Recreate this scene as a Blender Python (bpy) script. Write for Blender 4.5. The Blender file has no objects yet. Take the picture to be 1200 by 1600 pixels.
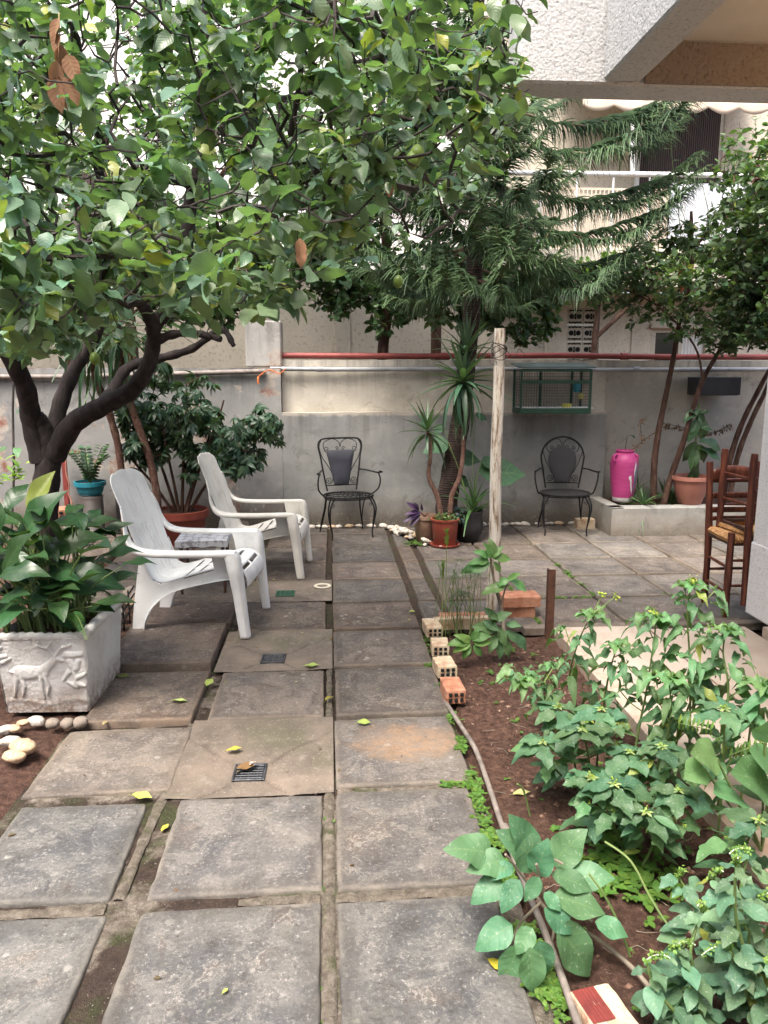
import bpy, math, random
import numpy as np
from mathutils import Vector, Matrix, Quaternion, noise as mnoise
random.seed(7); RNG = np.random.default_rng(11)
SC = bpy.context.scene; COL = SC.collection
PI = math.pi
def rad(a): return math.radians(a)

# ------------------------------------------------------------------ camera
CAM_H = 1.6; FPX = 1200.0
PITCH = math.atan(220/1200); YAW = math.atan(0.0697)
cam_d = bpy.data.cameras.new('camera'); cam = bpy.data.objects.new('camera', cam_d); COL.objects.link(cam)
cam.location = (0, 0, CAM_H); cam.rotation_euler = (PI/2-PITCH, 0, -YAW)
cam_d.sensor_width = 36; cam_d.sensor_fit = 'AUTO'; cam_d.lens = FPX/1600*36
cam_d.clip_start = 0.05; cam_d.clip_end = 500
SC.camera = cam

# ------------------------------------------------------------------ world, sun, exposure
SUN_EL, SUN_AZ = 64, 212          # azimuth, clockwise from +Y (behind the photographer, to the left)
w = bpy.data.worlds.new('World'); SC.world = w; w.use_nodes = True
nt = w.node_tree; bg = nt.nodes['Background']
sky = nt.nodes.new('ShaderNodeTexSky'); sky.sky_type = 'NISHITA'; sky.sun_disc = False
sky.sun_elevation = rad(SUN_EL); sky.sun_rotation = rad(SUN_AZ); sky.dust_density = 6.0; sky.air_density = 1.0; sky.ozone_density = 0.6
nt.links.new(sky.outputs[0], bg.inputs[0]); bg.inputs[1].default_value = 0.15
sun_d = bpy.data.lights.new('sun', 'SUN'); sun_d.energy = 1.25; sun_d.angle = rad(20); sun_d.color = (1.0, 0.97, 0.93)
sun = bpy.data.objects.new('sun', sun_d); COL.objects.link(sun)
sd = Vector((math.sin(rad(SUN_AZ))*math.cos(rad(SUN_EL)), math.cos(rad(SUN_AZ))*math.cos(rad(SUN_EL)), math.sin(rad(SUN_EL))))
sun.rotation_euler = (-sd).to_track_quat('-Z', 'Y').to_euler()
SC.view_settings.view_transform = 'Standard'; SC.view_settings.look = 'None'
SC.view_settings.exposure = 1.86; SC.view_settings.gamma = 1.0; SC.view_settings.use_curve_mapping = False
try:
    SC.cycles.max_bounces = 8; SC.cycles.diffuse_bounces = 4; SC.cycles.transmission_bounces = 4; SC.cycles.caustics_reflective = False; SC.cycles.caustics_refractive = False
except Exception: pass

# ------------------------------------------------------------------ measuring helpers (a point of the photo at a known real depth)
_fw = np.array([math.sin(YAW)*math.cos(PITCH), math.cos(YAW)*math.cos(PITCH), -math.sin(PITCH)])
_rt = np.array([math.cos(YAW), -math.sin(YAW), 0.0])
_up = np.array([math.sin(YAW)*math.sin(PITCH), math.cos(YAW)*math.sin(PITCH), math.cos(PITCH)])
def _ray(x, y): return _fw + (x-600)/FPX*_rt - (y-800)/FPX*_up
def G(x, y, z=0.0):
    d = _ray(x, y); t = (z-CAM_H)/d[2]; return Vector((d[0]*t, d[1]*t, z))
def at(x, y, Y):
    d = _ray(x, y); t = Y/d[1]; return Vector((d[0]*t, Y, CAM_H+d[2]*t))
def proj(p):
    v = np.asarray(p) - np.array([0, 0, CAM_H]); c = v @ _fw
    return 600+FPX*(v @ _rt)/c, 800-FPX*(v @ _up)/c

# ------------------------------------------------------------------ objects
def tag(o, label=None, cat=None, group=None, kind=None):
    if label: o['label'] = label
    if cat: o['category'] = cat
    if group: o['group'] = group
    if kind: o['kind'] = kind
    return o
def thing(name, label, cat, loc=(0, 0, 0), rotz=0.0, group=None):
    o = bpy.data.objects.new(name, None); COL.objects.link(o); o.empty_display_size = 0.1
    o.location = loc; o.rotation_euler = (0, 0, rotz)
    return tag(o, label, cat, group)
def copy_thing(o, label=None, parent=None):
    kids = [c for c in bpy.data.objects if c.parent == o]
    c = o.copy(); COL.objects.link(c); c.parent = parent
    if label: c['label'] = label
    for k in kids: copy_thing(k, None, c)
    return c

class MB:
    """collects vertices and faces of one mesh"""
    def __init__(s): s.V = []; s.F = []; s.C = []; s.U = []; s.n = 0; s.E = []
    def add(s, V, F, col=None, uv=None, edge=None):
        V = np.asarray(V, float).reshape(-1, 3); k = len(V); s.V.append(V)
        for f in F:
            f = np.asarray(f, int)
            if f.ndim == 1: f = f[None]
            s.F.append(f+s.n)
        s.C.append(np.broadcast_to(np.asarray(col if col is not None else (1, 1, 1), float), (k, 3)))
        s.U.append(uv if uv is not None else np.zeros((k, 2)))
        s.E.append(edge if edge is not None else np.zeros(k))
        s.n += k; return s
    def build(s, name, mat, parent=None, origin=(0, 0, 0), smooth=True, attrs=False, sharp=None):
        V = np.concatenate(s.V)-np.asarray(origin, float); me = bpy.data.meshes.new(name)
        me.vertices.add(len(V)); me.vertices.foreach_set('co', V.ravel())
        tot = []; idx = []
        for f in s.F: tot += [f.shape[1]]*f.shape[0]; idx.append(f.ravel())
        idx = np.concatenate(idx); tot = np.array(tot); st = np.concatenate([[0], np.cumsum(tot)[:-1]])
        me.loops.add(len(idx)); me.loops.foreach_set('vertex_index', idx)
        me.polygons.add(len(tot)); me.polygons.foreach_set('loop_start', st); me.polygons.foreach_set('loop_total', tot)
        me.polygons.foreach_set('use_smooth', np.full(len(tot), smooth))
        if attrs:
            c = np.concatenate(s.C); a = me.attributes.new('col', 'FLOAT_COLOR', 'POINT')
            a.data.foreach_set('color', np.concatenate([c, np.ones((len(c), 1))], 1).ravel())
            u = np.concatenate(s.U); a = me.attributes.new('luv', 'FLOAT_VECTOR', 'POINT')
            a.data.foreach_set('vector', np.concatenate([u, np.zeros((len(u), 1))], 1).ravel())
            a = me.attributes.new('edge', 'FLOAT', 'POINT'); a.data.foreach_set('value', np.concatenate(s.E))
        me.update(); me.validate(); me.materials.append(mat)
        if sharp is None and not attrs and smooth: sharp = 42
        if sharp is not None: me.set_sharp_from_angle(angle=rad(sharp))
        o = bpy.data.objects.new(name, me); COL.objects.link(o)
        if parent is not None: o.parent = parent
        return o
    def box(s, c, size, rot=None, bev=0.0, **k):
        cx, cy, cz = size[0]/2, size[1]/2, size[2]/2
        if bev <= 0:
            V = np.array([(x, y, z) for x in (-cx, cx) for y in (-cy, cy) for z in (-cz, cz)])
            F = [(0, 1, 3, 2), (4, 6, 7, 5), (0, 4, 5, 1), (2, 3, 7, 6), (0, 2, 6, 4), (1, 5, 7, 3)]
        else:
            b = min(bev, cx*.9, cy*.9, cz*.9); V = []; F = []
            for sx in (-1, 1):
                for sy in (-1, 1):
                    for sz in (-1, 1):
                        V += [(sx*cx, sy*(cy-b), sz*(cz-b)), (sx*(cx-b), sy*cy, sz*(cz-b)), (sx*(cx-b), sy*(cy-b), sz*cz)]
            V = np.array(V)
            def i(sx, sy, sz, k): return ((sx > 0)*4+(sy > 0)*2+(sz > 0))*3+k
            for a in (-1, 1):
                F += [[i(a, -1, -1, 0), i(a, 1, -1, 0), i(a, 1, 1, 0), i(a, -1, 1, 0)][::a],
                      [i(-1, a, -1, 1), i(1, a, -1, 1), i(1, a, 1, 1), i(-1, a, 1, 1)][::-a],
                      [i(-1, -1, a, 2), i(1, -1, a, 2), i(1, 1, a, 2), i(-1, 1, a, 2)][::a]]
                for b2 in (-1, 1):
                    F += [[i(a, b2, -1, 0), i(a, b2, -1, 1), i(a, b2, 1, 1), i(a, b2, 1, 0)][::-a*b2],
                          [i(-1, a, b2, 1), i(-1, a, b2, 2), i(1, a, b2, 2), i(1, a, b2, 1)][::-a*b2],
                          [i(a, -1, b2, 2), i(a, -1, b2, 0), i(a, 1, b2, 0), i(a, 1, b2, 2)][::-a*b2]]
                    for c2 in (-1, 1): F.append([i(a, b2, c2, 0), i(a, b2, c2, 1), i(a, b2, c2, 2)][::a*b2*c2])
        if rot is not None: V = V @ np.array(rot).T
        return s.add(V+np.asarray(c, float), F, **k)
    def tube(s, pts, r, n=8, cap=True, flat=None, **k):
        P = np.array([tuple(p) for p in pts], float); m = len(P)
        R = np.broadcast_to(np.asarray(r, float), (m,))
        T = np.gradient(P, axis=0); T /= np.linalg.norm(T, axis=1)[:, None]+1e-12
        a = np.array([0, 0, 1.0]) if abs(T[0][2]) < .9 else np.array([1.0, 0, 0])
        u = np.cross(T[0], a); u /= np.linalg.norm(u); V = []
        th = np.arange(n)/n*2*PI
        for i in range(m):
            u = u-T[i]*(u@T[i]); u /= np.linalg.norm(u)+1e-12; v = np.cross(T[i], u)
            V.append(P[i]+R[i]*(np.cos(th)[:, None]*u+np.sin(th)[:, None]*v*(flat or 1)))
        V = np.concatenate(V); q = np.arange(n); q2 = (q+1) % n
        F = [np.stack([i*n+q, i*n+q2, (i+1)*n+q2, (i+1)*n+q], 1) for i in range(m-1)]
        if cap: F += [np.arange(n)[::-1], np.arange(n)+(m-1)*n]
        return s.add(V, F, **k)
    def lathe(s, prof, c=(0, 0, 0), n=32, capb=True, capt=False, sx=1, sy=1, **k):
        th = np.arange(n)/n*2*PI; V = []
        for r, z in prof: V.append(np.stack([r*sx*np.cos(th), r*sy*np.sin(th), np.full(n, z)], 1))
        V = np.concatenate(V)+np.asarray(c, float); q = np.arange(n); q2 = (q+1) % n
        F = [np.stack([i*n+q, i*n+q2, (i+1)*n+q2, (i+1)*n+q], 1) for i in range(len(prof)-1)]
        if capb: F.append(np.arange(n)[::-1])
        if capt: F.append(np.arange(n)+(len(prof)-1)*n)
        return s.add(V, F, **k)
    def prism(s, poly, d, axis='y', c=(0, 0, 0), **k):
        """polygon in x,z (axis y) or x,y (axis z) or y,z (axis x) given thickness d, centred"""
        m = len(poly); V = []
        for e in (-d/2, d/2):
            for a, b in poly: V.append({'y': (a, e, b), 'z': (a, b, e), 'x': (e, a, b)}[axis])
        F = [list(range(m)), list(range(2*m-1, m-1, -1))]+[[i, i+m, (i+1) % m+m, (i+1) % m] for i in range(m)]
        return s.add(np.array(V)+np.asarray(c, float), F, **k)
    def grid(s, fn, nu, nv, keep=None, **k):
        V = np.array([fn(i/nu, j/nv) for i in range(nu+1) for j in range(nv+1)], float)
        F = [(i*(nv+1)+j, (i+1)*(nv+1)+j, (i+1)*(nv+1)+j+1, i*(nv+1)+j+1) for i in range(nu) for j in range(nv) if keep is None or keep(i, j)]
        return s.add(V, [np.array(F)], **k)
def rotm(ax, a): return np.array(Matrix.Rotation(a, 3, ax))
def spline(pts, n=6):
    P = [Vector(p) for p in pts]; out = []
    for i in range(len(P)-1):
        p0 = P[max(i-1, 0)]; p1 = P[i]; p2 = P[i+1]; p3 = P[min(i+2, len(P)-1)]
        for j in range(n):
            t = j/n; out.append(.5*((2*p1)+(p2-p0)*t+(2*p0-5*p1+4*p2-p3)*t*t+(3*p1-p0-3*p2+p3)*t**3))
    out.append(P[-1]); return out
def solid(o, t, off=-1):
    m = o.modifiers.new('thickness', 'SOLIDIFY'); m.thickness = t; m.offset = off; return o
def fbm(x, y, z=0, s=1.0, o=3): return mnoise.fractal(Vector((x*s, y*s, z*s)), 0.6, 2.0, o)

# ------------------------------------------------------------------ materials
class NT:
    def __init__(s, name):
        s.m = bpy.data.materials.new(name); s.m.use_nodes = True; s.t = s.m.node_tree; s.N = s.t.nodes; s.L = s.t.links
        s.N.clear(); s.out = s.N.new('ShaderNodeOutputMaterial'); s.tc = s.N.new('ShaderNodeTexCoord')
        s.obj = s.tc.outputs['Object']
    def _in(s, node, i, v):
        if v is None: return
        if isinstance(v, bpy.types.NodeSocket): s.L.new(v, node.inputs[i])
        else:
            if hasattr(v, '__len__') and len(v) == 3 and node.inputs[i].type == 'RGBA': v = (*v, 1)
            node.inputs[i].default_value = v
    def vec(s, scale=(1, 1, 1), v=None):
        n = s.N.new('ShaderNodeMapping'); s._in(n, 'Vector', v or s.obj); n.inputs['Scale'].default_value = scale; return n.outputs[0]
    def noise(s, sc, det=4, rough=.55, v=None, dist=0.0):
        n = s.N.new('ShaderNodeTexNoise'); s._in(n, 'Vector', v or s.obj); n.inputs['Scale'].default_value = sc
        n.inputs['Detail'].default_value = det; n.inputs['Roughness'].default_value = rough; n.inputs['Distortion'].default_value = dist
        return n.outputs[0]
    def voro(s, sc, v=None, feat='F1', out=0, rand=1.0):
        n = s.N.new('ShaderNodeTexVoronoi'); n.feature = feat; s._in(n, 'Vector', v or s.obj); n.inputs['Scale'].default_value = sc
        n.inputs['Randomness'].default_value = rand; return n.outputs[out]
    def wave(s, sc, dist=0, v=None, dirn='X'):
        n = s.N.new('ShaderNodeTexWave'); n.bands_direction = dirn; s._in(n, 'Vector', v or s.obj); n.inputs['Scale'].default_value = sc
        n.inputs['Distortion'].default_value = dist; return n.outputs[1]
    def ramp(s, f, st, mode='LINEAR'):
        n = s.N.new('ShaderNodeValToRGB'); s._in(n, 0, f); cr = n.color_ramp; cr.interpolation = mode
        while len(cr.elements) < len(st): cr.elements.new(.5)
        for e, (p, c) in zip(cr.elements, st):
            e.position = p; e.color = (*(c if hasattr(c, '__len__') else (c, c, c)), 1)
        return n.outputs[0]
    def mix(s, f, a, b, mode='MIX'):
        n = s.N.new('ShaderNodeMix'); n.data_type = 'RGBA'; n.blend_type = mode; n.clamp_factor = True
        s._in(n, 0, f); s._in(n, 6, a); s._in(n, 7, b); return n.outputs[2]
    def math(s, op, a, b=None, c=None, clamp=False):
        n = s.N.new('ShaderNodeMath'); n.operation = op; n.use_clamp = clamp; s._in(n, 0, a)
        if b is not None: s._in(n, 1, b)
        if c is not None: s._in(n, 2, c)
        return n.outputs[0]
    def attr(s, name, out=0):
        n = s.N.new('ShaderNodeAttribute'); n.attribute_name = name; return n.outputs[out]
    def sep(s, v=None):
        n = s.N.new('ShaderNodeSeparateXYZ'); s._in(n, 0, v or s.obj); return n.outputs
    def rnd(s):
        return s.N.new('ShaderNodeObjectInfo').outputs['Random']
    def bump(s, h, st=.3, d=.01, nrm=None):
        n = s.N.new('ShaderNodeBump'); s._in(n, 'Height', h); n.inputs['Strength'].default_value = st
        n.inputs['Distance'].default_value = d
        if nrm is not None: s.L.new(nrm, n.inputs['Normal'])
        return n.outputs[0]
    def bsdf(s, col, rough=.7, nrm=None, metal=0, spec=.5, **k):
        n = s.N.new('ShaderNodeBsdfPrincipled'); s._in(n, 'Base Color', col); s._in(n, 'Roughness', rough)
        s._in(n, 'Metallic', metal); s._in(n, 'Specular IOR Level', spec)
        if nrm is not None: s.L.new(nrm, n.inputs['Normal'])
        for a, b in k.items(): s._in(n, a, b)
        return n.outputs[0]
    def done(s, sh): s.L.new(sh, s.out.inputs[0]); return s.m
    def hrange(s, v, a, b, c=0.0, d=1.0):
        n = s.N.new('ShaderNodeMapRange'); s._in(n, 0, v)
        for i, x in enumerate((a, b, c, d)): n.inputs[1+i].default_value = x
        return n.outputs[0]

def m_basic(name, cols, sc=12, rough=.6, bump=.2, bsc=40, bd=.004, metal=0, spec=.5, stretch=(1, 1, 1), r2=None):
    t = NT(name); v = t.vec(stretch)
    k = len(cols); c = t.ramp(t.noise(sc, 6, .6, v), [(.3+.4*i/max(k-1, 1), q) for i, q in enumerate(cols)])
    ro = t.ramp(t.noise(sc*1.7, 4, .6, v), [(.3, rough), (.7, r2 if r2 is not None else min(1, rough+.15))])
    return t.done(t.bsdf(c, ro, t.bump(t.noise(bsc, 5, .6, v), bump, bd), metal, spec))

def m_leaf(name, rough=.42, trans=.28, vein=.35, vs=16, spec=.45, tint=(1.15, 1.4, .45), spots=0.0):
    t = NT(name); c = t.attr('col'); uv = t.sep(t.attr('luv', 1))
    au = t.math('ABSOLUTE', uv[0])
    mid = t.hrange(au, 0.0, .09, 1, 0)
    sv = t.math('SINE', t.math('MULTIPLY', t.math('SUBTRACT', uv[1], t.math('MULTIPLY', au, .22)), vs*2*PI/1.0*1.0))
    svn = t.hrange(sv, .8, 1.0, 0, .6)
    ve = t.math('MAXIMUM', mid, svn)
    nz = t.noise(9, 4, .6)
    base = t.mix(t.hrange(nz, .35, .7, 0, .45), c, t.mix(1.0, c, (.62, .66, .55), 'MULTIPLY'))
    col = t.mix(t.math('MULTIPLY', ve, vein), base, t.mix(.45, base, (.30, .40, .14)))
    if spots > 0:
        sp = t.hrange(t.noise(110, 3, .7), .62, .66, 0, spots); col = t.mix(sp, col, (.55, .6, .5))
    geo = t.N.new('ShaderNodeNewGeometry')
    col = t.mix(geo.outputs['Backfacing'], col, t.mix(.35, col, (.17, .25, .12)))
    nrm = t.bump(t.math('ADD', t.math('MULTIPLY', sv, .5), t.math('MULTIPLY', nz, 2.5)), .25, .0015)
    p = t.bsdf(col, t.hrange(nz, .3, .7, rough-.07, rough+.12), nrm, 0, spec)
    tr = t.N.new('ShaderNodeBsdfTranslucent'); t._in(tr, 0, t.mix(1.0, col, tint, 'MULTIPLY'))
    mx = t.N.new('ShaderNodeMixShader'); mx.inputs[0].default_value = trans
    t.L.new(p, mx.inputs[1]); t.L.new(tr.outputs[0], mx.inputs[2])
    return t.done(mx.outputs[0])

def m_slab():
    t = NT('concrete_slab'); c = t.attr('col'); e = t.attr('edge', 2)
    def mul(f): return t.mix(1, c, f, 'MULTIPLY')
    n1 = t.noise(1.9, 7, .64); n2 = t.noise(7.5, 9, .72, dist=.7); n3 = t.noise(75, 5, .8); n4 = t.noise(24, 8, .75, dist=.3); n5 = t.noise(3.3, 8, .7, dist=.5)
    col = t.mix(t.hrange(n1, .36, .64), mul((.66, .68, .74)), mul((1.22, 1.17, 1.10)))
    col = t.mix(t.hrange(n2, .50, .66, 0, .85), col, mul((1.62, 1.56, 1.48)))
    col = t.mix(t.hrange(n2, .46, .32, 0, .85), col, mul((.40, .36, .34)))
    col = t.mix(t.hrange(n5, .56, .70, 0, .65), col, mul((1.05, .78, .60)))
    col = t.mix(t.hrange(n5, .40, .28, 0, .55), col, mul((.50, .55, .66)))
    # salt and pepper aggregate
    col = t.mix(t.hrange(n3, .54, .66, 0, .8), col, t.mix(t.hrange(n4, .45, .6), mul((1.5, 1.45, 1.38)), (.46, .44, .40)))
    col = t.mix(t.hrange(n3, .46, .34, 0, .75), col, mul((.38, .36, .35)))
    # lichen rosettes and pale efflorescence veins
    v = t.voro(11, rand=1); ls = t.math('MULTIPLY', t.hrange(t.math('ADD', v, t.math('MULTIPLY', n4, .5)), .42, .36, 0, 1), t.hrange(n1, .44, .58, 0, 1))
    col = t.mix(t.math('MULTIPLY', ls, .6), col, (.37, .36, .32))
    vein = t.hrange(t.math('ABSOLUTE', t.math('SUBTRACT', n2, .53)), .0, .010, .8, 0); col = t.mix(t.math('MULTIPLY', vein, t.hrange(n5, .45, .6)), col, (.40, .37, .32))
    # pale lime worn along the rims, dirt line just inside
    en = t.math('ADD', t.math('ADD', e, t.math('MULTIPLY', t.math('SUBTRACT', n4, .5), .06)), t.math('MULTIPLY', t.math('SUBTRACT', n2, .5), .09)); rim = t.math('MULTIPLY', t.hrange(en, .004, .022, 1, 0), t.hrange(n5, .40, .60, .05, 1))
    col = t.mix(t.math('MULTIPLY', t.hrange(en, .02, .07, 1, 0), .45), col, mul((.60, .54, .48)))
    col = t.mix(t.math('MULTIPLY', rim, .75), col, mul((1.85, 1.72, 1.52)))
    # one rusty sandy stain on the centre row
    px = t.sep(); dx = t.math('SUBTRACT', px[0], .33); dy = t.math('SUBTRACT', px[1], 3.12)
    dd = t.math('ADD', t.math('MULTIPLY', t.math('MULTIPLY', dx, dx), 12), t.math('MULTIPLY', t.math('MULTIPLY', dy, dy), 26))
    st = t.math('MULTIPLY', t.hrange(t.math('ADD', dd, t.math('MULTIPLY', t.math('SUBTRACT', n2, .5), 3.2)), .15, .95, 1, 0), t.hrange(n4, .38, .60, .25, .85))
    col = t.mix(st, col, (.31, .20, .12))
    col = t.mix(t.hrange(t.noise(4.7, 6, .75), .58, .74, 0, .5), col, (.075, .080, .045))
    h = t.math('ADD', t.math('ADD', t.math('MULTIPLY', n2, .6), n4), t.math('MULTIPLY', n3, .8))
    nr = t.bump(h, .7, .008)
    return t.done(t.bsdf(col, t.hrange(n5, .3, .7, .5, .92), nr, 0, .4))

def m_mortar():
    t = NT('joint_mortar'); n1 = t.noise(3.1, 6, .65); n2 = t.noise(26, 7, .75); n3 = t.noise(120, 3, .7)
    p = t.sep()
    soil = t.ramp(n2, [(.3, (.020, .014, .010)), (.7, (.075, .052, .040))])
    mort = t.ramp(n2, [(.32, (.065, .052, .040)), (.5, (.15, .125, .10)), (.68, (.27, .24, .20))])
    moss = t.ramp(n3, [(.35, (.018, .026, .009)), (.7, (.07, .095, .028))])
    k = t.math('MULTIPLY', t.hrange(p[0], -.12, -.05, .0, .16), t.hrange(p[1], 2.7, 2.9, 1, -1.2))
    col = t.mix(t.hrange(t.math('ADD', n1, k), .50, .56), soil, mort)
    col = t.mix(t.math('MULTIPLY', t.hrange(t.noise(4.3, 6, .7), .50, .62), .65), col, moss)
    col = t.mix(t.hrange(t.noise(150, 1, .5), .72, .75, 0, .6), col, (.4, .38, .34))
    nr = t.bump(t.math('ADD', n2, t.math('MULTIPLY', n3, .6)), 1.0, .016)
    return t.done(t.bsdf(col, .9, nr, 0, .25))

def m_soil():
    t = NT('earth'); n1 = t.noise(2.2, 6, .65); n2 = t.noise(30, 8, .75); n3 = t.noise(110, 4, .7)
    col = t.ramp(n2, [(.30, (.030, .017, .012)), (.48, (.105, .057, .041)), (.70, (.23, .135, .10))])
    col = t.mix(t.hrange(n1, .4, .7, 0, .45), col, (.055, .032, .024))
    v = t.voro(85, out=0); crumb = t.hrange(v, .12, .2, 1, 0)
    col = t.mix(t.math('MULTIPLY', crumb, t.hrange(n3, .45, .6, 0, .8)), col, (.30, .19, .13))
    col = t.mix(t.hrange(t.noise(48, 3, .6), .70, .73, 0, .8), col, (.38, .31, .25))
    nr = t.bump(t.math('ADD', n2, t.math('MULTIPLY', n3, .5)), 1.0, .03)
    return t.done(t.bsdf(col, .95, nr, 0, .2))

def m_plaster(name, c1, c2, stain=(.16, .12, .09), grime=1.0, top=None, low=None, peel=0.0, bstr=.35, chip=None):
    """painted cement render with damp runs below its top edge and earth splashed on its foot"""
    t = NT(name); n1 = t.noise(1.3, 7, .62); n2 = t.noise(7, 8, .68); n3 = t.noise(60, 5, .7)
    col = t.mix(t.hrange(n1, .32, .68), c1, c2)
    col = t.mix(t.hrange(n2, .54, .72, 0, .5), col, t.mix(1, c2, (1.2, 1.18, 1.12), 'MULTIPLY'))
    col = t.mix(t.hrange(n2, .42, .28, 0, .45), col, t.mix(1, c1, (.62, .58, .54), 'MULTIPLY'))
    z = t.sep()[2]
    runs = t.noise(1.0, 6, .7, t.vec((9, 1, .55)))
    if top is not None:
        g = t.hrange(z, top-.45, top, 0, 1)
        col = t.mix(t.math('MULTIPLY', t.math('MULTIPLY', g, t.hrange(runs, .45, .65)), .55*grime), col, (.10, .095, .085))
    if low is not None:
        g = t.hrange(t.math('ADD', z, t.math('MULTIPLY', t.math('SUBTRACT', n2, .5), .35)), low, low+.28, 1, 0)
        col = t.mix(t.math('MULTIPLY', g, .75*grime), col, stain)
        col = t.mix(t.math('MULTIPLY', t.hrange(z, low+.1, low-.02), t.hrange(n3, .4, .6, 0, .6)), col, (.045, .05, .03))
    if chip is not None:
        cz = t.math('ADD', z, t.math('MULTIPLY', t.math('SUBTRACT', n2, .5), .12)); col = t.mix(t.math('MULTIPLY', t.hrange(cz, chip-.02, chip+.005), .85), col, (.42, .38, .32))
        sc = t.hrange(t.noise(14, 6, .8), .69, .71, 0, .8); col = t.mix(sc, col, (.46, .44, .40))
        fl = t.math('MULTIPLY', t.hrange(z, .30, .04), t.hrange(t.noise(20, 6, .8), .58, .62)); col = t.mix(t.math('MULTIPLY', fl, .8), col, (.36, .30, .24))
    if peel > 0:
        pm = t.hrange(t.noise(2.6, 6, .6), .60-.08*peel, .62-.08*peel, 0, 1)
        col = t.mix(pm, col, t.ramp(n2, [(.35, (.22, .10, .07)), (.5, (.34, .30, .26)), (.7, (.42, .39, .34))]))
    col = t.mix(t.hrange(t.noise(4.5, 9, .75, dist=1.0), .56, .66, 0, .55), col, t.mix(1, c1, (.55, .52, .48), 'MULTIPLY')); col = t.mix(t.hrange(t.noise(38, 5, .75), .60, .70, 0, .35), col, t.mix(1, c2, (1.35, 1.32, 1.25), 'MULTIPLY'))
    cr = t.voro(3.3, t.vec((1, 1, 1)), 'DISTANCE_TO_EDGE'); crm = t.math('MULTIPLY', t.hrange(cr, .0, .006, 1, 0), t.hrange(n1, .5, .6))
    col = t.mix(t.math('MULTIPLY', crm, .5), col, (.06, .055, .05))
    h = t.math('ADD', n2, t.math('MULTIPLY', n3, .5))
    return t.done(t.bsdf(col, .88, t.bump(h, bstr, .012), 0, .3))

def m_stucco(name, c1, c2, sc=70, bstr=.9, bd=.012, dirt=.4):
    t = NT(name); v = t.voro(sc, feat='SMOOTH_F1'); n = t.noise(sc*.8, 5, .7); n1 = t.noise(1.5, 6, .6)
    col = t.mix(t.hrange(n1, .35, .7), c1, c2)
    pit = t.hrange(n, .46, .34, 0, .7); col = t.mix(pit, col, t.mix(1, c1, (.42, .40, .38), 'MULTIPLY'))
    col = t.mix(t.hrange(t.noise(4, 6, .7, t.vec((2.5, 2.5, .7))), .55, .75, 0, dirt), col, (.09, .085, .08))
    return t.done(t.bsdf(col, .9, t.bump(t.math('ADD', n, t.math('MULTIPLY', v, .6)), bstr, bd), 0, .25))

def m_bark(name, c1, c2, c3, ring=0.0, sc=14):
    t = NT(name); v = t.vec((1, 1, .35)); n = t.noise(sc, 8, .7, v); n2 = t.noise(sc*5, 4, .7)
    col = t.ramp(n, [(.3, c1), (.5, c2), (.72, c3)]); h = t.math('ADD', n, t.math('MULTIPLY', n2, .35))
    if ring > 0:
        wv = t.wave(ring, 2.5, dirn='Z'); col = t.mix(t.hrange(wv, .75, 1, 0, .6), col, c3); h = t.math('ADD', h, t.math('MULTIPLY', wv, .6))
    return t.done(t.bsdf(col, .88, t.bump(h, .8, .012), 0, .3))

MT = {}
MT['slab'] = m_slab(); MT['mortar'] = m_mortar(); MT['soil'] = m_soil()
MT['lemon_leaf'] = m_leaf('lemon_leaf', .34, .32, .16, 8, .55)
MT['weed_leaf'] = m_leaf('weed_leaf', .50, .28, .34, 6, .4, spots=.3)
MT['gloss_leaf'] = m_leaf('glossy_leaf', .36, .16, .2, 7, .45)
MT['small_leaf'] = m_leaf('small_leaf', .42, .30, .2, 5, .45)
MT['dead_leaf'] = m_leaf('dry_leaf', .7, .2, .5, 7, .2, (1.2, 1, .7))
MT['needle'] = m_basic('pine_needles', [(.020, .042, .020), (.055, .105, .042), (.12, .19, .07)], 2.6, .5, .1, 60, spec=.4)
MT['bark_dark'] = m_bark('dark_bark', (.010, .008, .008), (.026, .020, .019), (.060, .048, .044))
MT['bark_brown'] = m_bark('brown_bark', (.028, .014, .010), (.075, .040, .028), (.16, .10, .075), 0, 20)
MT['bark_ring'] = m_bark('ringed_bark', (.014, .009, .007), (.034, .021, .017), (.085, .058, .046), 14, 16)
MT['bark_palm'] = m_bark('ringed_stem', (.045, .020, .013), (.11, .052, .036), (.26, .17, .13), 26, 30)
MT['twig'] = m_bark('twig_bark', (.022, .018, .017), (.050, .042, .038), (.11, .09, .078))
MT['twig_tan'] = m_bark('tan_twig', (.085, .052, .038), (.17, .11, .078), (.27, .19, .14))
MT['green_stem'] = m_basic('green_stem', [(.07, .12, .035), (.14, .21, .06), (.20, .26, .09)], 8, .5, .15, 60)
MT['woody_stem'] = m_basic('pale_woody_stem', [(.12, .10, .075), (.24, .20, .15)], 14, .7, .3, 60)
MT['white_plastic'] = m_basic('white_moulded_plastic', [(.66, .67, .66), (.79, .80, .79), (.82, .83, .82)], 7, .36, .12, 120, .001, r2=.52)
MT['ivory_plastic'] = m_basic('ivory_moulded_plastic', [(.56, .54, .48), (.66, .64, .58), (.70, .68, .62)], 5, .42, .12, 120, .001, r2=.56)
MT['iron'] = m_basic('black_wrought_iron', [(.004, .004, .005), (.008, .008, .009), (.02, .017, .015)], 25, .6, .3, 160, .002, spec=.25)
MT['cushion'] = m_basic('navy_faux_leather', [(.020, .021, .030), (.032, .034, .046)], 8, .5, .2, 90, .002)
MT['pot_red'] = m_basic('red_brown_plastic', [(.21, .042, .026), (.28, .062, .038)], 7, .42, .1, 60)
MT['pot_terra'] = m_basic('pink_terracotta_plastic', [(.36, .14, .10), (.44, .19, .14)], 7, .55, .15, 60)
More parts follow.
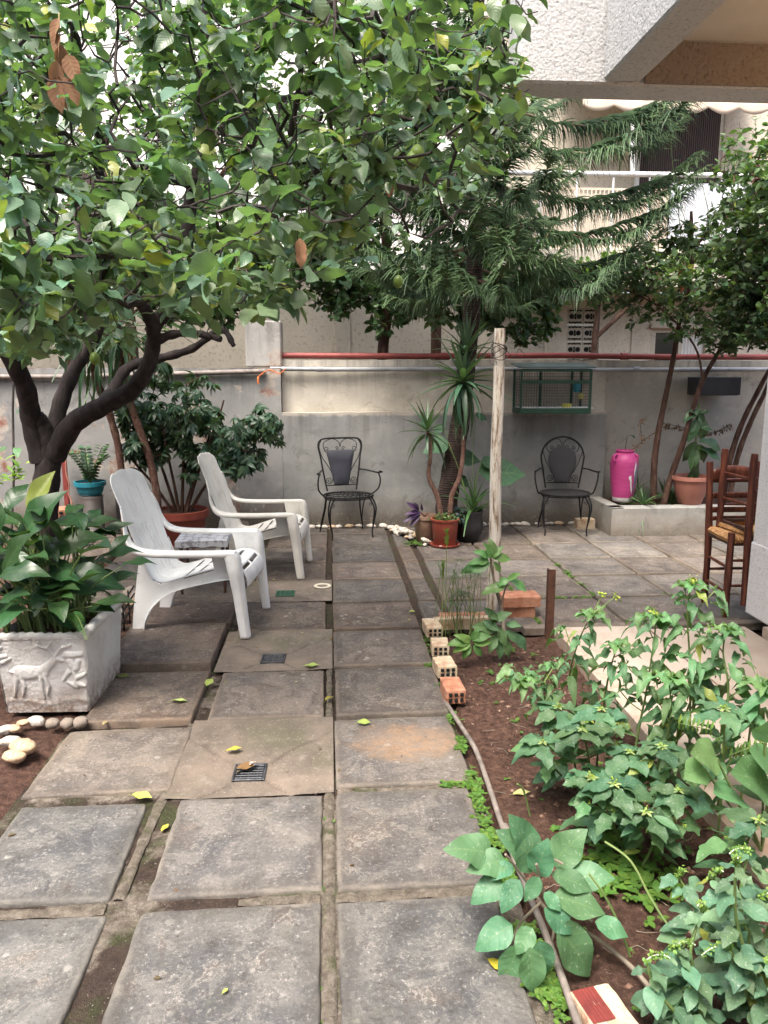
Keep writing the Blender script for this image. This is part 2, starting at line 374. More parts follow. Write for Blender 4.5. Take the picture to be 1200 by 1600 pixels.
MT['pot_black'] = m_basic('black_plastic', [(.010, .010, .011), (.022, .022, .024)], 7, .35, .1, 60)
MT['pot_clay'] = m_basic('old_clay', [(.16, .085, .055), (.26, .16, .11), (.30, .22, .17)], 9, .9, .4, 60)
MT['teal'] = m_basic('teal_plastic', [(.012, .16, .21), (.018, .21, .27)], 7, .4, .1, 60)
MT['steel'] = m_basic('brushed_steel', [(.34, .33, .32), (.50, .48, .46)], 3, .36, .2, 80, .002, metal=1, stretch=(1, 1, .08))
MT['pink'] = m_basic('pink_painted_clay', [(.36, .035, .155), (.48, .06, .22)], 6, .42, .25, 30, .004, stretch=(1, 1, 6))
MT['white_paint'] = m_basic('white_paint', [(.60, .60, .58), (.75, .75, .72)], 12, .6, .2, 50)
MT['greyblue'] = m_basic('grey_blue_paint', [(.10, .13, .17), (.17, .21, .25)], 14, .6, .2, 50)
MT['green_paint'] = m_basic('dark_green_paint', [(.008, .040, .024), (.016, .065, .040)], 16, .45, .3, 60)
MT['roof_green'] = m_basic('grey_green_sheet', [(.07, .11, .10), (.13, .18, .165)], 9, .5, .2, 50)
MT['pipe_grey'] = m_basic('grey_pvc_pipe', [(.22, .23, .24), (.36, .37, .38)], 7, .5, .15, 60)
MT['pipe_red'] = m_basic('dark_red_pipe', [(.16, .025, .022), (.26, .055, .045)], 7, .5, .2, 60)
MT['hose'] = m_basic('old_pvc_pipe', [(.10, .085, .075), (.27, .23, .20)], 16, .55, .3, 60)
MT['wood'] = m_basic('varnished_wood', [(.035, .010, .006), (.085, .022, .011), (.17, .052, .026)], 7, .32, .25, 40, .003, stretch=(6, 6, .8), r2=.5)
MT['wood_dark'] = m_basic('dark_wood', [(.03, .012, .008), (.07, .03, .018)], 9, .5, .3, 40, .003)
MT['rush'] = m_basic('woven_rush', [(.22, .10, .035), (.42, .23, .09), (.55, .34, .15)], 40, .7, .8, 60, .006, stretch=(1, 1, 1))
MT['rust'] = m_basic('rusty_steel', [(.045, .022, .015), (.12, .05, .028)], 22, .85, .5, 90)
MT['brick'] = m_basic('fired_brick', [(.22, .085, .05), (.38, .17, .10), (.45, .25, .17)], 16, .92, .6, 70, .006)
MT['brick_lime'] = m_basic('lime_caked_brick', [(.30, .12, .07), (.50, .40, .27), (.60, .52, .39)], 11, .92, .7, 60, .008)
MT['brick_red'] = m_basic('dark_red_paint_on_brick', [(.10, .014, .012), (.20, .030, .022)], 16, .7, .4, 60)
MT['stone_w'] = m_basic('pale_pebble', [(.30, .26, .21), (.48, .44, .38), (.58, .55, .50)], 9, .7, .25, 60)
MT['stone_b'] = m_basic('tan_pebble', [(.30, .19, .11), (.45, .32, .20), (.50, .40, .30)], 9, .7, .25, 60)
MT['stone_r'] = m_basic('rough_speckled_stone', [(.13, .09, .07), (.32, .27, .22), (.48, .43, .37)], 55, .9, .8, 90, .006)
MT['grate_iron'] = m_basic('cast_grate', [(.035, .037, .042), (.085, .09, .10)], 25, .42, .2, 90, metal=.5)
MT['dark'] = m_basic('painted_hole_shade', [(.004, .004, .004), (.009, .008, .007)], 9, .9, .2, 60)  # near-black colour standing in for the shade inside holes
MT['green_grate'] = m_basic('green_plastic', [(.010, .065, .035), (.018, .10, .055)], 9, .45, .1, 60)
MT['cream'] = m_basic('cream_plastic', [(.55, .50, .38), (.65, .61, .48)], 9, .5, .1, 60)
# ================================================================== SETTING
# earth sheet: rough garden soil reaching far beyond the yard
b = MB()
def gz(x, y):
    if not (-3.5 < x < 3.2 and .3 < y < 9): return -.06
    n = fbm(x, y, 0, 3.5, 4)*.018+fbm(x, y, 3, 16, 3)*.007
    bed = 1 if (.60 < x < 1.36 and y < 4.5) else 0
    if bed: n += .012+.02*math.sin(x*3.1)
    left = 1 if x < -1.24 else 0
    return -.055+n+(.03 if left else 0)
xs = np.concatenate([[-120, -40, -12], np.arange(-3.6, -1.2, .06), np.arange(-1.2, .5, .12), np.arange(.5, 1.5, .022), np.arange(1.5, 3.3, .2), [12, 40, 120]])
ys = np.concatenate([[-120, -30, -5, .2], np.arange(.5, 4.6, .03), np.arange(4.6, 9.2, .12), [14, 40, 160]])
V = np.array([(x, y, gz(x, y)) for x in xs for y in ys]); ny = len(ys)
F = np.array([(i*ny+j, (i+1)*ny+j, (i+1)*ny+j+1, i*ny+j+1) for i in range(len(xs)-1) for j in range(ny-1)])
b.add(V, [F]); tag(b.build('ground', MT['soil']), kind='structure')

# mortar and dirt bed under the paving
b = MB()
def mz(x, y): return (-.016 if y < 2.9 else -.030)+fbm(x, y, 5, 5, 3)*.006+fbm(x, y, 9, 30, 2)*.002
def mortar_patch(x0, x1, y0, y1, st=.05):
    nx = max(1, int((x1-x0)/st)); nyy = max(1, int((y1-y0)/st))
    b.grid(lambda u, v: (x0+(x1-x0)*u, y0+(y1-y0)*v, mz(x0+(x1-x0)*u, y0+(y1-y0)*v)), nx, nyy)
mortar_patch(-1.22, .565, .9, 4.6, .035); mortar_patch(-3.2, .6, 4.6, 7.9, .05); mortar_patch(.6, 5.2, 4.6, 7.9, .06)
tag(b.build('paving_bed', MT['mortar']), kind='structure')

# slabs
slabs = MB()
def slab(x0, x1, y0, y1, z=0.0, th=.05, col=(.2, .19, .18), jit=.006, bev=.007, rough=1.0):
    if y0 > 3.3: y0 += .005; y1 -= .005; kf = random.uniform(.86, 1.14); col = tuple(c_*kf for c_ in col)
    cs = [(x0, y0), (x1, y0), (x1, y1), (x0, y1)]; cs = [(a+random.uniform(-jit, jit), c+random.uniform(-jit, jit)) for a, c in cs]
    tilt = (random.uniform(-.004, .004), random.uniform(-.004, .004))
    w_, h_ = x1-x0, y1-y0
    def ticks(L):
        n = max(3, int(L/.035)); inner = np.linspace(.02, L-.02, n)
        return np.concatenate([[0, .0035, .009], inner, [L-.009, L-.0035, L]])/L
    tu, tv = ticks(w_), ticks(h_); nu, nv = len(tu), len(tv); V = []; E = []
    sd_ = random.uniform(0, 99)
    for i, u in enumerate(tu):
        for j, v in enumerate(tv):
            x = (cs[0][0]*(1-u)+cs[1][0]*u)*(1-v)+(cs[3][0]*(1-u)+cs[2][0]*u)*v
            y = (cs[0][1]*(1-u)+cs[1][1]*u)*(1-v)+(cs[3][1]*(1-u)+cs[2][1]*u)*v
            du, dv = min(u, 1-u)*w_, min(v, 1-v)*h_; d = min(du, dv)
            # worn rim: pulls in and down irregularly
            wob = fbm(x, y, sd_, 9, 4)*rough; k = max(0, 1-d/.03)
            cxm, cym = (x0+x1)/2, (y0+y1)/2
            if du < .03: x += (cxm-x)/abs(cxm-x+1e-9)*abs(wob)*.006*(1-du/.03)
            if dv < .03: y += (cym-y)/abs(cym-y+1e-9)*abs(wob)*.006*(1-dv/.03)
            corner = max(0, .03-math.hypot(du, dv))
            zz = z+fbm(x, y, sd_, 4, 3)*.0022+tilt[0]*(u-.5)+tilt[1]*(v-.5)
            t_ = max(0, 1-d/bev); zz -= t_*t_*bev*(1+abs(wob)*1.2)+corner*.12
            V.append((x, y, zz)); E.append(d)
    V = np.array(V); E = np.array(E)
    F = np.array([(i*nv+j, (i+1)*nv+j, (i+1)*nv+j+1, i*nv+j+1) for i in range(nu-1) for j in range(nv-1)])
    # skirt
    ring = [i*nv for i in range(nu)]+[(nu-1)*nv+j for j in range(1, nv)]+[i*nv+nv-1 for i in range(nu-2, -1, -1)]+[j for j in range(nv-2, 0, -1)]
    sk = V[ring].copy(); sk[:, 2] = z-th; m = len(ring); base = len(V)
    F2 = np.array([(ring[i], base+i, base+(i+1) % m, ring[(i+1) % m]) for i in range(m)])
    slabs.add(np.concatenate([V, sk]), [F, F2], col=col, edge=np.concatenate([E, np.zeros(m)]))
def tint(y, x=0):
    """slabs near the house are weathered grey, the ones further into the yard brown"""
    g = (.128, .122, .114); br = (.094, .080, .069); lt = (.20, .175, .15)
    k = min(1, max(0, (y-2.6)/2.2)); c = [a*(1-k)+q*k for a, q in zip(g, br)]
    if x > .8 and y > 4.6:
        k2 = min(1, (x-.7)/1.2)*.85; c = [a*(1-k2)+q*k2 for a, q in zip(c, (.145, .130, .113))]
    f = random.uniform(.86, 1.14); h = random.uniform(-.008, .008)
    return (c[0]*f+h, c[1]*f, c[2]*f-h*.6)
rows = [(1.0, 1.50), (1.53, 2.11), (2.165, 2.735), (2.775, 3.37), (3.405, 3.99), (4.025, 4.615), (4.655, 5.205), (5.245, 5.80), (5.83, 6.37), (6.40, 6.96), (6.99, 7.52), (7.55, 7.80)]
for i, (a, c) in enumerate(rows):
    r = {0: .50, 1: .50, 2: .525, 3: .545, 4: .55, 5: .555}.get(i, .553)
    slab(.004, r, a, c, col=tint((a+c)/2), z=random.uniform(-.002, .002))
# drain column: slabs alternate with screed squares
for a, c in [(1.0, 1.50), (1.53, 2.11), (2.165, 2.725), (3.41, 3.985), (4.66, 5.26), (5.83, 6.37), (6.40, 6.96), (6.99, 7.52), (7.55, 7.80)]:
    slab(-.60 if a > 3 else -.592, -.045, a, c, col=tint((a+c)/2), z=random.uniform(-.002, .001))
tl = lambda y: tint(y)
slab(-1.25, -.69, 1.0, 1.50, col=tint(1.3)); slab(-1.25, -.69, 1.53, 2.10, col=tint(1.8)); slab(-1.17, -.70, 2.165, 2.71, col=tint(2.4))
slab(-1.20, -.645, 2.79, 3.34, col=(.16, .14, .12)); slab(-1.17, -.66, 3.40, 4.01, z=.006, col=(.125, .10, .082)); slab(-1.26, -.665, 4.05, 4.74, z=.032, th=.09, col=(.105, .085, .073))
slab(-1.25, -.66, 4.78, 5.32, z=.012, th=.07, col=(.095, .073, .060))
for a, c in [(5.36, 5.93), (5.97, 6.53), (6.57, 7.13), (7.17, 7.78)]: slab(-1.24, -.66, a, c, col=tint(6))
for a, c in [(5.36, 5.93), (5.97, 6.53), (6.57, 7.13), (7.17, 7.78)]: slab(-1.88, -1.28, a, c, col=tint(7), z=-.002)
slab(-2.55, -1.92, 6.55, 7.15, z=.03, th=.09, col=(.14, .11, .09)); slab(-2.55, -1.92, 7.19, 7.78, z=.03, th=.09, col=(.12, .095, .08))
for a, c in rows[6:]:
    if a < 7.4: slab(.605, .735, a, c, col=tint(5.6))
slab(.60, .735, 4.66, 5.205, z=.001, col=tint(5))
cx = [.78, 1.335, 1.893, 2.452, 2.975, 3.53, 4.09, 4.65]
for i in range(7):
    for a, c in rows[6:]: slab(cx[i]+.012, cx[i+1]-.012, a, c, col=tint((a+c)/2, cx[i]), z=random.uniform(-.002, .002), rough=.6)
tag(slabs.build('paving', MT['slab'], attrs=True, sharp=50), kind='structure')

# trowelled mortar fillets beside the wide joints
b = MB()
def fillet(P, w0, w1, z=-.004, n=40):
    P = [Vector((p[0], p[1], 0)) for p in P]; q = spline(P, n//len(P)); m = len(q)-1
    def fn(u, v):
        i = int(round(u*m)); p = q[i]; t_ = (q[min(i+1, m)]-q[max(i-1, 0)]).normalized(); s_ = Vector((t_.y, -t_.x, 0)); f = i/m; w_ = (w0+(w1-w0)*f)*(1+.3*fbm(p.x, p.y, 8, 6, 4)); o = p+s_*(v-.5)*w_
        return (o.x, o.y, z-.007*abs(2*v-1)**3+fbm(o.x, o.y, 6, 20, 4)*.005)
    b.grid(fn, m, 8)
fillet([(-.672, 2.17), (-.668, 2.45), (-.660, 2.74)], .034, .040); fillet([(-.70, 2.135), (-.95, 2.13), (-1.24, 2.13)], .05, .05); fillet([(-.022, 1.0), (-.022, 1.8), (-.022, 2.75)], .040, .036, -.006); fillet([(-.30, 2.138), (-.15, 2.137), (-.05, 2.138)], .03, .045)
fillet([(.0, 2.138), (.25, 2.138), (.52, 2.138)], .048, .045); fillet([(.01, 2.753), (.3, 2.752), (.5, 2.753)], .036, .032); fillet([(-.655, 2.72), (-.665, 3.0), (-.66, 3.38)], .03, .03, -.006); fillet([(-.022, 3.4), (-.022, 4.0)], .03, .03, -.008)
t2 = NT('mortar_fillet'); m1 = t2.noise(30, 7, .8); m2 = t2.noise(130, 3, .8); cc = t2.ramp(m1, [(.32, (.075, .062, .048)), (.5, (.17, .145, .115)), (.68, (.29, .255, .21))]); cc = t2.mix(t2.hrange(t2.noise(5, 6, .7), .54, .64, 0, .75), cc, t2.ramp(m2, [(.3, (.018, .026, .008)), (.7, (.085, .105, .03))])); MT['fillet'] = t2.done(t2.bsdf(cc, .92, t2.bump(t2.math('ADD', m1, m2), 1.0, .012), 0, .2))
tag(b.build('joint_mortar', MT['fillet']), kind='structure')

# screed squares dished towards the drains, with the trowelled creases running to each grate
b = MB()
t = NT('screed'); n1 = t.noise(3.3, 6, .65); n2 = t.noise(18, 7, .7); n3 = t.noise(130, 3, .7)
col = t.ramp(n1, [(.3, (.095, .078, .062)), (.5, (.155, .128, .102)), (.7, (.215, .170, .135))])
col = t.mix(t.hrange(t.noise(2.1, 5, .6), .5, .66, 0, .6), col, (.095, .095, .058)); col = t.mix(t.hrange(n2, .55, .75, 0, .6), col, (.30, .26, .22)); col = t.mix(t.math('MULTIPLY', t.attr('edge', 2), .75), col, (.05, .035, .026))
col = t.mix(t.hrange(n2, .42, .28, 0, .6), col, (.09, .07, .055)); col = t.mix(t.hrange(n3, .62, .68, 0, .7), col, (.42, .38, .33))
MT['screed'] = t.done(t.bsdf(col, .85, t.bump(t.math('ADD', n2, t.math('MULTIPLY', n3, .6)), .5, .006), 0, .3))
def screed(x0, x1, y0, y1, cx_, cy_, dip=.012):
    def fn(u, v):
        x = x0+(x1-x0)*u; y = y0+(y1-y0)*v
        dx, dy = abs(x-cx_)/((x1-x0)/2), abs(y-cy_)/((y1-y0)/2); m = min(1, max(dx, dy))
        cre = max(0, 1-abs(dx-dy)/.05)*.005*min(1, m*2)
        return (x, y, -.003-dip*(1-m)-cre+fbm(x, y, 1, 9, 3)*.002)
    E_ = []
    for i in range(53):
        for j in range(53):
            dx, dy = abs(i/52-(cx_-x0)/(x1-x0))*2, abs(j/52-(cy_-y0)/(y1-y0))*2; wob = mnoise.noise(Vector((i*.13, j*.13, cy_)))*.10; E_.append(max(0, 1-abs(dx-dy+wob)/.055)*min(1, max(dx, dy)*3)*(mnoise.noise(Vector((i*.2, j*.2, 4)))*.8+.6))
    b.grid(fn, 52, 52, edge=np.clip(E_, 0, 1))
screed(-.648, -.004, 2.735, 3.40, -.345, 2.92); screed(-.648, -.004, 3.995, 4.65, -.34, 4.185); screed(-.648, -.004, 5.27, 5.82, -.34, 5.47, .006)
tag(b.build('screed_floor', MT['screed'], attrs=True), kind='structure')

# platform on the right of the bed: rosy concrete, laid in strips
t = NT('rosy_concrete'); n1 = t.noise(1.6, 6, .6); n2 = t.noise(13, 7, .7); n3 = t.noise(90, 3, .7); p = t.sep()
col = t.ramp(n1, [(.3, (.36, .29, .225)), (.5, (.44, .37, .30)), (.72, (.50, .44, .37))])
dx = t.hrange(t.math('ADD', p[0], t.math('MULTIPLY', t.math('SUBTRACT', n1, .5), .9)), 1.35, 1.95, .8, 0)
col = t.mix(t.math('MULTIPLY', dx, t.hrange(n2, .42, .62, .0, .8)), col, (.34, .20, .13))
col = t.mix(t.hrange(n2, .4, .28, 0, .5), col, (.20, .135, .10)); col = t.mix(t.hrange(n3, .36, .30, 0, .5), col, (.12, .08, .06))
MT['rosy'] = t.done(t.bsdf(col, .85, t.bump(t.math('ADD', n2, t.math('MULTIPLY', n3, .5)), .4, .006), 0, .3))
b = MB()
def plate(x0, x1, y0, y1, z):
    b.grid(lambda u, v: (x0+(x1-x0)*u+(fbm(0, y0+(y1-y0)*v, 2, 9, 3)*.006 if u == 0 else 0), y0+(y1-y0)*v, z+fbm(x0+(x1-x0)*u, y0+(y1-y0)*v, 4, 3, 2)*.002), 12, 30)
    b.grid(lambda u, v: (x0+(x1-x0)*u, y1+.0*u, z-.12*(1-v)), 4, 1); b.grid(lambda u, v: (x0+fbm(0, y0+(y1-y0)*u, 2, 9, 3)*.006, y0+(y1-y0)*u, z-.2*(1-v)), 30, 3)
    b.grid(lambda u, v: (x1, y0+(y1-y0)*u, z-.12*(1-v)), 4, 1)
plate(1.385, 1.965, .2, 4.54, .012); plate(1.98, 2.60, .2, 4.48, .010); plate(2.612, 5.0, .2, 4.30, .07)
tag(b.build('concrete_platform', MT['rosy']), kind='structure')
b = MB(); b.box((3.0, 4.585, -.016), (3.6, .08, .05), bev=.004); tag(b.build('paving_edge', MT['screed']), kind='structure')

# ------------------------------------------------------------------ garden wall
def wallmesh(b, x0, x1, y, z0, z1, sx=.06, amp=.006, back=.22):
    nx = max(2, int((x1-x0)/sx)); nz = max(2, int((z1-z0)/sx))
    b.grid(lambda u, v: (x0+(x1-x0)*u, y+(fbm(x0+(x1-x0)*u, y, z0+(z1-z0)*v, 2.2, 4)*amp*1.6+fbm(x0+(x1-x0)*u, y+4, z0+(z1-z0)*v, 9, 4)*amp*.7), z0+(z1-z0)*v+(fbm(x0+(x1-x0)*u, 7, 0, 3, 3)*.008 if v == 1 else 0)), nx, nz)
    b.grid(lambda u, v: (x0+(x1-x0)*u, y+back*v+(fbm(x0+(x1-x0)*u, y, z1, 2.2, 4)*amp if v == 0 else 0), z1+fbm(x0+(x1-x0)*u, 7, 0, 3, 3)*.008), nx, 4)
    b.grid(lambda u, v: (x0, y+back*u, z0+(z1-z0)*v), 1, 6); b.grid(lambda u, v: (x1, y+back*u, z0+(z1-z0)*v), 1, 6)
MT['wall_low'] = m_plaster('grey_painted_render', (.188, .195, .19), (.27, .27, .255), (.12, .09, .065), 1.0, 1.17, .06, chip=1.165)
MT['wall_top'] = m_plaster('bare_cement_render', (.38, .35, .29), (.52, .49, .43), (.2, .15, .1), 1.0, 1.72, -1)
MT['wall_left'] = m_plaster('peeling_grey_render', (.20, .205, .205), (.29, .285, .27), (.15, .11, .08), 1.0, 1.6, .1, .4)
MT['wall_right'] = m_plaster('smeared_cement_render', (.27, .26, .235), (.40, .37, .31), (.17, .13, .09), .9, 1.7, .25)
wt = thing('garden_wall', 'grey rendered yard wall with a projecting painted lower half behind the iron chairs', 'wall', (0, 7.9, 0))
o0 = (0, 7.9, 0)
b = MB(); wallmesh(b, -.49, 2.885, 7.9, -.08, 1.185, back=.125); b.build('wall_base', MT['wall_low'], wt, o0)
b = MB(); wallmesh(b, -.488, 2.897, 8.02, 1.15, 1.715); b.build('upper_wall', MT['wall_top'], wt, o0)
b = MB(); wallmesh(b, 2.897, 6.2, 8.022, -.08, 1.712); b.build('right_wall', MT['wall_right'], wt, o0)
b = MB(); wallmesh(b, -4.6, -.4925, 7.905, -.08, 1.63, back=.3); b.build('left_wall', MT['wall_left'], wt, o0)
b = MB(); b.box((-.66, 8.11, 1.87), (.36, .3, .46), bev=.015); b.build('pier', m_plaster('bright_render', (.27, .265, .25), (.38, .37, .35), top=2.1, peel=.6), wt, o0)

def pipe(name, pts, r, mat, label, joints=()):
    b = MB(); b.tube(pts, r, 12, flat=None)
    for j in joints:
        P = Vector(j[0]); d = Vector(j[1]).normalized()*j[2]; b.tube([P-d, P+d], r*1.25, 12)
    return tag(b.build(name, mat), label, 'pipe')
pipe('water_pipe', [(-.60, 7.965, 1.625), (0, 7.966, 1.617), (1.6, 7.965, 1.622), (2.9, 7.96, 1.612), (4.2, 7.965, 1.618), (6, 7.965, 1.615)], .022, MT['pipe_grey'], 'pale grey plastic pipe strapped along the bare upper part of the yard wall', [((-.1+q, 7.965, 1.619), (1, 0, 0), .03) for q in (0, 1.6, 3.3, 4.1)])
pipe('rain_pipe', [(-.49, 8.05, 1.757), (.9, 8.06, 1.752), (2.4, 8.06, 1.762), (3.6, 8.07, 1.748), (6, 8.06, 1.75)], .03, MT['pipe_red'], 'dark red pipe lying on the coping of the yard wall', [((1.2, 8.06, 1.753), (1, 0, 0), .04), ((3.1, 8.06, 1.755), (1, 0, 0), .04)])
pipe('drain_pipe', [(-4.5, 7.87, 1.55), (-2.6, 7.87, 1.545), (-.64, 7.87, 1.60)], .024, MT['hose'], 'grey pipe along the top of the left wall behind the lemon tree')  # darker pipe material stands in for foliage shade on this wall

# ------------------------------------------------------------------ raised kerb of the right-hand planting box
b = MB(); x0, x1, y0, y1, z1 = 2.74, 5.2, 7.22, 7.98, .285
nn = lambda x, z: fbm(x, 3, z, 3, 3)*.006
b.grid(lambda u, v: (x0+(x1-x0)*u, y0+nn(x0+(x1-x0)*u, v), -.05+(z1+.05-.012)*v), 40, 8)
b.grid(lambda u, v: (x0+(x1-x0)*u, y0+.012*min(1, v*6)+.13*v, z1-.012+.012*min(1, v*6)), 40, 6)
b.grid(lambda u, v: (x0+(x1-x0)*u, y0+.142, z1-.1*v), 20, 2)
b.grid(lambda u, v: (x0, y0+(y1-y0)*u, -.05+(z1+.05)*v), 12, 6)
b.grid(lambda u, v: (x0+.12*v, y0+(y1-y0)*u, z1), 12, 2); b.grid(lambda u, v: (x0+.12, y0+(y1-y0)*u, z1-.1*v), 12, 2)
tb = thing('raised_bed', 'low grey rendered kerb bed holding tree stems beside the pink urn', 'planter', (x0, y0, 0))
b.build('kerb', m_plaster('bed_render', (.27, .27, .255), (.37, .36, .32), (.2, .14, .09), .8, None, .0), tb, (x0, y0, 0), sharp=40)
b = MB(); b.grid(lambda u, v: (x0+.11+(x1-x0)*u, y0+.14+(y1-y0-.15)*v, z1-.03+fbm(u*4, v*2, 1, 3, 3)*.02), 40, 14); b.build('soil', MT['soil'], tb, (x0, y0, 0))

# ------------------------------------------------------------------ house: stucco pillar, cantilevered beams and ceiling overhead
MT['stucco_w'] = m_stucco('rough_white_stucco', (.70, .70, .69), (.77, .77, .75), 95, .6, .006, .12)
MT['stucco_b'] = m_stucco('rough_grey_stucco', (.45, .45, .445), (.53, .53, .52), 80, .7, .008, .25)
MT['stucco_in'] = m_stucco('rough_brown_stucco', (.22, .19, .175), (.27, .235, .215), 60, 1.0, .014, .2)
MT['ceiling'] = m_basic('painted_ceiling', [(.44, .41, .36), (.52, .49, .44)], 3, .85, .2, 60)
ho = (2.65, 4.2, 0)
hs = thing('house', 'rough white stucco pillar and cantilevered beam of the house nearest the camera', 'house', ho)
b = MB(); b.box((3.0, 3.6, 1.55), (.70, 1.93, 2.76), bev=.012); b.build('pillar', MT['stucco_w'], hs, ho)
b = MB(); b.box((3.0, 3.6, .31), (.716, 1.946, .48), bev=.014); b.build('plinth', MT['stucco_w'], hs, ho)
b = MB(); zb = 2.85
b.box((3.4, 3.71, zb+.55), (5.12, .20, 1.1), bev=.01); b.build('front_beam', MT['stucco_b'], hs, ho)
b = MB(); b.box((1.305, 1.6, zb+.553), (.17, 4.0, 1.09), bev=.01); b.build('side_beam', MT['stucco_b'], hs, ho)
b = MB(); b.box((3.6, 1.6, zb+.24), (4.4, 3.98, .12)); b.build('ceiling', MT['ceiling'], hs, ho)
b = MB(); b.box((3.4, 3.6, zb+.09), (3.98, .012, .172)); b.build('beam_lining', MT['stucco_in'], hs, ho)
b = MB(); b.box((4.2, -1.6, 3.5), (3.1, .3, 7.2)); b.box((5.6, 1.5, 3.5), (.3, 5.8, 7.2)); b.build('rear_wall', MT['stucco_w'], hs, ho)
lm = thing('ceiling_lamp', 'warm globe lamp under the house ceiling', 'lamp', (2.25, 2.75, zb+.18))
b = MB(); b.lathe([(.02, .0), (.06, -.01), (.06, -.03)], (0, 0, 0), 20); b.build('lamp_base', MT['white_paint'], lm)
t = NT('lit_globe'); e = t.N.new('ShaderNodeEmission'); e.inputs[0].default_value = (1, .62, .3, 1); e.inputs[1].default_value = 2.5; MT['globe'] = t.done(e.outputs[0])
b = MB(); b.lathe([(.035, -.03), (.07, -.06), (.085, -.11), (.07, -.16), (.03, -.185), (.004, -.19)], (0, 0, 0), 24); g = b.build('globe', MT['globe'], lm)
ld = bpy.data.lights.new('lamp_glow', 'POINT'); ld.energy = 3.2; ld.color = (1, .55, .22); ld.shadow_soft_size = .09
lo = bpy.data.objects.new('lamp_glow', ld); COL.objects.link(lo); lo.location = (0, 0, -.30); lo.parent = lm

rbk = thing('rear_sky_blocker', 'unseen plain block added behind the photographer to keep low sky light out of the yard', 'building', (-3, -6, 0))  # added out of view so sky light falls mostly from above
b = MB(); b.box((-3.5, -6.5, 4.75), (11, 1, 9.5)); b.build('wall', MT['stucco_b'], rbk, (-3, -6, 0))
lbk = thing('side_sky_blocker', 'unseen plain block added left of the yard to cut the light from that side', 'building', (-7.5, 4, 0))  # added out of view to hold back sideways light
b = MB(); b.box((-8, 4, 2.6), (1, 17, 5.2)); b.build('wall', MT['stucco_b'], lbk, (-7.5, 4, 0))
# ------------------------------------------------------------------ apartment building beyond the wall
MT['fac'] = m_stucco('cream_wave_render', (.50, .455, .365), (.57, .52, .43), 26, .35, .01, .08)
MT['fac_s'] = m_plaster('cream_smooth_render', (.44, .40, .32), (.50, .46, .38), grime=.4)
t = NT('corrugated_sheet'); wv = t.wave(13, 0, dirn='X'); col = t.mix(t.hrange(wv, 0, 1), (.55, .58, .62), (.78, .79, .80)); MT['corr'] = t.done(t.bsdf(col, .6, t.bump(wv, .6, .02)))
t = NT('slatted_roller'); wv = t.wave(9.5, 0, dirn='X'); col = t.mix(t.hrange(wv, .1, .7), (.018, .012, .010), (.095, .055, .042)); MT['roller'] = t.done(t.bsdf(col, .5, t.bump(wv, .8, .02)))
MT['awning'] = m_basic('cream_canvas', [(.55, .44, .33), (.66, .54, .42)], 3, .85, .2, 120, .002)
t = NT('window_glass'); MT['glass'] = t.done(t.bsdf((.02, .022, .025), .06, None, 0, .6))
ao = (2, 11.5, 0); ap = thing('apartment_building', 'cream apartment block beyond the wall with awning and white corrugated balcony', 'building', ao)
b = MB(); W = 11.5
# lower facade, butted panels round the vent block and the window
def fpanel(x0, x1, z0, z1, y=W, d=.25): b.box(((x0+x1)/2, y+d/2, (z0+z1)/2), (x1-x0, d, z1-z0))
fpanel(-7, 2.3, 0, 2.99); fpanel(2.3, 3.53, 0, 2.74); fpanel(3.53, 4.02, 0, 1.55); fpanel(3.53, 4.02, 2.52, 2.74); fpanel(4.02, 4.82, 0, 2.74); fpanel(4.82, 5.75, 0, 1.3); fpanel(4.82, 5.75, 2.24, 2.74); fpanel(5.75, 12, 0, 2.74)
b.build('lower_wall', MT['fac'], ap, ao)
b = MB()
for x in (-3.2, .2, 3.30, 4.62): b2 = MB(); b2.box((x, W-.012, 1.37), (.22, .03, 2.72), bev=.004); b2.build('pier', MT['fac_s'], ap, ao)
b.box((5.3, W-.40, 2.86), (5.9, .8, .22)); b.build('balcony_floor', MT['fac_s'], ap, ao)
b = MB(); b.box((3.50, 12.2, 5.5), (2.3, .25, 5.0)); b.box((9.3, 12.2, 5.5), (6.6, .25, 5.0)); b.box((5.3, 12.2, 6.9), (1.3, .25, 2.2)); b.build('upper_wall', MT['fac'], ap, ao)
b = MB(); b.box((4.675, 12.05, 4.3), (.06, .06, 2.9)); b.build('door_jamb', MT['white_paint'], ap, ao)
b = MB(); b.box((5.32, 12.12, 4.35), (1.25, .05, 2.9)); b.build('roller_shutter', MT['roller'], ap, ao)
def breeze(cx_, cz_):
    b = MB(); s_ = .118; y = W+.03
    # solid plate; near-black round, bow-tie and diamond shapes paint the shade of its gaps
    b.box((cx_, y+.02, cz_), (s_*2-.004, .05, s_*2-.004), bev=.004)
    o = b.build('vent_block', MT['fac_s'], ap, ao)
    c = MB()
    for dx in (-.055, .055):
        c.tube([(cx_+dx, y-.012, cz_), (cx_+dx, y+.012, cz_)], .037, 20)
        for e in (-1, 1): c.prism([(-.042, -.022*e), (0, -.012*e), (.042, -.022*e), (.042, .022*e*.2), (0, .006*e), (-.042, .022*e*.2)][::-e], .024, 'y', (cx_+dx, y, cz_+e*.090))
    c.prism([(-.019, -.04), (.019, -.04), (.008, 0), (.019, .04), (-.019, .04), (-.008, 0)], .024, 'y', (cx_, y, cz_))
    for e in (-1, 1): c.prism([(-.018, 0), (0, -.018), (.018, 0), (0, .018)], .024, 'y', (cx_, y, cz_+e*.09))
    c.build('openings', MT['dark'], o, ao if False else (0, 0, 0))
    return o
for k in range(4):
    for q in (0, 1): o = breeze(3.655+.24*q, 1.68+.24*k); [setattr(ch, 'location', Vector((-ao[0], -ao[1], 0))) for ch in bpy.data.objects if ch.parent == o]
wf = MB()
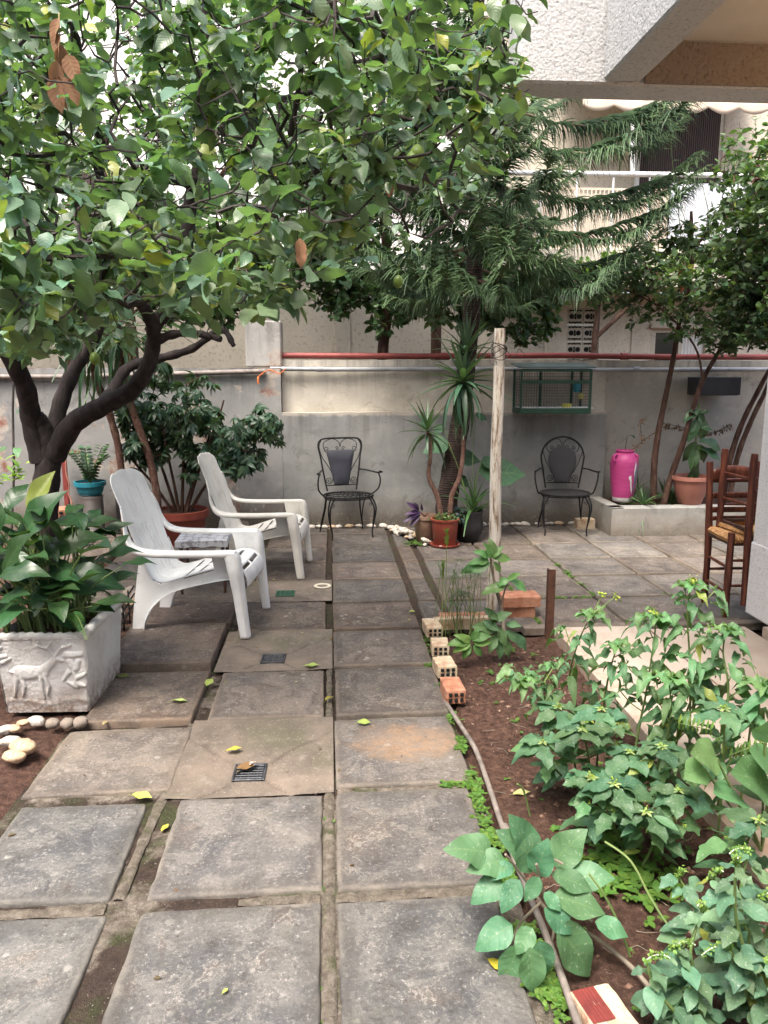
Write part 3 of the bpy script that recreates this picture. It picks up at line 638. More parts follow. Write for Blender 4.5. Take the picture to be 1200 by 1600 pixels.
for x, z, sx_, sz_ in ((4.86, 1.77, .07, .94), (5.28, 1.77, .05, .86), (5.71, 1.77, .07, .94)): wf.box((x, W+.05, z), (sx_, .08, sz_), bev=.004)
wf.box((5.285, W+.05, 2.205), (.78, .08, .07), bev=.004); wf.box((5.285, W-.03, 1.32), (1.0, .16, .05), bev=.004); wf.box((5.285, W-.02, 2.26), (1.0, .1, .06), bev=.004)
wo = wf.build('window', MT['fac_s'], ap, ao)
b = MB(); b.box((5.08, W+.08, 1.77), (.40, .01, .84)); b.build('pane', MT['glass'], wo, ao)
b = MB(); b.grid(lambda u, v: (5.30+.38*u, W+.085+.012*math.sin(u*45), 1.35+.84*v), 40, 2); b.build('curtain', MT['white_paint'], wo, ao)
b = MB(); b.box((5.28, 10.76, 3.68), (1.24, .03, .86)); b.build('balcony_panel', MT['corr'], ap, ao)
b = MB(); b.box((3.47, 10.77, 3.60), (2.34, .03, .72)); b.box((2.30, 11.3, 3.60), (.03, 1.1, .72)); b.build('cream_panel', MT['fac_s'], ap, ao)
b = MB(); b.box((3.47, 10.77, 4.02), (2.34, .03, .03))
for k in range(40): b.box((2.33+k*.0585, 10.75, 3.62), (.016, .016, .80))
b.build('railing_bars', MT['awning'], ap, ao)
b = MB(); b.box((4.1, 10.76, 3.10), (3.7, .12, .28), bev=.01); b.build('balcony_kerb', MT['fac_s'], ap, ao)
b = MB(); b.tube([(2.3, 10.74, 4.20), (5.9, 10.74, 4.22)], .035, 12)
for x in np.arange(2.35, 5.9, .5): b.tube([(x, 10.745, 3.1), (x, 10.745, 4.2)], .015, 8)
b.build('handrail', MT['white_paint'], ap, ao)
b = MB(); b.tube([(4.02, 10.72, 5.35), (4.10, 10.72, 4.20)], .028, 10); b.build('awning_strut', MT['white_paint'], ap, ao)
b = MB()
b.grid(lambda u, v: (3.35+2.9*u, 12.1-1.45*v, 5.9-.75*v+.01*math.sin(u*30)), 60, 6)
b.grid(lambda u, v: (3.35+2.9*u, 10.65+.008*math.sin(u*60), 5.13-(.10+.07*abs(math.sin(u*2.9/.34*PI/2*1.6)))*v), 220, 3)
solid(b.build('awning', MT['awning'], ap, ao), .004)
# the neighbouring block further left, seen only through leaves
no = (-8, 15, 0); nb = thing('pale_apartment_block', 'pale block glimpsed through the lemon leaves at upper left', 'building', no)
b = MB(); b.box((-5.6, 16, 4.6), (17.5, 2, 9.2), bev=.02); b.build('wall', m_plaster('pale_render', (.66, .63, .60), (.76, .73, .70)), nb, no)  # widened rightwards: pale wall stands in for white haze in the sky gaps
b = MB(); b.box((-8.5, 14.6, 3.1), (11.5, .9, .2), bev=.01); b.build('balcony_slab', MT['fac_s'], nb, no)
for x in (-12.5, -9.6, -6.4, -3.9):
    for z in (1.7, 4.4):
        f = MB(); f.box((x, 14.99, z), (1.2, .04, 1.5), bev=.01); fo = f.build('window', MT['roller'], nb, no)
# ================================================================== FURNITURE AND SMALL THINGS
def arc(cx, cz, r, a0, a1, n=14, rx=None):
    return [(cx+(rx or r)*math.cos(a0+(a1-a0)*i/n), cz+r*math.sin(a0+(a1-a0)*i/n)) for i in range(n+1)]
def spiral(cx, cz, r0, r1, a0, turns, n=26):
    return [(cx+(r0+(r1-r0)*i/n)*math.cos(a0+turns*2*PI*i/n), cz+(r0+(r1-r0)*i/n)*math.sin(a0+turns*2*PI*i/n)) for i in range(n+1)]

# ------------------------------------------------------------------ white reclining garden chairs (faces +X)
def garden_chair(loc, rot, mat, label, S=1.0):
    t = thing('garden_chair', label, 'chair', loc, rot, 'moulded plastic garden chairs'); t.scale = (S, S, S)
    prof = spline([(.372, .30), (.368, .355), (.335, .405), (.27, .428), (.17, .412), (0, .362), (-.10, .330), (-.165, .322), (-.215, .345), (-.25, .42), (-.30, .56), (-.345, .70), (-.40, .85), (-.455, .985)], 6)
    P = [(p[0], p[1]) for p in [(q.x, q.y) for q in [Vector((a.x, a.y, 0)) for a in prof]]]
    return t, P
def build_garden_chair(loc, rot, mat, label, S=1.0):
    t = thing('garden_chair', label, 'chair', loc, rot, 'moulded plastic garden chairs'); t.scale = (S, S, S)
    ctrl = [(.372, 0, .30), (.368, 0, .355), (.335, 0, .405), (.27, 0, .428), (.17, 0, .412), (0, 0, .362), (-.10, 0, .330), (-.165, 0, .322), (-.215, 0, .345), (-.25, 0, .42), (-.30, 0, .56), (-.345, 0, .70), (-.40, 0, .85), (-.455, 0, .985)]
    raw = spline(ctrl, 8); L = [0]
    for i in range(1, len(raw)): L.append(L[-1]+(raw[i]-raw[i-1]).length)
    N = 120; tot = L[-1]; pts = []
    for k in range(N+1):
        s_ = tot*k/N; i = max(j for j in range(len(L)) if L[j] <= s_+1e-9); i = min(i, len(raw)-2)
        f = (s_-L[i])/(L[i+1]-L[i]); pts.append(raw[i].lerp(raw[i+1], min(1, f)))
    def hw(s_):                                     # half width along the shell
        f = s_/tot
        return .235 if f < .08 else .235+.01*math.sin(min(1, (f-.08)/.4)*PI) if f < .52 else .232+.035*math.sin(min(1, (f-.52)/.3)*PI/2)-.01*max(0, (f-.85)/.15)
    NV = 60
    def shell(i0, i1, slot, nm, top=False):
        b = MB()
        def fn(u, v):
            k = i0+(i1-i0)*u; ki = int(round(k)); p = pts[ki]; s_ = tot*ki/N; y = (v*2-1)*hw(s_)
            x, z = p.x, p.z
            bow = (1-(2*v-1)**2)
            if ki > 62: x -= .022*bow*min(1, (ki-62)/20)           # back is dished
            else: z -= .006*bow
            if top:                                               # scalloped head
                f = max(0, (ki-i1+16)/16); drop = .05*(abs(2*v-1)**3)+.010*abs(math.sin((v*5)*PI))**.6*0
                sc_ = (1-abs(math.sin(v*3*PI))**.35)*.016
                q = f*f; x += q*(drop+sc_)*.45; z -= q*(drop+sc_)
            return (x, y, z)
        b.grid(fn, i1-i0, NV, lambda i, j: not slot(i0+i, j))
        o = b.build(nm, mat, t); solid(o, .006, 0); return o
    # slots: across the seat, lengthwise in the back
    def seat_slot(i, j):
        if abs(j-NV/2+.5) < 2.2 or j < 5 or j > NV-6: return False
        return any(a <= i < a+2 for a in (9, 17, 25, 33, 41))
    def back_slot(i, j):
        q = j % 12
        if q not in (0,) or j in (0, NV): return False
        return (66 <= i < 80) or (84 <= i < 98) or (101 <= i < 116)
    def back_slot2(i, j):
        inner = j in (12, 24, 35, 47) ; mid = j in (18, 30, 41)
        if 55 <= i < 66: return j in (14, 22, 30, 37, 45)
        if 70 <= i < 88: return inner or j == 30
        if 93 <= i < 110: return j in (15, 30, 44)
        return False
    shell(0, 50, seat_slot, 'seat'); shell(50, N, back_slot2, 'backrest', True)
    for s in (-1, 1):
        # arm: flat ribbon sweeping down from the back, level to the front, with a rim along its outer edge
        A = spline([(-.375, .262, .80), (-.352, .285, .73), (-.335, .305, .645), (-.295, .318, .575), (-.22, .325, .545), (-.05, .325, .538), (.15, .322, .540), (.285, .318, .543), (.325, .316, .535)], 6)
        b = MB(); n_ = len(A)-1
        def wd(f): return .012+.060*min(1, f*2.6)-.010*max(0, f-.8)*5
        b.grid(lambda u, v: (A[int(round(u*n_))].x, s*(A[int(round(u*n_))].y+(v-.42)*wd(u)), A[int(round(u*n_))].z-.004*(2*v-1)**2), n_, 6)
        b.grid(lambda u, v: (A[int(round(u*n_))].x, s*(A[int(round(u*n_))].y+.58*wd(u)+.002), A[int(round(u*n_))].z-.001-.030*v), n_, 2)
        b.grid(lambda u, v: (A[int(round(u*n_))].x, s*(A[int(round(u*n_))].y-.42*wd(u)-.002), A[int(round(u*n_))].z-.001-.022*v), n_, 2)
        o = b.build('arm', mat, t); solid(o, .0055, 0)
        # front leg: channel section dropping from the arm end to the floor
        Lg = spline([(.322, .318, .536), (.340, .316, .50), (.352, .312, .40), (.362, .305, .28), (.374, .300, .12), (.385, .298, .0)], 6); m_ = len(Lg)-1
        b = MB()
        def lw(u): return .050-.018*u+.03*max(0, 1-abs(u-.35)/.25)*.5
        b.grid(lambda u, v: (Lg[int(round(u*m_))].x+.012*math.cos((v-.5)*PI), s*(Lg[int(round(u*m_))].y+(v-.5)*2*lw(u)*.85), Lg[int(round(u*m_))].z), m_, 8)
        b.grid(lambda u, v: (Lg[int(round(u*m_))].x-(.075-.03*u)*v+.002, s*(Lg[int(round(u*m_))].y+lw(u)*.85+.001), Lg[int(round(u*m_))].z), m_, 3)
        b.grid(lambda u, v: (Lg[int(round(u*m_))].x-(.055-.02*u)*v+.002, s*(Lg[int(round(u*m_))].y-lw(u)*.85-.001), Lg[int(round(u*m_))].z), m_, 3)
        o = b.build('leg', mat, t); solid(o, .005, 0)
        # web that ties the arm to the seat
        b = MB(); b.prism([(.16, .535), (.318, .535), (.345, .36), (.19, .375)], .006, 'y', (0, s*.272, 0)); b.build('arm_web', mat, t)
        # side rail running into the splayed rear leg
        top = [(.34, .395), (.27, .415), (.17, .400), (0, .350), (-.10, .318), (-.16, .312), (-.21, .335), (-.243, .42), (-.27, .50)]
        bot = [(-.285, .46), (-.30, .38), (-.335, .16), (-.355, 0), (-.285, 0), (-.262, .08), (-.215, .165), (-.14, .235), (-.04, .285), (.10, .322), (.25, .352), (.34, .352)]
        poly = top+bot; Y = .250
        V = []; c_ = (-.05, .33)
        b = MB(); b.prism(poly, .007, 'y', (0, s*Y, 0)); 
        low = [(p[0], s*Y, p[1]) for p in bot[3:]]
        q = spline(low, 5); n2 = len(q)-1
        b.grid(lambda u, v: (q[int(round(u*n2))].x, s*(Y+.004+.024*v), q[int(round(u*n2))].z), n2, 2)
        o = b.build('leg', mat, t)
        mm = o.modifiers.new('thickness', 'SOLIDIFY'); mm.thickness = .004; mm.offset = 0
    b = MB(); b.box((-.30, 0, .30), (.012, .49, .05), bev=.004); b.build('stretcher', mat, t)
    return t
build_garden_chair((-.858, 4.86, 0.004), rad(-7), MT['white_plastic'], 'white slatted plastic garden chair nearest the camera, beside the stone trough')
build_garden_chair((-.575, 6.18, 0.0), rad(-5), MT['ivory_plastic'], 'ivory slatted plastic garden chair farther back, in front of the large red pot', .97)

# ------------------------------------------------------------------ wrought iron armchairs (face -Y)
def iron_chair(loc, rot, style, label):
    t = thing('iron_armchair', label, 'chair', loc, rot, 'wrought iron armchairs by the wall'); im = MT['iron']
    yb = .19; lean = .10
    def bp(x, z): return (x, yb+(z-.42)*lean*1.3, z)
    b = MB()
    if style == 0:
        loop = [(-.150, .42), (-.185, .62), (-.205, .76), (-.225, .87)]+[(-.20, .925), (-.14, .94), (0, .942), (.14, .94), (.20, .925)]+[(.225, .87), (.205, .76), (.185, .62), (.150, .42)]
    else:
        loop = [(-.165, .42), (-.195, .60), (-.215, .72)]+[(.215*math.cos(a), .735+.205*math.sin(a)) for a in np.linspace(PI*.97, PI*.03, 9)]+[(.215, .72), (.195, .60), (.165, .42)]
    b.tube(spline([bp(*p) for p in loop], 5), .0085, 8)
    b.tube([bp(-.158, .475), bp(.158, .475)], .006, 6); b.build('back_frame', im, t)
    b = MB()
    for s in (-1, 1):
        if style == 0:
            for sp in (spiral(s*.035, .845, .018, .004, -PI/2, -s*1.2), spiral(s*.140, .835, .030, .005, -PI/2-s*.3, s*1.3)): b.tube([bp(*p) for p in sp], .0035, 5)
            b.tube(spline([bp(*p) for p in [(s*.002, .855), (s*.012, .90), (s*.06, .932), (s*.11, .93), (s*.165, .90), (s*.170, .85), (s*.150, .812), (s*.125, .812)]], 4), .004, 5)
            b.tube(spline([bp(*p) for p in [(s*.19, .925), (s*.215, .86), (s*.19, .76), (s*.14, .68), (s*.095, .60), (s*.085, .55), (s*.10, .505), (s*.13, .49)]], 5), .0045, 5)
        else:
            for sp in (spiral(s*.045, .84, .022, .005, -PI/2, -s*1.2), spiral(s*.105, .83, .022, .005, -PI/2, s*1.3)): b.tube([bp(*p) for p in sp], .0035, 5)
            b.tube(spline([bp(*p) for p in [(s*.012, .83), (s*.010, .87), (s*.04, .915), (s*.09, .912), (s*.155, .865), (s*.160, .82), (s*.13, .785), (s*.10, .795)]], 4), .004, 5)
            b.tube(spline([bp(*p) for p in [(s*.20, .80), (s*.17, .70), (s*.12, .60), (s*.09, .55), (s*.10, .505), (s*.13, .49)]], 5), .004, 5)
        b.tube([bp(*p) for p in spiral(s*.125, .525, .034, .005, -PI/2, s*1.5)], .0035, 5)
    b.build('scrollwork', im, t)
    b = MB()
    if style == 0:
        out = spline([(-.075, .478, 0), (-.082, .52, 0), (-.120, .70, 0), (-.140, .79, 0), (-.130, .818, 0), (-.09, .825, 0), (.09, .825, 0), (.130, .818, 0), (.140, .79, 0), (.120, .70, 0), (.082, .52, 0), (.075, .478, 0)], 3)
    else:
        out = spline([(-.085, .478, 0), (-.088, .55, 0), (-.125, .62, 0), (-.142, .69, 0), (-.13, .77, 0), (-.08, .825, 0), (0, .842, 0), (.08, .825, 0), (.13, .77, 0), (.142, .69, 0), (.125, .62, 0), (.088, .55, 0), (.085, .478, 0)], 3)
    ps = [(q.x, q.y) for q in out]; cz_ = .65; V = []; m = len(ps)
    for f, d in ((1, .006), (.985, -.010), (.90, -.017), (.45, -.022), (1, .006), (.9, .014)):
        for x, z in ps: p = bp(x*f, cz_+(z-cz_)*f); V.append((p[0], p[1]+d, p[2]))
    F = [(r*m+i, r*m+(i+1) % m, (r+1)*m+(i+1) % m, (r+1)*m+i) for r in (0, 1, 2) for i in range(m)]+[(4*m+i, 4*m+(i+1) % m, 5*m+(i+1) % m, 5*m+i) for i in range(m)]
    b.add(V, [np.array(F), np.arange(3*m, 4*m), np.arange(5*m, 6*m)])
    t2 = NT('dark_woven_back'); ch = t2.wave(60, 0, dirn='X'); cv = t2.wave(60, 0, dirn='Z'); h = t2.math('MULTIPLY', ch, cv)
    mt = MT['cushion'] if style == 0 else t2.done(t2.bsdf(t2.mix(h, (.012, .012, .014), (.07, .07, .075)), .5, t2.bump(h, .6, .003)))
    b.build('back_panel', mt, t)
    # seat ring with lattice
    b = MB(); ring = [(.235*math.cos(a)*(1.0 if math.sin(a) > 0 else 1.03), -.02+.20*math.sin(a) if math.sin(a) > 0 else -.02+.215*math.copysign(abs(math.sin(a))**.6, math.sin(a))) for a in np.linspace(0, 2*PI, 33)]
    b.tube([(x, y, .405) for x, y in ring], .010, 8); b.tube([(x*.97, y*.97, .385) for x, y in ring], .006, 6)
    if style == 0:
        for k in range(-3, 4): xx = k*.06; hy = .19*math.sqrt(max(.05, 1-(xx/.235)**2)); b.tube([(xx, -.02-hy, .405), (xx*.6, -.02+hy, .405)], .005, 5)
        for k in (-.09, .02): b.tube([(-.21, k, .407), (.21, k, .407)], .005, 5)
    else:
        for k in range(-10, 11): xx = k*.021; hy = .195*math.sqrt(max(.02, 1-(xx/.235)**2)); b.tube([(xx, -.02-hy, .403), (xx, -.02+hy, .403)], .004, 4)
        for k in range(-9, 9): yy = -.02+k*.021; hx = .23*math.sqrt(max(.02, 1-(k*.021/.2)**2)); b.tube([(-hx, yy, .405), (hx, yy, .405)], .004, 4)
    b.build('seat', im, t)
    for s in (-1, 1):
        b = MB(); e = .012 if style else 0
        b.tube(spline([bp(s*.196, .625), (s*.24, .10, .628), (s*.285, -.03, .622), (s*(.30+e), -.14, .632)], 5), .008, 7)
        b.tube(spline([(s*.295, -.09, .628), (s*(.312+e), -.105, .56), (s*(.300+e), -.08, .47), (s*.235, -.03, .40)] if style == 0 else [(s*.305, -.09, .630), (s*.305, -.095, .56), (s*.285, -.085, .46), (s*.262, -.07, .405), (s*.225, -.05, .40)], 5), .0075, 7)
        if style == 0: b.tube([(x, y, .630+.004*k) for k, (x, y) in enumerate([(s*.30, -.14), (s*.325, -.13), (s*.32, -.10), (s*.30, -.10)])], .006, 6)
        b.build('arm', im, t)
        b = MB()
        for dx, dd in ((0, 0), (.035, -.01)):
            b.tube(spline([(s*(.205-dx), -.16+dd*2, .40), (s*(.238-dx*.6), -.20, .30), (s*(.222-dx*.2), -.185, .16), (s*(.200), -.195, .06), (s*.205, -.205, 0)], 6), np.linspace(.0085, .0065, 25), 7)
        b.tube([(s*.19+p[0]*s, -.18, p[1]) for p in spiral(0, .33, .02, .004, PI/2, 1.2)], .003, 5); b.build('leg', im, t)
        b = MB()
        b.tube(spline([(s*.17, .14, .40), (s*.185, .175, .25), (s*.215, .21, .08), (s*.225, .215, 0)], 5), np.linspace(.0085, .0065, 16), 7)
        b.tube(spline([(s*.20, .02, .40), (s*.195, .10, .26), (s*.205, .18, .12), (s*.222, .212, .02)], 5), .006, 6); b.build('leg', im, t)
    return t
iron_chair((.155, 7.47, 0), rad(14), 0, 'black wrought iron armchair with a plain navy back panel, left one by the wall')
iron_chair((2.335, 7.47, 0), rad(-9), 1, 'black wrought iron armchair with a round arched woven back, beside the pink urn')

# ------------------------------------------------------------------ rush-seated chairs, one upside down on the other
def rush_chair(loc, rz, flip, label):
    t = thing('rush_chair', label, 'chair', loc, rz, 'stacked taverna chairs')
    if flip: t.rotation_euler = (PI, 0, 0)
    H_, S_ = .985, .535; w0, w1, d = .165, .185, .165; wm = MT['wood']
    def post(x, y, z1, x2=None, y2=None, r=.0265):
        b = MB(); P = [(x, y, 0), (x*1.0, y, z1*.4), (x2 if x2 is not None else x, y2 if y2 is not None else y, z1)]
        q = spline(P, 4); rr = np.array([r*(.92+.08*math.sin(i*1.7)) for i in range(len(q))]); rr[0] *= .85; rr[-1] *= .9
        V = b.tube(q, rr, 8); return b.build('leg', wm, t, smooth=True, sharp=50)
    for s in (-1, 1): post(s*w0, d, H_, s*(w0+.01), d+.045); post(s*w1, -d, S_+.03)
    def rail(a, c, r, nm, mat=wm, n=7):
        b = MB(); P = [Vector(a).lerp(Vector(c), i/6) for i in range(7)]; b.tube(P, [r*(.8+.4*math.sin(PI*i/6)) for i in range(7)], n); return b.build(nm, mat, t)
    for z in (.16, .33):
        for s in (-1, 1): rail((s*w1, -d, z), (s*w0, d, z+.005), .0095, 'stretcher')
        rail((-w1, -d, z+.05), (w1, -d, z+.05), .0095, 'stretcher')
    rail((-w0, d, .24), (w0, d, .24), .0095, 'stretcher')
    yb = lambda z: d+.045*max(0, (z-.39)/.6)**1.3
    for i, (z, h) in enumerate(((.885, .085), (.755, .038), (.655, .038), (.595, .03))):
        b = MB(); n_ = 12
        b.grid(lambda u, v: ((u-.5)*2*(w0-.004), yb(z)-.010*(1-(2*u-1)**2)*-1, z+(v-.5)*h+(v*.032*(1-(2*u-1)**2) if i == 0 else 0)), n_, 3)
        solid(b.build('slat', wm, t), .013, 0)
    # woven seat: four triangular fields of cord, a rolled edge over each rail
    b = MB(); z0 = S_-.012
    for k in range(4):
        cs = [Vector((-w1, -d, z0)), Vector((w1, -d, z0)), Vector((w0, d, z0)), Vector((-w0, d, z0))]; a, c = cs[k], cs[(k+1) % 4]
        ce = Vector((0, 0, z0+.004)); n_ = 22
        for i in range(n_):
            f0 = (i+.5)/n_; e = a.lerp(c, f0); k2 = abs(2*f0-1); inn = e.lerp(ce, 1-k2*.98) if True else ce
            # cords run perpendicular to the rail, to the diagonal
            nrm = (ce-(a+c)/2).normalized(); L_ = ((a+c)/2-ce).length*(1-k2); inn = e+nrm*L_; inn.z = z0+.006
            b.tube([e-nrm*.004+Vector((0, 0, -.022)), e-nrm*.014, e+Vector((0, 0, .014)), inn+Vector((0, 0, .008))] if L_ > .01 else [e+Vector((0, 0, -.022)), e-nrm*.014, e+Vector((0, 0, .014))], .0082, 5)
    b.build('rush_seat', MT['rush'], t)
    b = MB()
    for s in (-1, 1): b.box((s*(w1+w0)/2, 0, S_-.042), (.02, 2*d-.04, .026), bev=.004)
    b.box((0, -d, S_-.042), (2*w1-.04, .02, .026), bev=.004); b.build('seat_rail', MT['wood_dark'], t)
    return t
rush_chair((2.77, 4.865, .004), rad(0), False, 'brown wooden rush-seated chair standing upright under another, beside the white pillar')
rush_chair((2.845, 4.84, 1.085), 0, True, 'brown wooden rush-seated chair turned upside down on top of its twin')

# ------------------------------------------------------------------ small side table with a damask cloth
t = NT('silver_damask'); v = t.voro(17, rand=.35); n = t.noise(34, 4, .6, dist=1.8); f = t.math('ADD', t.math('MULTIPLY', v, .8), t.math('MULTIPLY', n, .6))
MT['damask'] = t.done(t.bsdf(t.ramp(f, [(.60, (.52, .53, .56)), (.76, (.47, .48, .51)), (.82, (.24, .245, .26)), (.98, (.2, .205, .22))]), .5, t.bump(f, .15, .002)))
tx, ty = -.945, 5.66; tt = thing('side_table', 'low square side table with a silver damask cloth between the two white chairs', 'table', (tx, ty, 0), rad(2))
b = MB(); b.box((0, 0, .395), (.37, .37, .012), bev=.005)
b.grid(lambda u, v: (.186*(math.cos(2*PI*u)*min(1/abs(math.cos(2*PI*u)+1e-9), 1/abs(math.sin(2*PI*u)+1e-9))), .186*(math.sin(2*PI*u)*min(1/abs(math.cos(2*PI*u)+1e-9), 1/abs(math.sin(2*PI*u)+1e-9))), .398-(.045+.004*math.sin(u*60))*v), 96, 3); b.build('cloth_top', MT['damask'], tt)
for sx in (-1, 1):
    for sy in (-1, 1):
        b = MB(); b.tube([(sx*.145, sy*.145, .385), (sx*.15, sy*.15, .30), (sx*.152, sy*.152, .14), (sx*.155, sy*.155, .11), (sx*.155, sy*.155, 0)], [.014, .014, .011, .015, .010], 10); b.build('leg', MT['wood_dark'], tt)
b = MB(); b.box((0, 0, .35), (.30, .30, .02), bev=.004); b.build('frame', MT['wood_dark'], tt)
# folding stand behind the near chair, only its crossed dark legs show
# ------------------------------------------------------------------ pots
def pot(name, loc, prof, mat, label, cat='plant pot', n=36, soil=None, saucer=None, group=None, sx=1, sy=1):
    t = thing(name, label, cat, loc, 0, group); b = MB(); b.lathe(prof, (0, 0, 0), n, sx=sx, sy=sy); o = b.build('pot', mat, t, sharp=45)
    if soil: s = MB(); s.grid(lambda u, v: (soil[0]*sx*u*math.cos(2*PI*v), soil[0]*sy*u*math.sin(2*PI*v), soil[1]+fbm(u*math.cos(2*PI*v), u*math.sin(2*PI*v), loc[0], 3, 3)*.015), 5, 24); s.build('soil', MT['soil'], t)
    if saucer: s = MB(); s.lathe(saucer, (0, 0, 0), n); s.build('saucer', mat, t)
    return t
def potprof(rt_, rb, h, rim=.03, lip=.008, th=.006):
    return [(rb*.92, .0), (rb, .006), (rb+(rt_-rb)*(.22), h*.22), (rb+(rt_-rb)*(.24)+.004, h*.235), (rb+(rt_-rb)*(1-rim/h)*.97, h-rim), (rt_-.002+lip, h-rim+.002), (rt_+lip, h-.002), (rt_+lip-.003, h), (rt_-th, h-.001), (rt_-th-.006, h-.045)]
P1 = (1.05, 6.93, .012)
yp = pot('yucca_pot', (P1[0], P1[1], .0), potprof(.128, .098, .262, .02), MT['pot_red'], 'round red-brown plastic pot on a saucer holding the spiky palms in front of the trunk', soil=(.118, .235), saucer=[(.11, .002), (.135, .006), (.142, .022), (.138, .024), (.12, .01)])
pot('clay_pot', (.895, 7.14, -.005), potprof(.115, .085, .26, .035), MT['pot_clay'], 'old brown clay pot with purple trailing leaves, half hidden left of the red pot', soil=(.10, .225))
pot('black_pot', (1.30, 7.13, 0), [(.085, 0), (.10, .01), (.145, .10), (.15, .17), (.135, .26), (.15, .29), (.148, .30), (.13, .29), (.12, .27)], MT['pot_black'], 'bulging black pot behind the red pot', soil=(.125, .27))
pot('large_pot', (-1.42, 7.25, .0), potprof(.245, .19, .32, .07, .02), MT['pot_red'], 'large red-brown pot holding the many-fingered shrub behind the ivory chair', soil=(.235, .29))
tp = pot('balcony_pot', (3.61, 7.42, .285), potprof(.185, .115, .285, .04, .012), MT['pot_terra'], 'pink terracotta-coloured pot with dotted rim on the kerb of the raised bed', soil=(.17, .25))
b = MB()
for k in range(40): a = k/40*2*PI; b.tube([(.160*math.cos(a), .160*math.sin(a), .215), (.1665*math.cos(a), .1665*math.sin(a), .217)], .005, 6)
b.build('dot_row', MT['pot_red'], tp)
# pink urn
ur = thing('urn', 'tall pink painted clay urn with a white bird on its side', 'urn', (2.985, 7.60, .285))
b = MB(); b.lathe([(.088, 0), (.098, .01), (.10, .035), (.105, .05)], (0, 0, 0), 40); b.build('foot', MT['white_paint'], ur)
up_ = [(.1055, .05), (.116, .12), (.128, .22), (.138, .33), (.140, .40), (.130, .45), (.105, .485), (.086, .498), (.083, .505), (.090, .512), (.092, .525), (.088, .530), (.078, .528), (.072, .50)]
b = MB(); b.lathe([(p.x, p.z) for p in spline([(r, 0, z) for r, z in up_], 4)], (0, 0, 0), 48, capb=False); b.build('body', MT['pink'], ur)
for s in (-1, 1):
    b = MB(); b.tube(spline([(s*.085-.02, -.06, .495), (s*.118-.02, -.085, .48), (s*.122-.02, -.085, .445), (s*.105-.02, -.085, .425)], 5), .011, 8); b.build('handle', MT['pink'], ur)
def urn_r(z):
    for (r0, z0_), (r1, z1_) in zip(up_, up_[1:]):
        if z0_ <= z <= z1_: return r0+(r1-r0)*(z-z0_)/(z1_-z0_+1e-9)
    return .13
def decal(b, poly, off):
    # fan of the polygon laid on the urn; a in degrees round the body, z height
    c = (sum(p[0] for p in poly)/len(poly), sum(p[1] for p in poly)/len(poly)); V = []
    for f in (0, .5, 1):
        for a, z in poly:
            a2, z2 = c[0]+(a-c[0])*f, c[1]+(z-c[1])*f; r = urn_r(z2)+off; V.append((r*math.cos(rad(a2)), r*math.sin(rad(a2)), z2))
    m = len(poly); b.add(V, [np.array([(r*m+i, r*m+(i+1) % m, (r+1)*m+(i+1) % m, (r+1)*m+i) for r in (0, 1) for i in range(m)])])
b = MB(); decal(b, [(-52, .46), (-42, .40), (-36, .30), (-42, .20), (-54, .12), (-64, .10), (-56, .20), (-62, .27), (-58, .36)], .0016); b.build('painted_wing', MT['greyblue'], ur)
b = MB(); decal(b, [(-88, .27), (-80, .285), (-76, .26), (-72, .20), (-66, .14), (-62, .09), (-72, .13), (-79, .19), (-82, .24), (-90, .26)], .0022); decal(b, [(-62, .40), (-56, .44), (-55, .38), (-60, .32), (-62, .26), (-66, .33)], .0026); b.build('painted_bird', MT['white_paint'], ur)
# sprig and single leaf standing in the urn are built with the plants

# teal pot standing on a steel bin
sb_ = thing('steel_bin', 'brushed steel cylinder carrying the teal pot in the left corner', 'bin', (-2.33, 7.55, .03)); b = MB()
b.lathe([(.115, 0), (.118, .01), (.112, .03), (.112, .36), (.118, .365), (.118, .385), (.10, .388), (.004, .388)], (0, 0, 0), 36); b.build('body', MT['steel'], sb_, sharp=40)
pot('teal_pot', (-2.33, 7.55, .419), potprof(.145, .105, .135, .045, .006), MT['teal'], 'teal plastic pot on the steel cylinder by the left wall', soil=(.13, .11))
bn = thing('dark_bin', 'dark cylinder in the shade right of the steel one', 'bin', (-2.02, 7.68, .03)); b = MB(); b.lathe([(.11, 0), (.112, .40), (.104, .41), (.003, .41)], (0, 0, 0), 28); b.build('body', MT['pot_black'], bn, sharp=40)
# red post with bracket
rp = thing('red_post', 'thin red painted post with an arm at its top against the left wall', 'post', (-2.63, 7.76, 0)); b = MB(); b.box((0, 0, .38), (.045, .035, .90), bev=.004); b.box((.10, 0, .815), (.155, .03, .03), bev=.003); b.build('post', MT['pipe_red'], rp)
b = MB(); b.tube(spline([(.03, -.022, .80), (.02, -.025, .62), (.04, -.03, .50), (.028, -.025, .40), (.055, -.03, .30), (.02, -.05, .1)], 6), .008, 7); b.build('cable', MT['pot_terra'], rp)
# dark planter box on the right wall
wb = thing('wall_planter', 'empty black plastic box hung on the wall behind the right tree stems', 'planter', (3.98, 7.88, 1.36)); b = MB()
for a, c in (((0, -.05, .0), (.42, .24, .012)), ((0, -.165, .09), (.46, .012, .18)), ((-.225, -.05, .09), (.012, .22, .18)), ((.225, -.05, .09), (.012, .22, .18)), ((0, .07, .09), (.44, .012, .18))): b.box(a, c, bev=.004)
b.build('box', MT['pot_black'], wb)

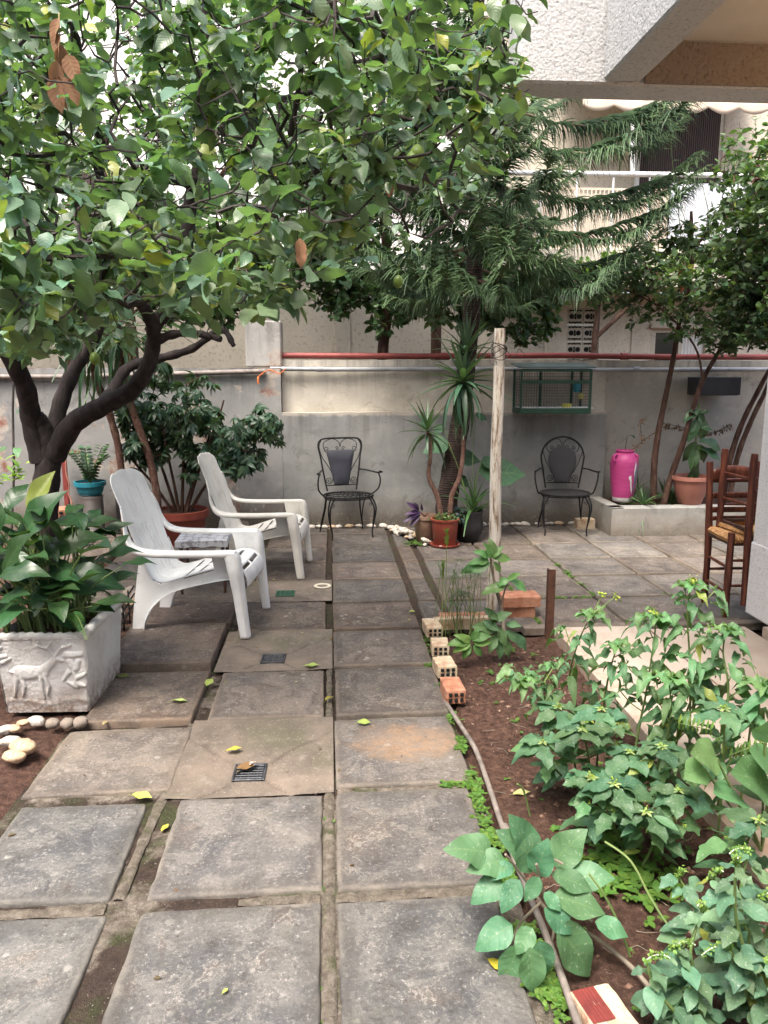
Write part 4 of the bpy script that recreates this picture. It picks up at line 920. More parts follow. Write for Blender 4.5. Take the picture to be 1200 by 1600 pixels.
# ------------------------------------------------------------------ bird cage
cg = thing('bird_cage', 'green framed wire bird cage standing on the wall ledge', 'cage', (2.25, 7.78, 1.19)); gp = MT['green_paint']
X0, X1, Y0, Y1, Z1 = -.36, .34, -.20, .10, .44
b = MB()
for x in (X0, X1):
    for y in (Y0, Y1): b.box((x, y, Z1/2), (.022, .022, Z1-.02), bev=.003)
b.box((0-.01, Y0, .02), (.72, .024, .055), bev=.003); b.box((-.01, Y1, .02), (.72, .024, .055), bev=.003); b.box((X0, -.05, .02), (.024, .274, .055), bev=.003); b.box((X1, -.05, .02), (.024, .274, .055), bev=.003)
b.box((-.01, Y0-.002, .305), (.70, .020, .034), bev=.003); b.box((-.01, Y0, Z1-.02), (.70, .024, .03), bev=.003)
b.box((-.09, Y1-.004, .22), (.026, .018, .40), bev=.003); b.box((.24, Y1-.004, .22), (.026, .018, .40), bev=.003); b.build('frame', gp, cg)
b = MB(); b.grid(lambda u, v: (-.40+.78*u, Y0-.03+.36*v, Z1+.005+.045*v), 4, 2); solid(b.build('roof', MT['roof_green'], cg), .01, 0)
b = MB(); r = .0016
for k in range(1, 27): x = X0+.027*k*.97; b.box((x, Y0, .23), (r, r, .40)); b.box((x, Y1, .23), (r, r, .40))
for k in range(1, 14): z = .05+.028*k; b.box((-.01, Y0-.001, z), (.68, r, r)); b.box((-.01, Y1-.001, z), (.68, r, r)); b.box((X0, -.05, z), (r, .28, r)); b.box((X1, -.05, z), (r, .28, r))
for k in range(1, 11): y = Y0+.027*k; b.box((X0+.001, y, .23), (r, r, .40)); b.box((X1+.001, y, .23), (r, r, .40))
b.build('wire_mesh', MT['iron'], cg)
b = MB(); b.box((.02, -.05, .045), (.74, .25, .012), bev=.003); b.build('tray', MT['white_paint'], cg)
b = MB(); b.lathe([(.045, 0), (.05, .035), (.046, .037), (.04, .01)], (.13, -.12, .052), 20); b.build('feed_dish', m_basic('yellow_plastic', [(.40, .38, .06), (.5, .46, .1)], 8, .4), cg)
b = MB(); b.lathe([(.03, 0), (.04, .03), (.035, .09), (.008, .11)], (.245, -.06, .20), 18); b.build('water_bottle', MT['teal'], cg)
b = MB(); b.lathe([(.03, 0), (.038, .02), (.03, .05), (.01, .06)], (.285, -.08, .135), 18); b.build('seed_cup', m_basic('dull_yellow', [(.35, .33, .10), (.42, .4, .16)], 8, .4), cg)
# ------------------------------------------------------------------ pole, post, bricks, hose, drains
pl = thing('wooden_pole', 'tall flaking whitewashed wooden pole standing among the weeds', 'pole', (1.095, 5.0, 0)); b = MB()
t = NT('flaking_whitewash'); n = t.noise(9, 7, .75, t.vec((3.5, 3.5, .45))); n2 = t.noise(60, 4, .7); MT['whitewash'] = t.done(t.bsdf(t.ramp(n, [(.40, (.16, .10, .065)), (.46, (.36, .29, .22)), (.52, (.58, .54, .47)), (.75, (.66, .63, .57))]), .8, t.bump(t.math('ADD', n, t.math('MULTIPLY', n2, .4)), .6, .006)))
b.tube([(0, 0, -.1), (.004, 0, .5), (-.004, .0, 1.0), (.002, 0, 1.5), (.0, 0, 1.87)], [.042, .041, .038, .036, .035], 10); b.build('shaft', MT['whitewash'], pl, sharp=35)
b = MB()
for k in range(6): b.tube([(.046*(1+.15*random.random())*math.cos(a), .046*(1+.15*random.random())*math.sin(a), 1.70+.012*k+.03*math.sin(a+k)) for a in np.linspace(0, 2*PI, 14)], .0025, 5)
b.tube(spline([(.04, -.02, 1.73), (.09, -.05, 1.69), (.12, -.03, 1.74), (.16, -.05, 1.70)], 5), .002, 5); b.tube(spline([(-.04, -.02, 1.73), (-.07, -.04, 1.66), (-.03, -.06, 1.64), (-.04, -.03, 1.71)], 5), .002, 5); b.build('wire_tie', MT['twig'], pl)
ir = thing('iron_stake', 'short rusty angle-iron stake at the corner of the soil bed', 'post', (1.352, 4.50, 0)); b = MB()
b.prism([(-.022, -.004), (.022, -.004), (.022, .003), (-.015, .003), (-.015, .04), (-.022, .04)], .50, 'z', (0, 0, .15)); b.build('angle', MT['rust'], ir, smooth=False)
def brick(loc, rz, size, mat, label, holes=True, group='bricks edging the soil bed', tilt=(0, 0)):
    t = thing('brick', label, 'brick', loc, rz, group); t.rotation_euler = (tilt[0], tilt[1], rz); b = MB(); w_, d_, h_ = size
    n_ = 10
    for (o, u, v) in (((-w_/2, -d_/2, h_), (w_, 0, 0), (0, d_, 0)), ((-w_/2, -d_/2, 0), (w_, 0, 0), (0, 0, h_)), ((-w_/2, d_/2, 0), (w_, 0, 0), (0, 0, h_)), ((-w_/2, -d_/2, 0), (0, d_, 0), (0, 0, h_)), ((w_/2, -d_/2, 0), (0, d_, 0), (0, 0, h_))):
        o, u, v = Vector(o), Vector(u), Vector(v)
        def fn(a, c):
            p = o+u*a+v*c; q = Vector((max(-w_/2+.006, min(w_/2-.006, p.x)), max(-d_/2+.006, min(d_/2-.006, p.y)), max(.0, min(h_-.006, p.z)))); dlt = p-q
            if dlt.length > .006: p = q+dlt.normalized()*.006
            k = fbm(p.x+loc[0]*3, p.y+loc[1], p.z, 22, 3)*.004; return p+(p-Vector((0, 0, h_/2))).normalized()*k
        b.grid(fn, n_, n_)
    t_ = b.build('block', mat, t)
    if holes:
        c = MB()
        for i in (-1, 0, 1):
            for j in (0, 1): c.box((i*w_*.28, -d_/2-.003, h_*(.28+.42*j)), (w_*.17, .008, h_*.26), bev=.002)
        c.build('holes', MT['dark'], t)  # solid dark pieces paint the shade inside the hollows
    return t
brick(G(677, 992)+Vector((.0, .05, .0)), rad(3), (.10, .19, .062), MT['brick_lime'], 'farthest lime-caked brick in the row edging the soil')
brick(G(685, 1020)+Vector((.01, .02, .0)), rad(-4), (.10, .15, .062), MT['brick_lime'], 'second lime-caked brick from the far end of the row')
brick(G(695, 1052)+Vector((.0, .02, .0)), rad(5), (.105, .16, .062), MT['brick_lime'], 'third brick of the row, pale flat top beside the moss')
brick(G(708, 1090)+Vector((-.0, .02, .0)), rad(2), (.10, .18, .066), MT['brick'], 'nearest orange ribbed brick of the row, where the pipe begins')
rb = brick(Vector((.672, 1.60, -.04)), rad(12), (.115, .20, .07), MT['brick_lime'], 'whitewashed brick with dark red paint at the bottom edge of the bed', False)
b = MB(); b.grid(lambda u, v: (-.052+.062*u, -.01+.105*v, .0722+.001*math.sin(u*40)+fbm(u*3,v*3,2,2,2)*.0015), 16, 4); b.build('red_paint', MT['brick_red'], rb)
b1 = brick(Vector((1.235, 4.86, .0)), rad(-4), (.21, .14, .072), MT['brick'], 'lower brick of the pair stacked beside the wooden pole', False, 'stacked bricks by the pole')
brick(Vector((1.240, 4.85, .075)), rad(2), (.25, .16, .07), MT['brick'], 'upper brick of the pair stacked beside the wooden pole', False, 'stacked bricks by the pole')
brick(Vector((.82, 4.66, -.02)), rad(1), (.36, .06, .075), MT['brick_lime'], 'long crumbling lime-caked kerb piece behind the thin reeds', False)
brick(Vector((.84, 4.745, -.005)), rad(0), (.30, .08, .055), MT['brick'], 'flat brown brick lying behind the long kerb piece', False)
brick(at(105, 800, 6.9)-Vector((0, 0, .05)), rad(20), (.19, .22, .09), MT['brick'], 'hollow orange brick behind the big trunk on the left', True, None)
brick(Vector((2.62, 7.66, 0)), rad(0), (.19, .12, .10), MT['brick_lime'], 'worn block at the foot of the wall by the arched iron chair', False, None)
hp = spline([(.548, 3.52, .0), (.575, 3.25, .01), (.600, 3.0, .014), (.598, 2.7, .012), (.590, 2.40, .014), (.592, 2.1, .016), (.598, 1.85, .014), (.592, 1.6, .016), (.588, 1.2, .01)], 8)
b = MB(); b.tube(hp, .0105, 10); b.tube(spline([(.598, 2.44, .014), (.600, 2.38, .015), (.603, 2.33, .015)], 3), .0145, 10)
tag(b.build('irrigation_pipe', MT['hose']), 'weathered grey-brown pipe running along the edge of the soil bed', 'pipe')
def grate(loc, w_, mat, label, bars=7, rz=0.0):
    t = thing('drain_grate', label, 'drain', loc, rz, 'floor drains'); b = MB(); e = w_/2
    for s in (-1, 1): b.box((s*(e-.005), 0, .004), (.010, w_, .008), bev=.002); b.box((0, s*(e-.005), .0042), (w_-.021, .010, .008), bev=.002)
    b.box((0, 0, .0035), (.007, w_-.021, .007), bev=.0015)
    for s in (-1, 1): b.box((s*w_*.25, 0, .0032), (.004, w_-.021, .006), bev=.0015)
    for k in range(bars-1): y = -e+w_*(k+1)/bars; b.box((0, y, .004), (w_-.021, .0062, .0075), bev=.0015)
    b.build('grate', mat, t); c = MB(); c.box((0, 0, -.001), (w_-.004, w_-.004, .003)); c.build('sump', MT['dark'], t); return t  # dark plate paints the shaded depth under the bars
grate((-.345, 2.92, -.012), .132, MT['grate_iron'], 'square iron drain grate nearest the camera, with dry leaves on it', rz=rad(-1))
grate((-.34, 4.185, -.012), .135, MT['grate_iron'], 'square iron drain grate in the middle screed square, without leaves', rz=rad(-2))
grate((-.345, 5.47, -.006), .135, MT['green_grate'], 'green plastic drain grate farthest from the camera', 5)
b = MB(); b.lathe([(.062, 0), (.066, .006), (.062, .010), (.046, .010), (.042, .006), (.044, 0)], (-.075, 5.63, -.002), 32, capb=False); o = tag(b.build('drain_ring', MT['cream']), 'cream plastic ring set in the floor beside the green drain', 'drain ring')
b = MB(); b.lathe([(.001, .004), (.044, .004)], (-.075, 5.63, -.002), 24, capb=False); b.build('ring_plug', MT['screed'], o)

# ------------------------------------------------------------------ relief trough
trough = thing('stone_trough', 'white cast trough with a deer relief and a chipped rim, full of broad leaves', 'planter', (-1.36, 3.5, 0), rad(-2))
def seg(px, py, a, c, r0, r1):
    dx, dy = c[0]-a[0], c[1]-a[1]; t_ = max(0, min(1, ((px-a[0])*dx+(py-a[1])*dy)/(dx*dx+dy*dy+1e-9)))
    d = math.hypot(px-a[0]-dx*t_, py-a[1]-dy*t_); r = r0+(r1-r0)*t_; return max(0, 1-(d/r)**2)**.5 if d < r else 0
deer = [((.10, .195), (.215, .20), .036, .030), ((.215, .205), (.262, .245), .026, .018), ((.262, .245), (.282, .27), .019, .014), ((.282, .27), (.31, .255), .015, .009),
        ((.085, .19), (.075, .14), .020, .010), ((.075, .14), (.06, .085), .010, .007), ((.105, .18), (.115, .13), .016, .010), ((.115, .13), (.10, .085), .009, .007),
        ((.20, .18), (.20, .12), .014, .009), ((.20, .12), (.205, .075), .008, .007), ((.22, .18), (.235, .13), .013, .008), ((.235, .13), (.225, .09), .008, .006), ((.08, .20), (.06, .205), .010, .006),
        ((.275, .275), (.25, .315), .008, .006), ((.25, .315), (.20, .33), .007, .005), ((.25, .315), (.27, .345), .007, .005), ((.285, .28), (.31, .315), .008, .006), ((.31, .315), (.355, .33), .007, .005), ((.31, .315), (.30, .35), .007, .005), ((.22, .32), (.21, .345), .006, .005), ((.34, .325), (.335, .35), .006, .005)]
leaves_r = [((.335, .28), (.40, .285), .018, .012), ((.345, .25), (.36, .22), .016, .020), ((.385, .25), (.375, .22), .014, .018), ((.34, .20), (.31, .16), .014, .006), ((.36, .21), (.375, .12), .010, .006), ((.375, .17), (.42, .19), .012, .008), ((.37, .14), (.415, .13), .016, .008), ((.365, .13), (.33, .15), .012, .006),
            ((-.02, .33), (.03, .35), .014, .010), ((-.01, .30), (.03, .32), .014, .010), ((.0, .27), (.05, .28), .012, .010), ((.03, .25), (.065, .265), .012, .008), ((.01, .245), (.0, .22), .012, .008)]
W_, H_ = .43, .385
def front(u, v):
    z = H_*v; taper = 1-.10*(1-v)**1.3; x = (u-.5)*W_*taper
    px = u*.43; rel = 0
    for s_ in deer: rel = max(rel, seg(px, z*.95, *s_))
    r2 = 0
    for s_ in leaves_r: r2 = max(r2, seg(px, z*.95, *s_))
    ground = .5*math.exp(-((z-.055-.012*math.sin(px*22))/.012)**2)
    y = 0-.011*rel-.009*r2-.006*ground+.035*(1-v)+fbm(x, z, 3, 50, 3)*.0016
    e = min(u, 1-u)*W_
    if e < .012: y += .012-e
    if v > .97: y -= .004
    return (x, y, z+(fbm(x, 4, 0, 16, 4)*.010 if v == 1 else 0))
b = MB(); b.grid(front, 150, 130)
t = NT('whitewashed_cast_stone'); n = t.noise(30, 7, .75); n2 = t.noise(4, 6, .65); n3 = t.noise(140, 3, .7); z = t.sep()[2]
col = t.ramp(n2, [(.3, (.50, .49, .46)), (.6, (.66, .66, .64))]); g = t.hrange(t.math('ADD', z, t.math('MULTIPLY', t.math('SUBTRACT', n2, .5), .25)), .0, .17, 1, 0)
col = t.mix(t.math('MULTIPLY', g, t.hrange(n, .38, .56, .15, .95)), col, (.20, .13, .085)); col = t.mix(t.hrange(n, .34, .26, 0, .8), col, (.12, .09, .07)); col = t.mix(t.hrange(n3, .36, .30, 0, .5), col, (.16, .12, .10))
MT['trough'] = t.done(t.bsdf(col, .88, t.bump(t.math('ADD', n, n3), .5, .004), 0, .25))
L_ = .54
def side(s):
    def fn(u, v):
        z = (H_)*v; taper = 1-.10*(1-v)**1.3; x = s*W_/2*taper; y = (0+.035*(1-v))*(1-u)+(L_-.03*(1-v))*u
        return (x+fbm(y, z, s, 14, 3)*.004, y, z+(fbm(y*2, 4, s, 9, 4)*.012 if v == 1 else 0))
    b.grid(fn, 40, 24)
side(1); side(-1); b.grid(lambda u, v: ((u-.5)*W_*(1-.1*(1-v)), L_-.03*(1-v), H_*v), 4, 4)
b.build('trough', MT['trough'], trough)
b = MB()
rim = [(-W_/2, .0), (0, -.004), (W_/2-.01, .0)]
b.tube(spline([(-W_/2, .016, H_-.002), (-.08, .012, H_+.004), (.06, .016, H_-.002), (W_/2-.02, .018, H_+.002)], 10), [.019+.004*math.sin(i*2.1) for i in range(31)], 9)
b.tube(spline([(W_/2-.012, .0, H_+.006), (W_/2-.010, .2, H_+.012), (W_/2-.012, .45, H_+.006), (W_/2-.008, L_, H_+.012)], 10), [.024+.004*math.sin(i*1.7) for i in range(31)], 9)
b.build('chipped_rim', MT['trough'], trough)
b = MB(); b.grid(lambda u, v: ((u-.5)*W_*.92, .02+(L_-.04)*v, H_-.05+fbm(u, v, 2, 4, 3)*.02), 10, 14); b.build('soil', MT['soil'], trough)

# ------------------------------------------------------------------ pebbles
def pebble_mesh(name, mat, seed, sq=(1, .75, .55)):
    import bmesh
    bm = bmesh.new(); bmesh.ops.create_icosphere(bm, subdivisions=3, radius=.5)
    for v in bm.verts:
        n_ = mnoise.fractal(v.co*1.3+Vector((seed, 0, 0)), .5, 2, 3); v.co *= 1+.22*n_; v.co = Vector((v.co.x*sq[0], v.co.y*sq[1], v.co.z*sq[2]))
    me = bpy.data.meshes.new(name); bm.to_mesh(me); bm.free(); me.materials.append(mat)
    for p in me.polygons: p.use_smooth = True
    return me
pm = [pebble_mesh('pebble', MT['stone_w'], 3), pebble_mesh('pebble', MT['stone_w'], 8, (1, .8, .6)), pebble_mesh('pebble', MT['stone_b'], 14, (1, .7, .5)), pebble_mesh('pebble', MT['stone_w'], 21, (1, .6, .5))]
pr = pebble_mesh('pebble', MT['stone_r'], 30, (1, .9, .8))
def pebble(p, s, label, group, me=None, rz=None, name='pebble', tilt=.15):
    o = bpy.data.objects.new(name, me or random.choice(pm)); COL.objects.link(o); o.location = p; o.scale = (s, s, s)
    o.rotation_euler = (random.uniform(-tilt, tilt), random.uniform(-tilt, tilt), rz if rz is not None else random.uniform(0, 6.28)); return tag(o, label, 'stone', group)
x = -1.1
while x < 2.75:
    if not (.60 < x < 1.44 or (.45 < x < .5)):
        s = random.uniform(.055, .105); pebble((x, 7.845+random.uniform(-.012, .015), .012), s, 'small pebble in the single row along the foot of the yard wall', 'pebbles along the foot of the wall', rz=random.uniform(-.4, .4)); x += s*.85+random.choice([0, 0, 0, .02, .05])
    else: x += .05
k = 0
for i in range(58):
    a = random.random(); u = random.random(); cx_ = .60+.36*a; cy_ = 7.62-.78*a*random.uniform(.85, 1.1)+random.uniform(-.10, .12)
    if (Vector((cx_, cy_))-Vector((.895, 7.14))).length < .13 or (Vector((cx_, cy_))-Vector((P1[0], P1[1]))).length < .15: continue
    pebble((cx_, cy_, .015+.05*random.random()*(1-abs(a-.4))), random.uniform(.05, .095), 'pale pebble in the heap left of the potted plants', 'heap of pale pebbles', tilt=.5)
for px, py, s in ((688, 855, .07), (664, 853, .06), (672, 849, .055)): pebble(G(px, py)+Vector((0, 0, .012)), s, 'stray pale pebble on the slab in front of the heap', 'stray pebbles by the heap')
for (px, py, s, rz, lab, me) in ((127, 1129, .068, .4, 'round rusty speckled stone at the right end of the row under the trough', pr), (106, 1130, .066, 1.3, 'egg-shaped speckled stone second from the right under the trough', pr), (83, 1131, .062, .1, 'squarish white speckled stone in the row under the trough', pr), (57, 1126, .078, -.1, 'long grey stone in the row under the trough', pm[1]), (36, 1129, .058, .3, 'brownish stone left of the long grey one under the trough', pm[2]),
        (22, 1138, .066, -.6, 'smooth tan stone at the bend of the stone row', pm[2]), (8, 1140, .07, 1.0, 'smooth stone half out of frame at the bend of the row', pm[1]), (14, 1158, .085, .6, 'cream-edged stone leaning in the left stone pile', pm[3]), (30, 1163, .085, .7, 'sandy stone behind the big yellow one', pm[2]), (38, 1172, .115, -.55, 'big yellowish oval stone lying on the others', pm[2]), (22, 1181, .105, -.35, 'pinkish oval stone at the front of the left stone pile', pm[2])):
    z = .028 if s > .11 else .01
    pebble(G(px, py, .02)+Vector((0, 0, z-.01)), s, lab, 'stones edging the left bed', me, rz, 'edging_stone', .1)
# low wire edging behind the trough, with flat stones leaning inside it
we = thing('wire_edging', 'low black wire edging strip between the trough and the raised slab', 'edging', (-1.27, 4.5, 0)); b = MB()
for z in (.06, .12, .17): b.tube([(.0, -.42, z), (-.015, .0, z+.01), (-.05, .55, z+.02)], .006, 6)
for y in np.arange(-.42, .56, .14): b.tube([(-.015-.04*(y > 0), y, -.03), (-.015-.04*(y > 0), y, .20)], .0055, 6)
b.build('wires', MT['iron'], we)
for k, (x_, y_, s, m_) in enumerate([(-1.34, 4.30, .12, 0), (-1.35, 4.46, .11, 2), (-1.36, 4.60, .13, 1), (-1.38, 4.76, .10, 2), (-1.40, 4.90, .12, 0), (-1.46, 5.05, .10, 1), (-1.36, 5.12, .09, 2), (-1.45, 4.4, .10, 1), (-1.47, 4.65, .12, 2)]):
    pebble((x_, y_, .06), s, 'stone heaped inside the black wire edging', 'stones inside the wire edging', pm[m_], None, 'edging_stone', .6)
for k, (x_, y_, s) in enumerate([(-1.34, 5.28, .14), (-1.30, 5.40, .11), (-1.42, 5.36, .12)]):
    pebble((x_, y_, .05), s, 'rusty lump of stone beside the rear leg of the near white chair', 'rusty stones behind the edging', pr, None, 'edging_stone', .6)
# ================================================================== VEGETATION HELPERS
def leaf_t(nl=5, nw=2, width=.27, fold=.25, arch=.2, tip=1.0, base=.8, wavy=0.0, lobes=None, petiole=0.0, curl=0.0):
    """unit leaf: x from stalk to tip, y across, z its normal"""
    V = []; U = []
    for i in range(nl+1):
        u = i/nl; w_ = width*(math.sin(PI*u**base)**.85 if 0 < u < 1 else 0)*(1 if tip == 1 else (1-u*.0)**tip)
        if tip != 1: w_ *= (1-u)**(tip-1)*1.3
        if lobes: w_ *= 1+lobes[0]*max(0, math.sin(u*PI*lobes[1]*2+.6))
        w_ = max(w_, .010)
        for j in range(-nw, nw+1):
            v = j/nw; y = w_*v; z = abs(v)*w_*fold*1.0-arch*u*u+wavy*math.sin(u*9+(2 if j > 0 else 0))*abs(v)*w_-curl*v*v*w_
            V.append((u-abs(arch)*u*u*u*.25, y, z)); U.append((v, u))
    n = 2*nw+1; F = np.array([(i*n+j, (i+1)*n+j, (i+1)*n+j+1, i*n+j+1) for i in range(nl) for j in range(n-1)])
    V = np.array(V); U = np.array(U)
    if petiole > 0: V[:, 0] = petiole+V[:, 0]*(1-petiole); 
    return V, U, F
def unit(a): return a/(np.linalg.norm(a, axis=-1, keepdims=True)+1e-9)
def scatter(b, tpl, O, D, N, L, C):
    V, U, F = tpl; O = np.atleast_2d(np.asarray(O, float)); n = len(O)
    D = unit(np.atleast_2d(np.asarray(D, float))); N = np.atleast_2d(np.asarray(N, float)); N = unit(N-D*(N*D).sum(1, keepdims=True)); S = np.cross(N, D)
    L = np.broadcast_to(np.asarray(L, float), (n,))[:, None, None]; C = np.broadcast_to(np.asarray(C, float), (n, 3))
    W_ = O[:, None, :]+L*(V[None, :, 0:1]*D[:, None, :]+V[None, :, 1:2]*S[:, None, :]+V[None, :, 2:3]*N[:, None, :])
    k = len(V); FF = (F[None]+(np.arange(n)*k)[:, None, None]).reshape(-1, F.shape[1])
    b.add(W_.reshape(-1, 3), [FF], col=np.repeat(C, k, 0), uv=np.tile(U, (n, 1)))
def colvar(n, base, var=.25, yel=0.0, yc=(.35, .36, .06)):
    base = np.asarray(base, float); f = RNG.uniform(1-var, 1+var, (n, 1)); h = RNG.uniform(-.18, .18, (n, 1))
    c = base*f*np.concatenate([1+h, np.ones((n, 1)), 1-h*.6], 1)
    if yel > 0: m = RNG.random(n) < yel; k = RNG.uniform(.5, 1, (n, 1)); c = np.where(m[:, None], c*(1-k)+np.asarray(yc)*k, c)
    return np.clip(c, 0.004, .9)
def inpoly(x, y, poly):
    r = False; n = len(poly); j = n-1
    for i in range(n):
        if (poly[i][1] > y) != (poly[j][1] > y) and x < (poly[j][0]-poly[i][0])*(y-poly[i][1])/(poly[j][1]-poly[i][1]+1e-9)+poly[i][0]: r = not r
        j = i
    return r
def grow_tree(limbs, targets, tb, wb, rtip=.0028, rcap=.03, sag=.12, jit=.10, expo=.45):
    """limbs: [(points, radii)] drawn by hand into tb; every target point is joined to the nearest wood by a crooked twig (into wb).
    returns the twig end points, their directions"""
    nodes = []; par = []; load = []; rfix = []
    for P, R in limbs:
        tb.tube(P, R, 12)
        for k, (p, r) in enumerate(zip(P, R)):
            nodes.append(tuple(p)); par.append(len(nodes)-2 if k else -1); load.append(0); rfix.append(r)
    N0 = len(nodes); arr = np.zeros((N0+len(targets)*6+10, 3)); arr[:N0] = nodes; cnt = N0
    par = par+[0]*(len(arr)-N0); T = np.array(targets)
    d0 = np.array([np.min(np.linalg.norm(arr[:N0]-t_, axis=1)) for t_ in T]); T = T[np.argsort(d0)]
    paths = []
    for t_ in T:
        d = np.linalg.norm(arr[:cnt]-t_, axis=1); k = int(np.argmin(d+np.where(arr[:cnt, 2] > t_[2]+.1, .15, 0))); L = d[k]
        p0 = arr[k].copy(); m = 3 if L < .25 else 4 if L < .6 else 5; idx = [k]; off = RNG.normal(0, jit*L, 3)
        for i in range(1, m+1):
            f = i/m; p = p0*(1-f)+t_*f+off*math.sin(PI*f)+RNG.normal(0, .012, 3)*(f < 1); p[2] -= sag*L*math.sin(PI*f)
            arr[cnt] = p if i < m else t_; par[cnt] = idx[-1]; idx.append(cnt); cnt += 1
        paths.append(idx)
    ld = np.zeros(cnt)
    for idx in paths:
        j = idx[-1]; g = 0
        while j >= 0 and g < 400: ld[j] += 1; j = par[j]; g += 1
    for idx in paths:
        P = arr[idx]; r = np.minimum(rcap, rtip*np.maximum(1, ld[idx])**expo); r[0] = min(r[0], r[1]*1.25); r[-1] = rtip*.7
        wb.tube(P, r, 5, cap=False)
    ends = np.array([arr[i[-1]] for i in paths]); dirs = unit(np.array([arr[i[-1]]-arr[i[-2]] for i in paths])); mids = [arr[i] for i in paths]
    return ends, dirs, mids
def leafy(b, ends, dirs, mids, tpl, k, L, col, droop=.3, up=.8, spread=.9, yel=0.0, along=.16, var=.28):
    """k leaves round each twig end, blades turned to the light"""
    tpls = tpl if isinstance(tpl, list) else [tpl]; n = len(ends); reps = RNG.integers(max(1, k-2), k+3, n)
    O = np.repeat(ends, reps, 0); D = np.repeat(dirs, reps, 0); m = len(O)
    O = O-D*RNG.uniform(0, along, (m, 1))+RNG.normal(0, .01, (m, 3))
    d = D*.5+RNG.normal(0, spread, (m, 3))*np.array([1, 1, .55]); d[:, 2] -= droop; d = unit(d)
    Nn = np.array([0, 0, up])+RNG.normal(0, .55, (m, 3)); Ls = L*RNG.uniform(.6, 1.2, m); C = colvar(m, col, var, yel); w_ = RNG.integers(0, len(tpls), m)
    for i, t_ in enumerate(tpls):
        s_ = w_ == i
        if s_.any(): scatter(b, t_, O[s_], d[s_], Nn[s_], Ls[s_], C[s_])
def sample_crown(n, boxes, poly=None, ymin=2.0, holes=None, seed=0, cl=-.16):
    """points through a union of ellipsoids (centre, radii); clumped by noise so the crown has gaps"""
    out = []; g = 0
    while len(out) < n and g < n*400:
        g += 1; c, r = boxes[RNG.integers(len(boxes))]; p = RNG.normal(0, 1, 3); p = p/np.linalg.norm(p)*RNG.random()**.4*np.array(r)+np.array(c)
        if p[1] < ymin: continue
        if mnoise.noise(Vector(tuple(p*1.6+seed))) < cl: continue
        if poly is not None:
            x, y = proj(p)
            if not inpoly(x, y, poly): continue
        out.append(p)
    return out
T_LEMON = [leaf_t(6, 2, .26, .22, .18, wavy=.25), leaf_t(6, 2, .30, .12, .32, wavy=.2), leaf_t(6, 2, .27, .5, .10, wavy=.15), leaf_t(6, 2, .28, .05, -.12, wavy=.3)]
T_SMALL = [leaf_t(3, 1, .25, .25, .15), leaf_t(3, 1, .30, .1, .25)]
T_LANCE = [leaf_t(4, 1, .15, .2, .30), leaf_t(4, 1, .13, .3, .5)]
T_STRAP = [leaf_t(9, 1, .030, .5, a, base=.45) for a in (.05, .35, .75)]
T_BROAD = [leaf_t(9, 3, .235, .25, .30, wavy=.25, base=.85), leaf_t(9, 3, .25, .15, .55, wavy=.3, base=.8), leaf_t(9, 3, .22, .5, .12, wavy=.2, base=.85)]

# ------------------------------------------------------------------ the lemon tree
o_l = Vector((-2.27, 6.2, 0)); Y6 = 6.2
lt = thing('lemon_tree', 'big dark-trunked lemon tree on the left whose leafy crown overhangs the chairs', 'tree', o_l)
A = lambda x, y, Y: tuple(at(x, y, Y))
limbs = []
def limb(pts, r0, r1, n=6):
    q = spline([A(*p) for p in pts], n); m = len(q)-1; limbs.append((q, [r0+(r1-r0)*(i/m)**.8+.004*math.sin(i*1.9) for i in range(m+1)]))
limb([(66, 900, 6.2), (68, 800, 6.2), (74, 740, 6.2), (76, 700, 6.2), (66, 668, 6.18), (56, 650, 6.14)], .135, .062)
limb([(66, 720, 6.2), (50, 660, 6.15), (38, 600, 6.0), (0, 530, 5.8), (-50, 430, 5.6), (-60, 300, 5.3)], .092, .045)
limb([(82, 705, 6.2), (92, 640, 6.3), (115, 580, 6.35), (150, 520, 6.4), (175, 440, 6.4), (170, 330, 6.2), (140, 220, 5.9)], .075, .030)
limb([(84, 712, 6.2), (115, 662, 6.1), (160, 635, 5.95), (205, 610, 5.8), (232, 570, 5.7), (240, 520, 5.6), (228, 485, 5.5), (215, 470, 5.4)], .092, .036)
limb([(150, 642, 5.98), (175, 612, 6.1), (200, 575, 6.2), (250, 560, 6.25), (300, 545, 6.2), (345, 515, 6.1), (365, 540, 6.0)], .055, .020)
limb([(236, 520, 5.6), (262, 480, 5.55), (290, 445, 5.5), (330, 400, 5.4), (370, 380, 5.2), (420, 320, 5.0), (470, 285, 4.8), (510, 255, 4.7)], .052, .020)
limb([(232, 540, 5.65), (262, 525, 5.6), (300, 520, 5.5), (345, 530, 5.4)], .040, .020)
limb([(284, 450, 5.5), (292, 380, 5.45), (300, 300, 5.4), (320, 235, 5.3), (328, 190, 5.2), (335, 120, 5.1), (325, 30, 5.0), (330, -60, 4.9)], .050, .034)
limb([(322, 215, 5.28), (300, 200, 5.1), (280, 235, 4.9), (262, 215, 4.7), (235, 200, 4.5), (235, 165, 4.3)], .024, .012)
limb([(326, 200, 5.2), (360, 190, 5.0), (365, 165, 4.9), (420, 160, 4.6), (500, 140, 4.3), (560, 130, 4.0)], .026, .012)
limb([(300, 290, 5.4), (250, 280, 5.0), (190, 285, 4.6), (120, 300, 4.2), (60, 290, 3.9)], .026, .010)
limb([(430, 310, 4.95), (445, 250, 4.7), (460, 180, 4.5), (470, 110, 4.3), (480, 40, 4.1)], .024, .012)
limb([(170, 330, 6.2), (230, 340, 5.8), (222, 350, 5.5), (150, 200, 4.9), (120, 60, 4.4), (95, 20, 4.0)], .030, .012)
limb([(480, 285, 4.8), (560, 300, 4.5), (620, 250, 4.2), (680, 160, 3.8)], .020, .009)
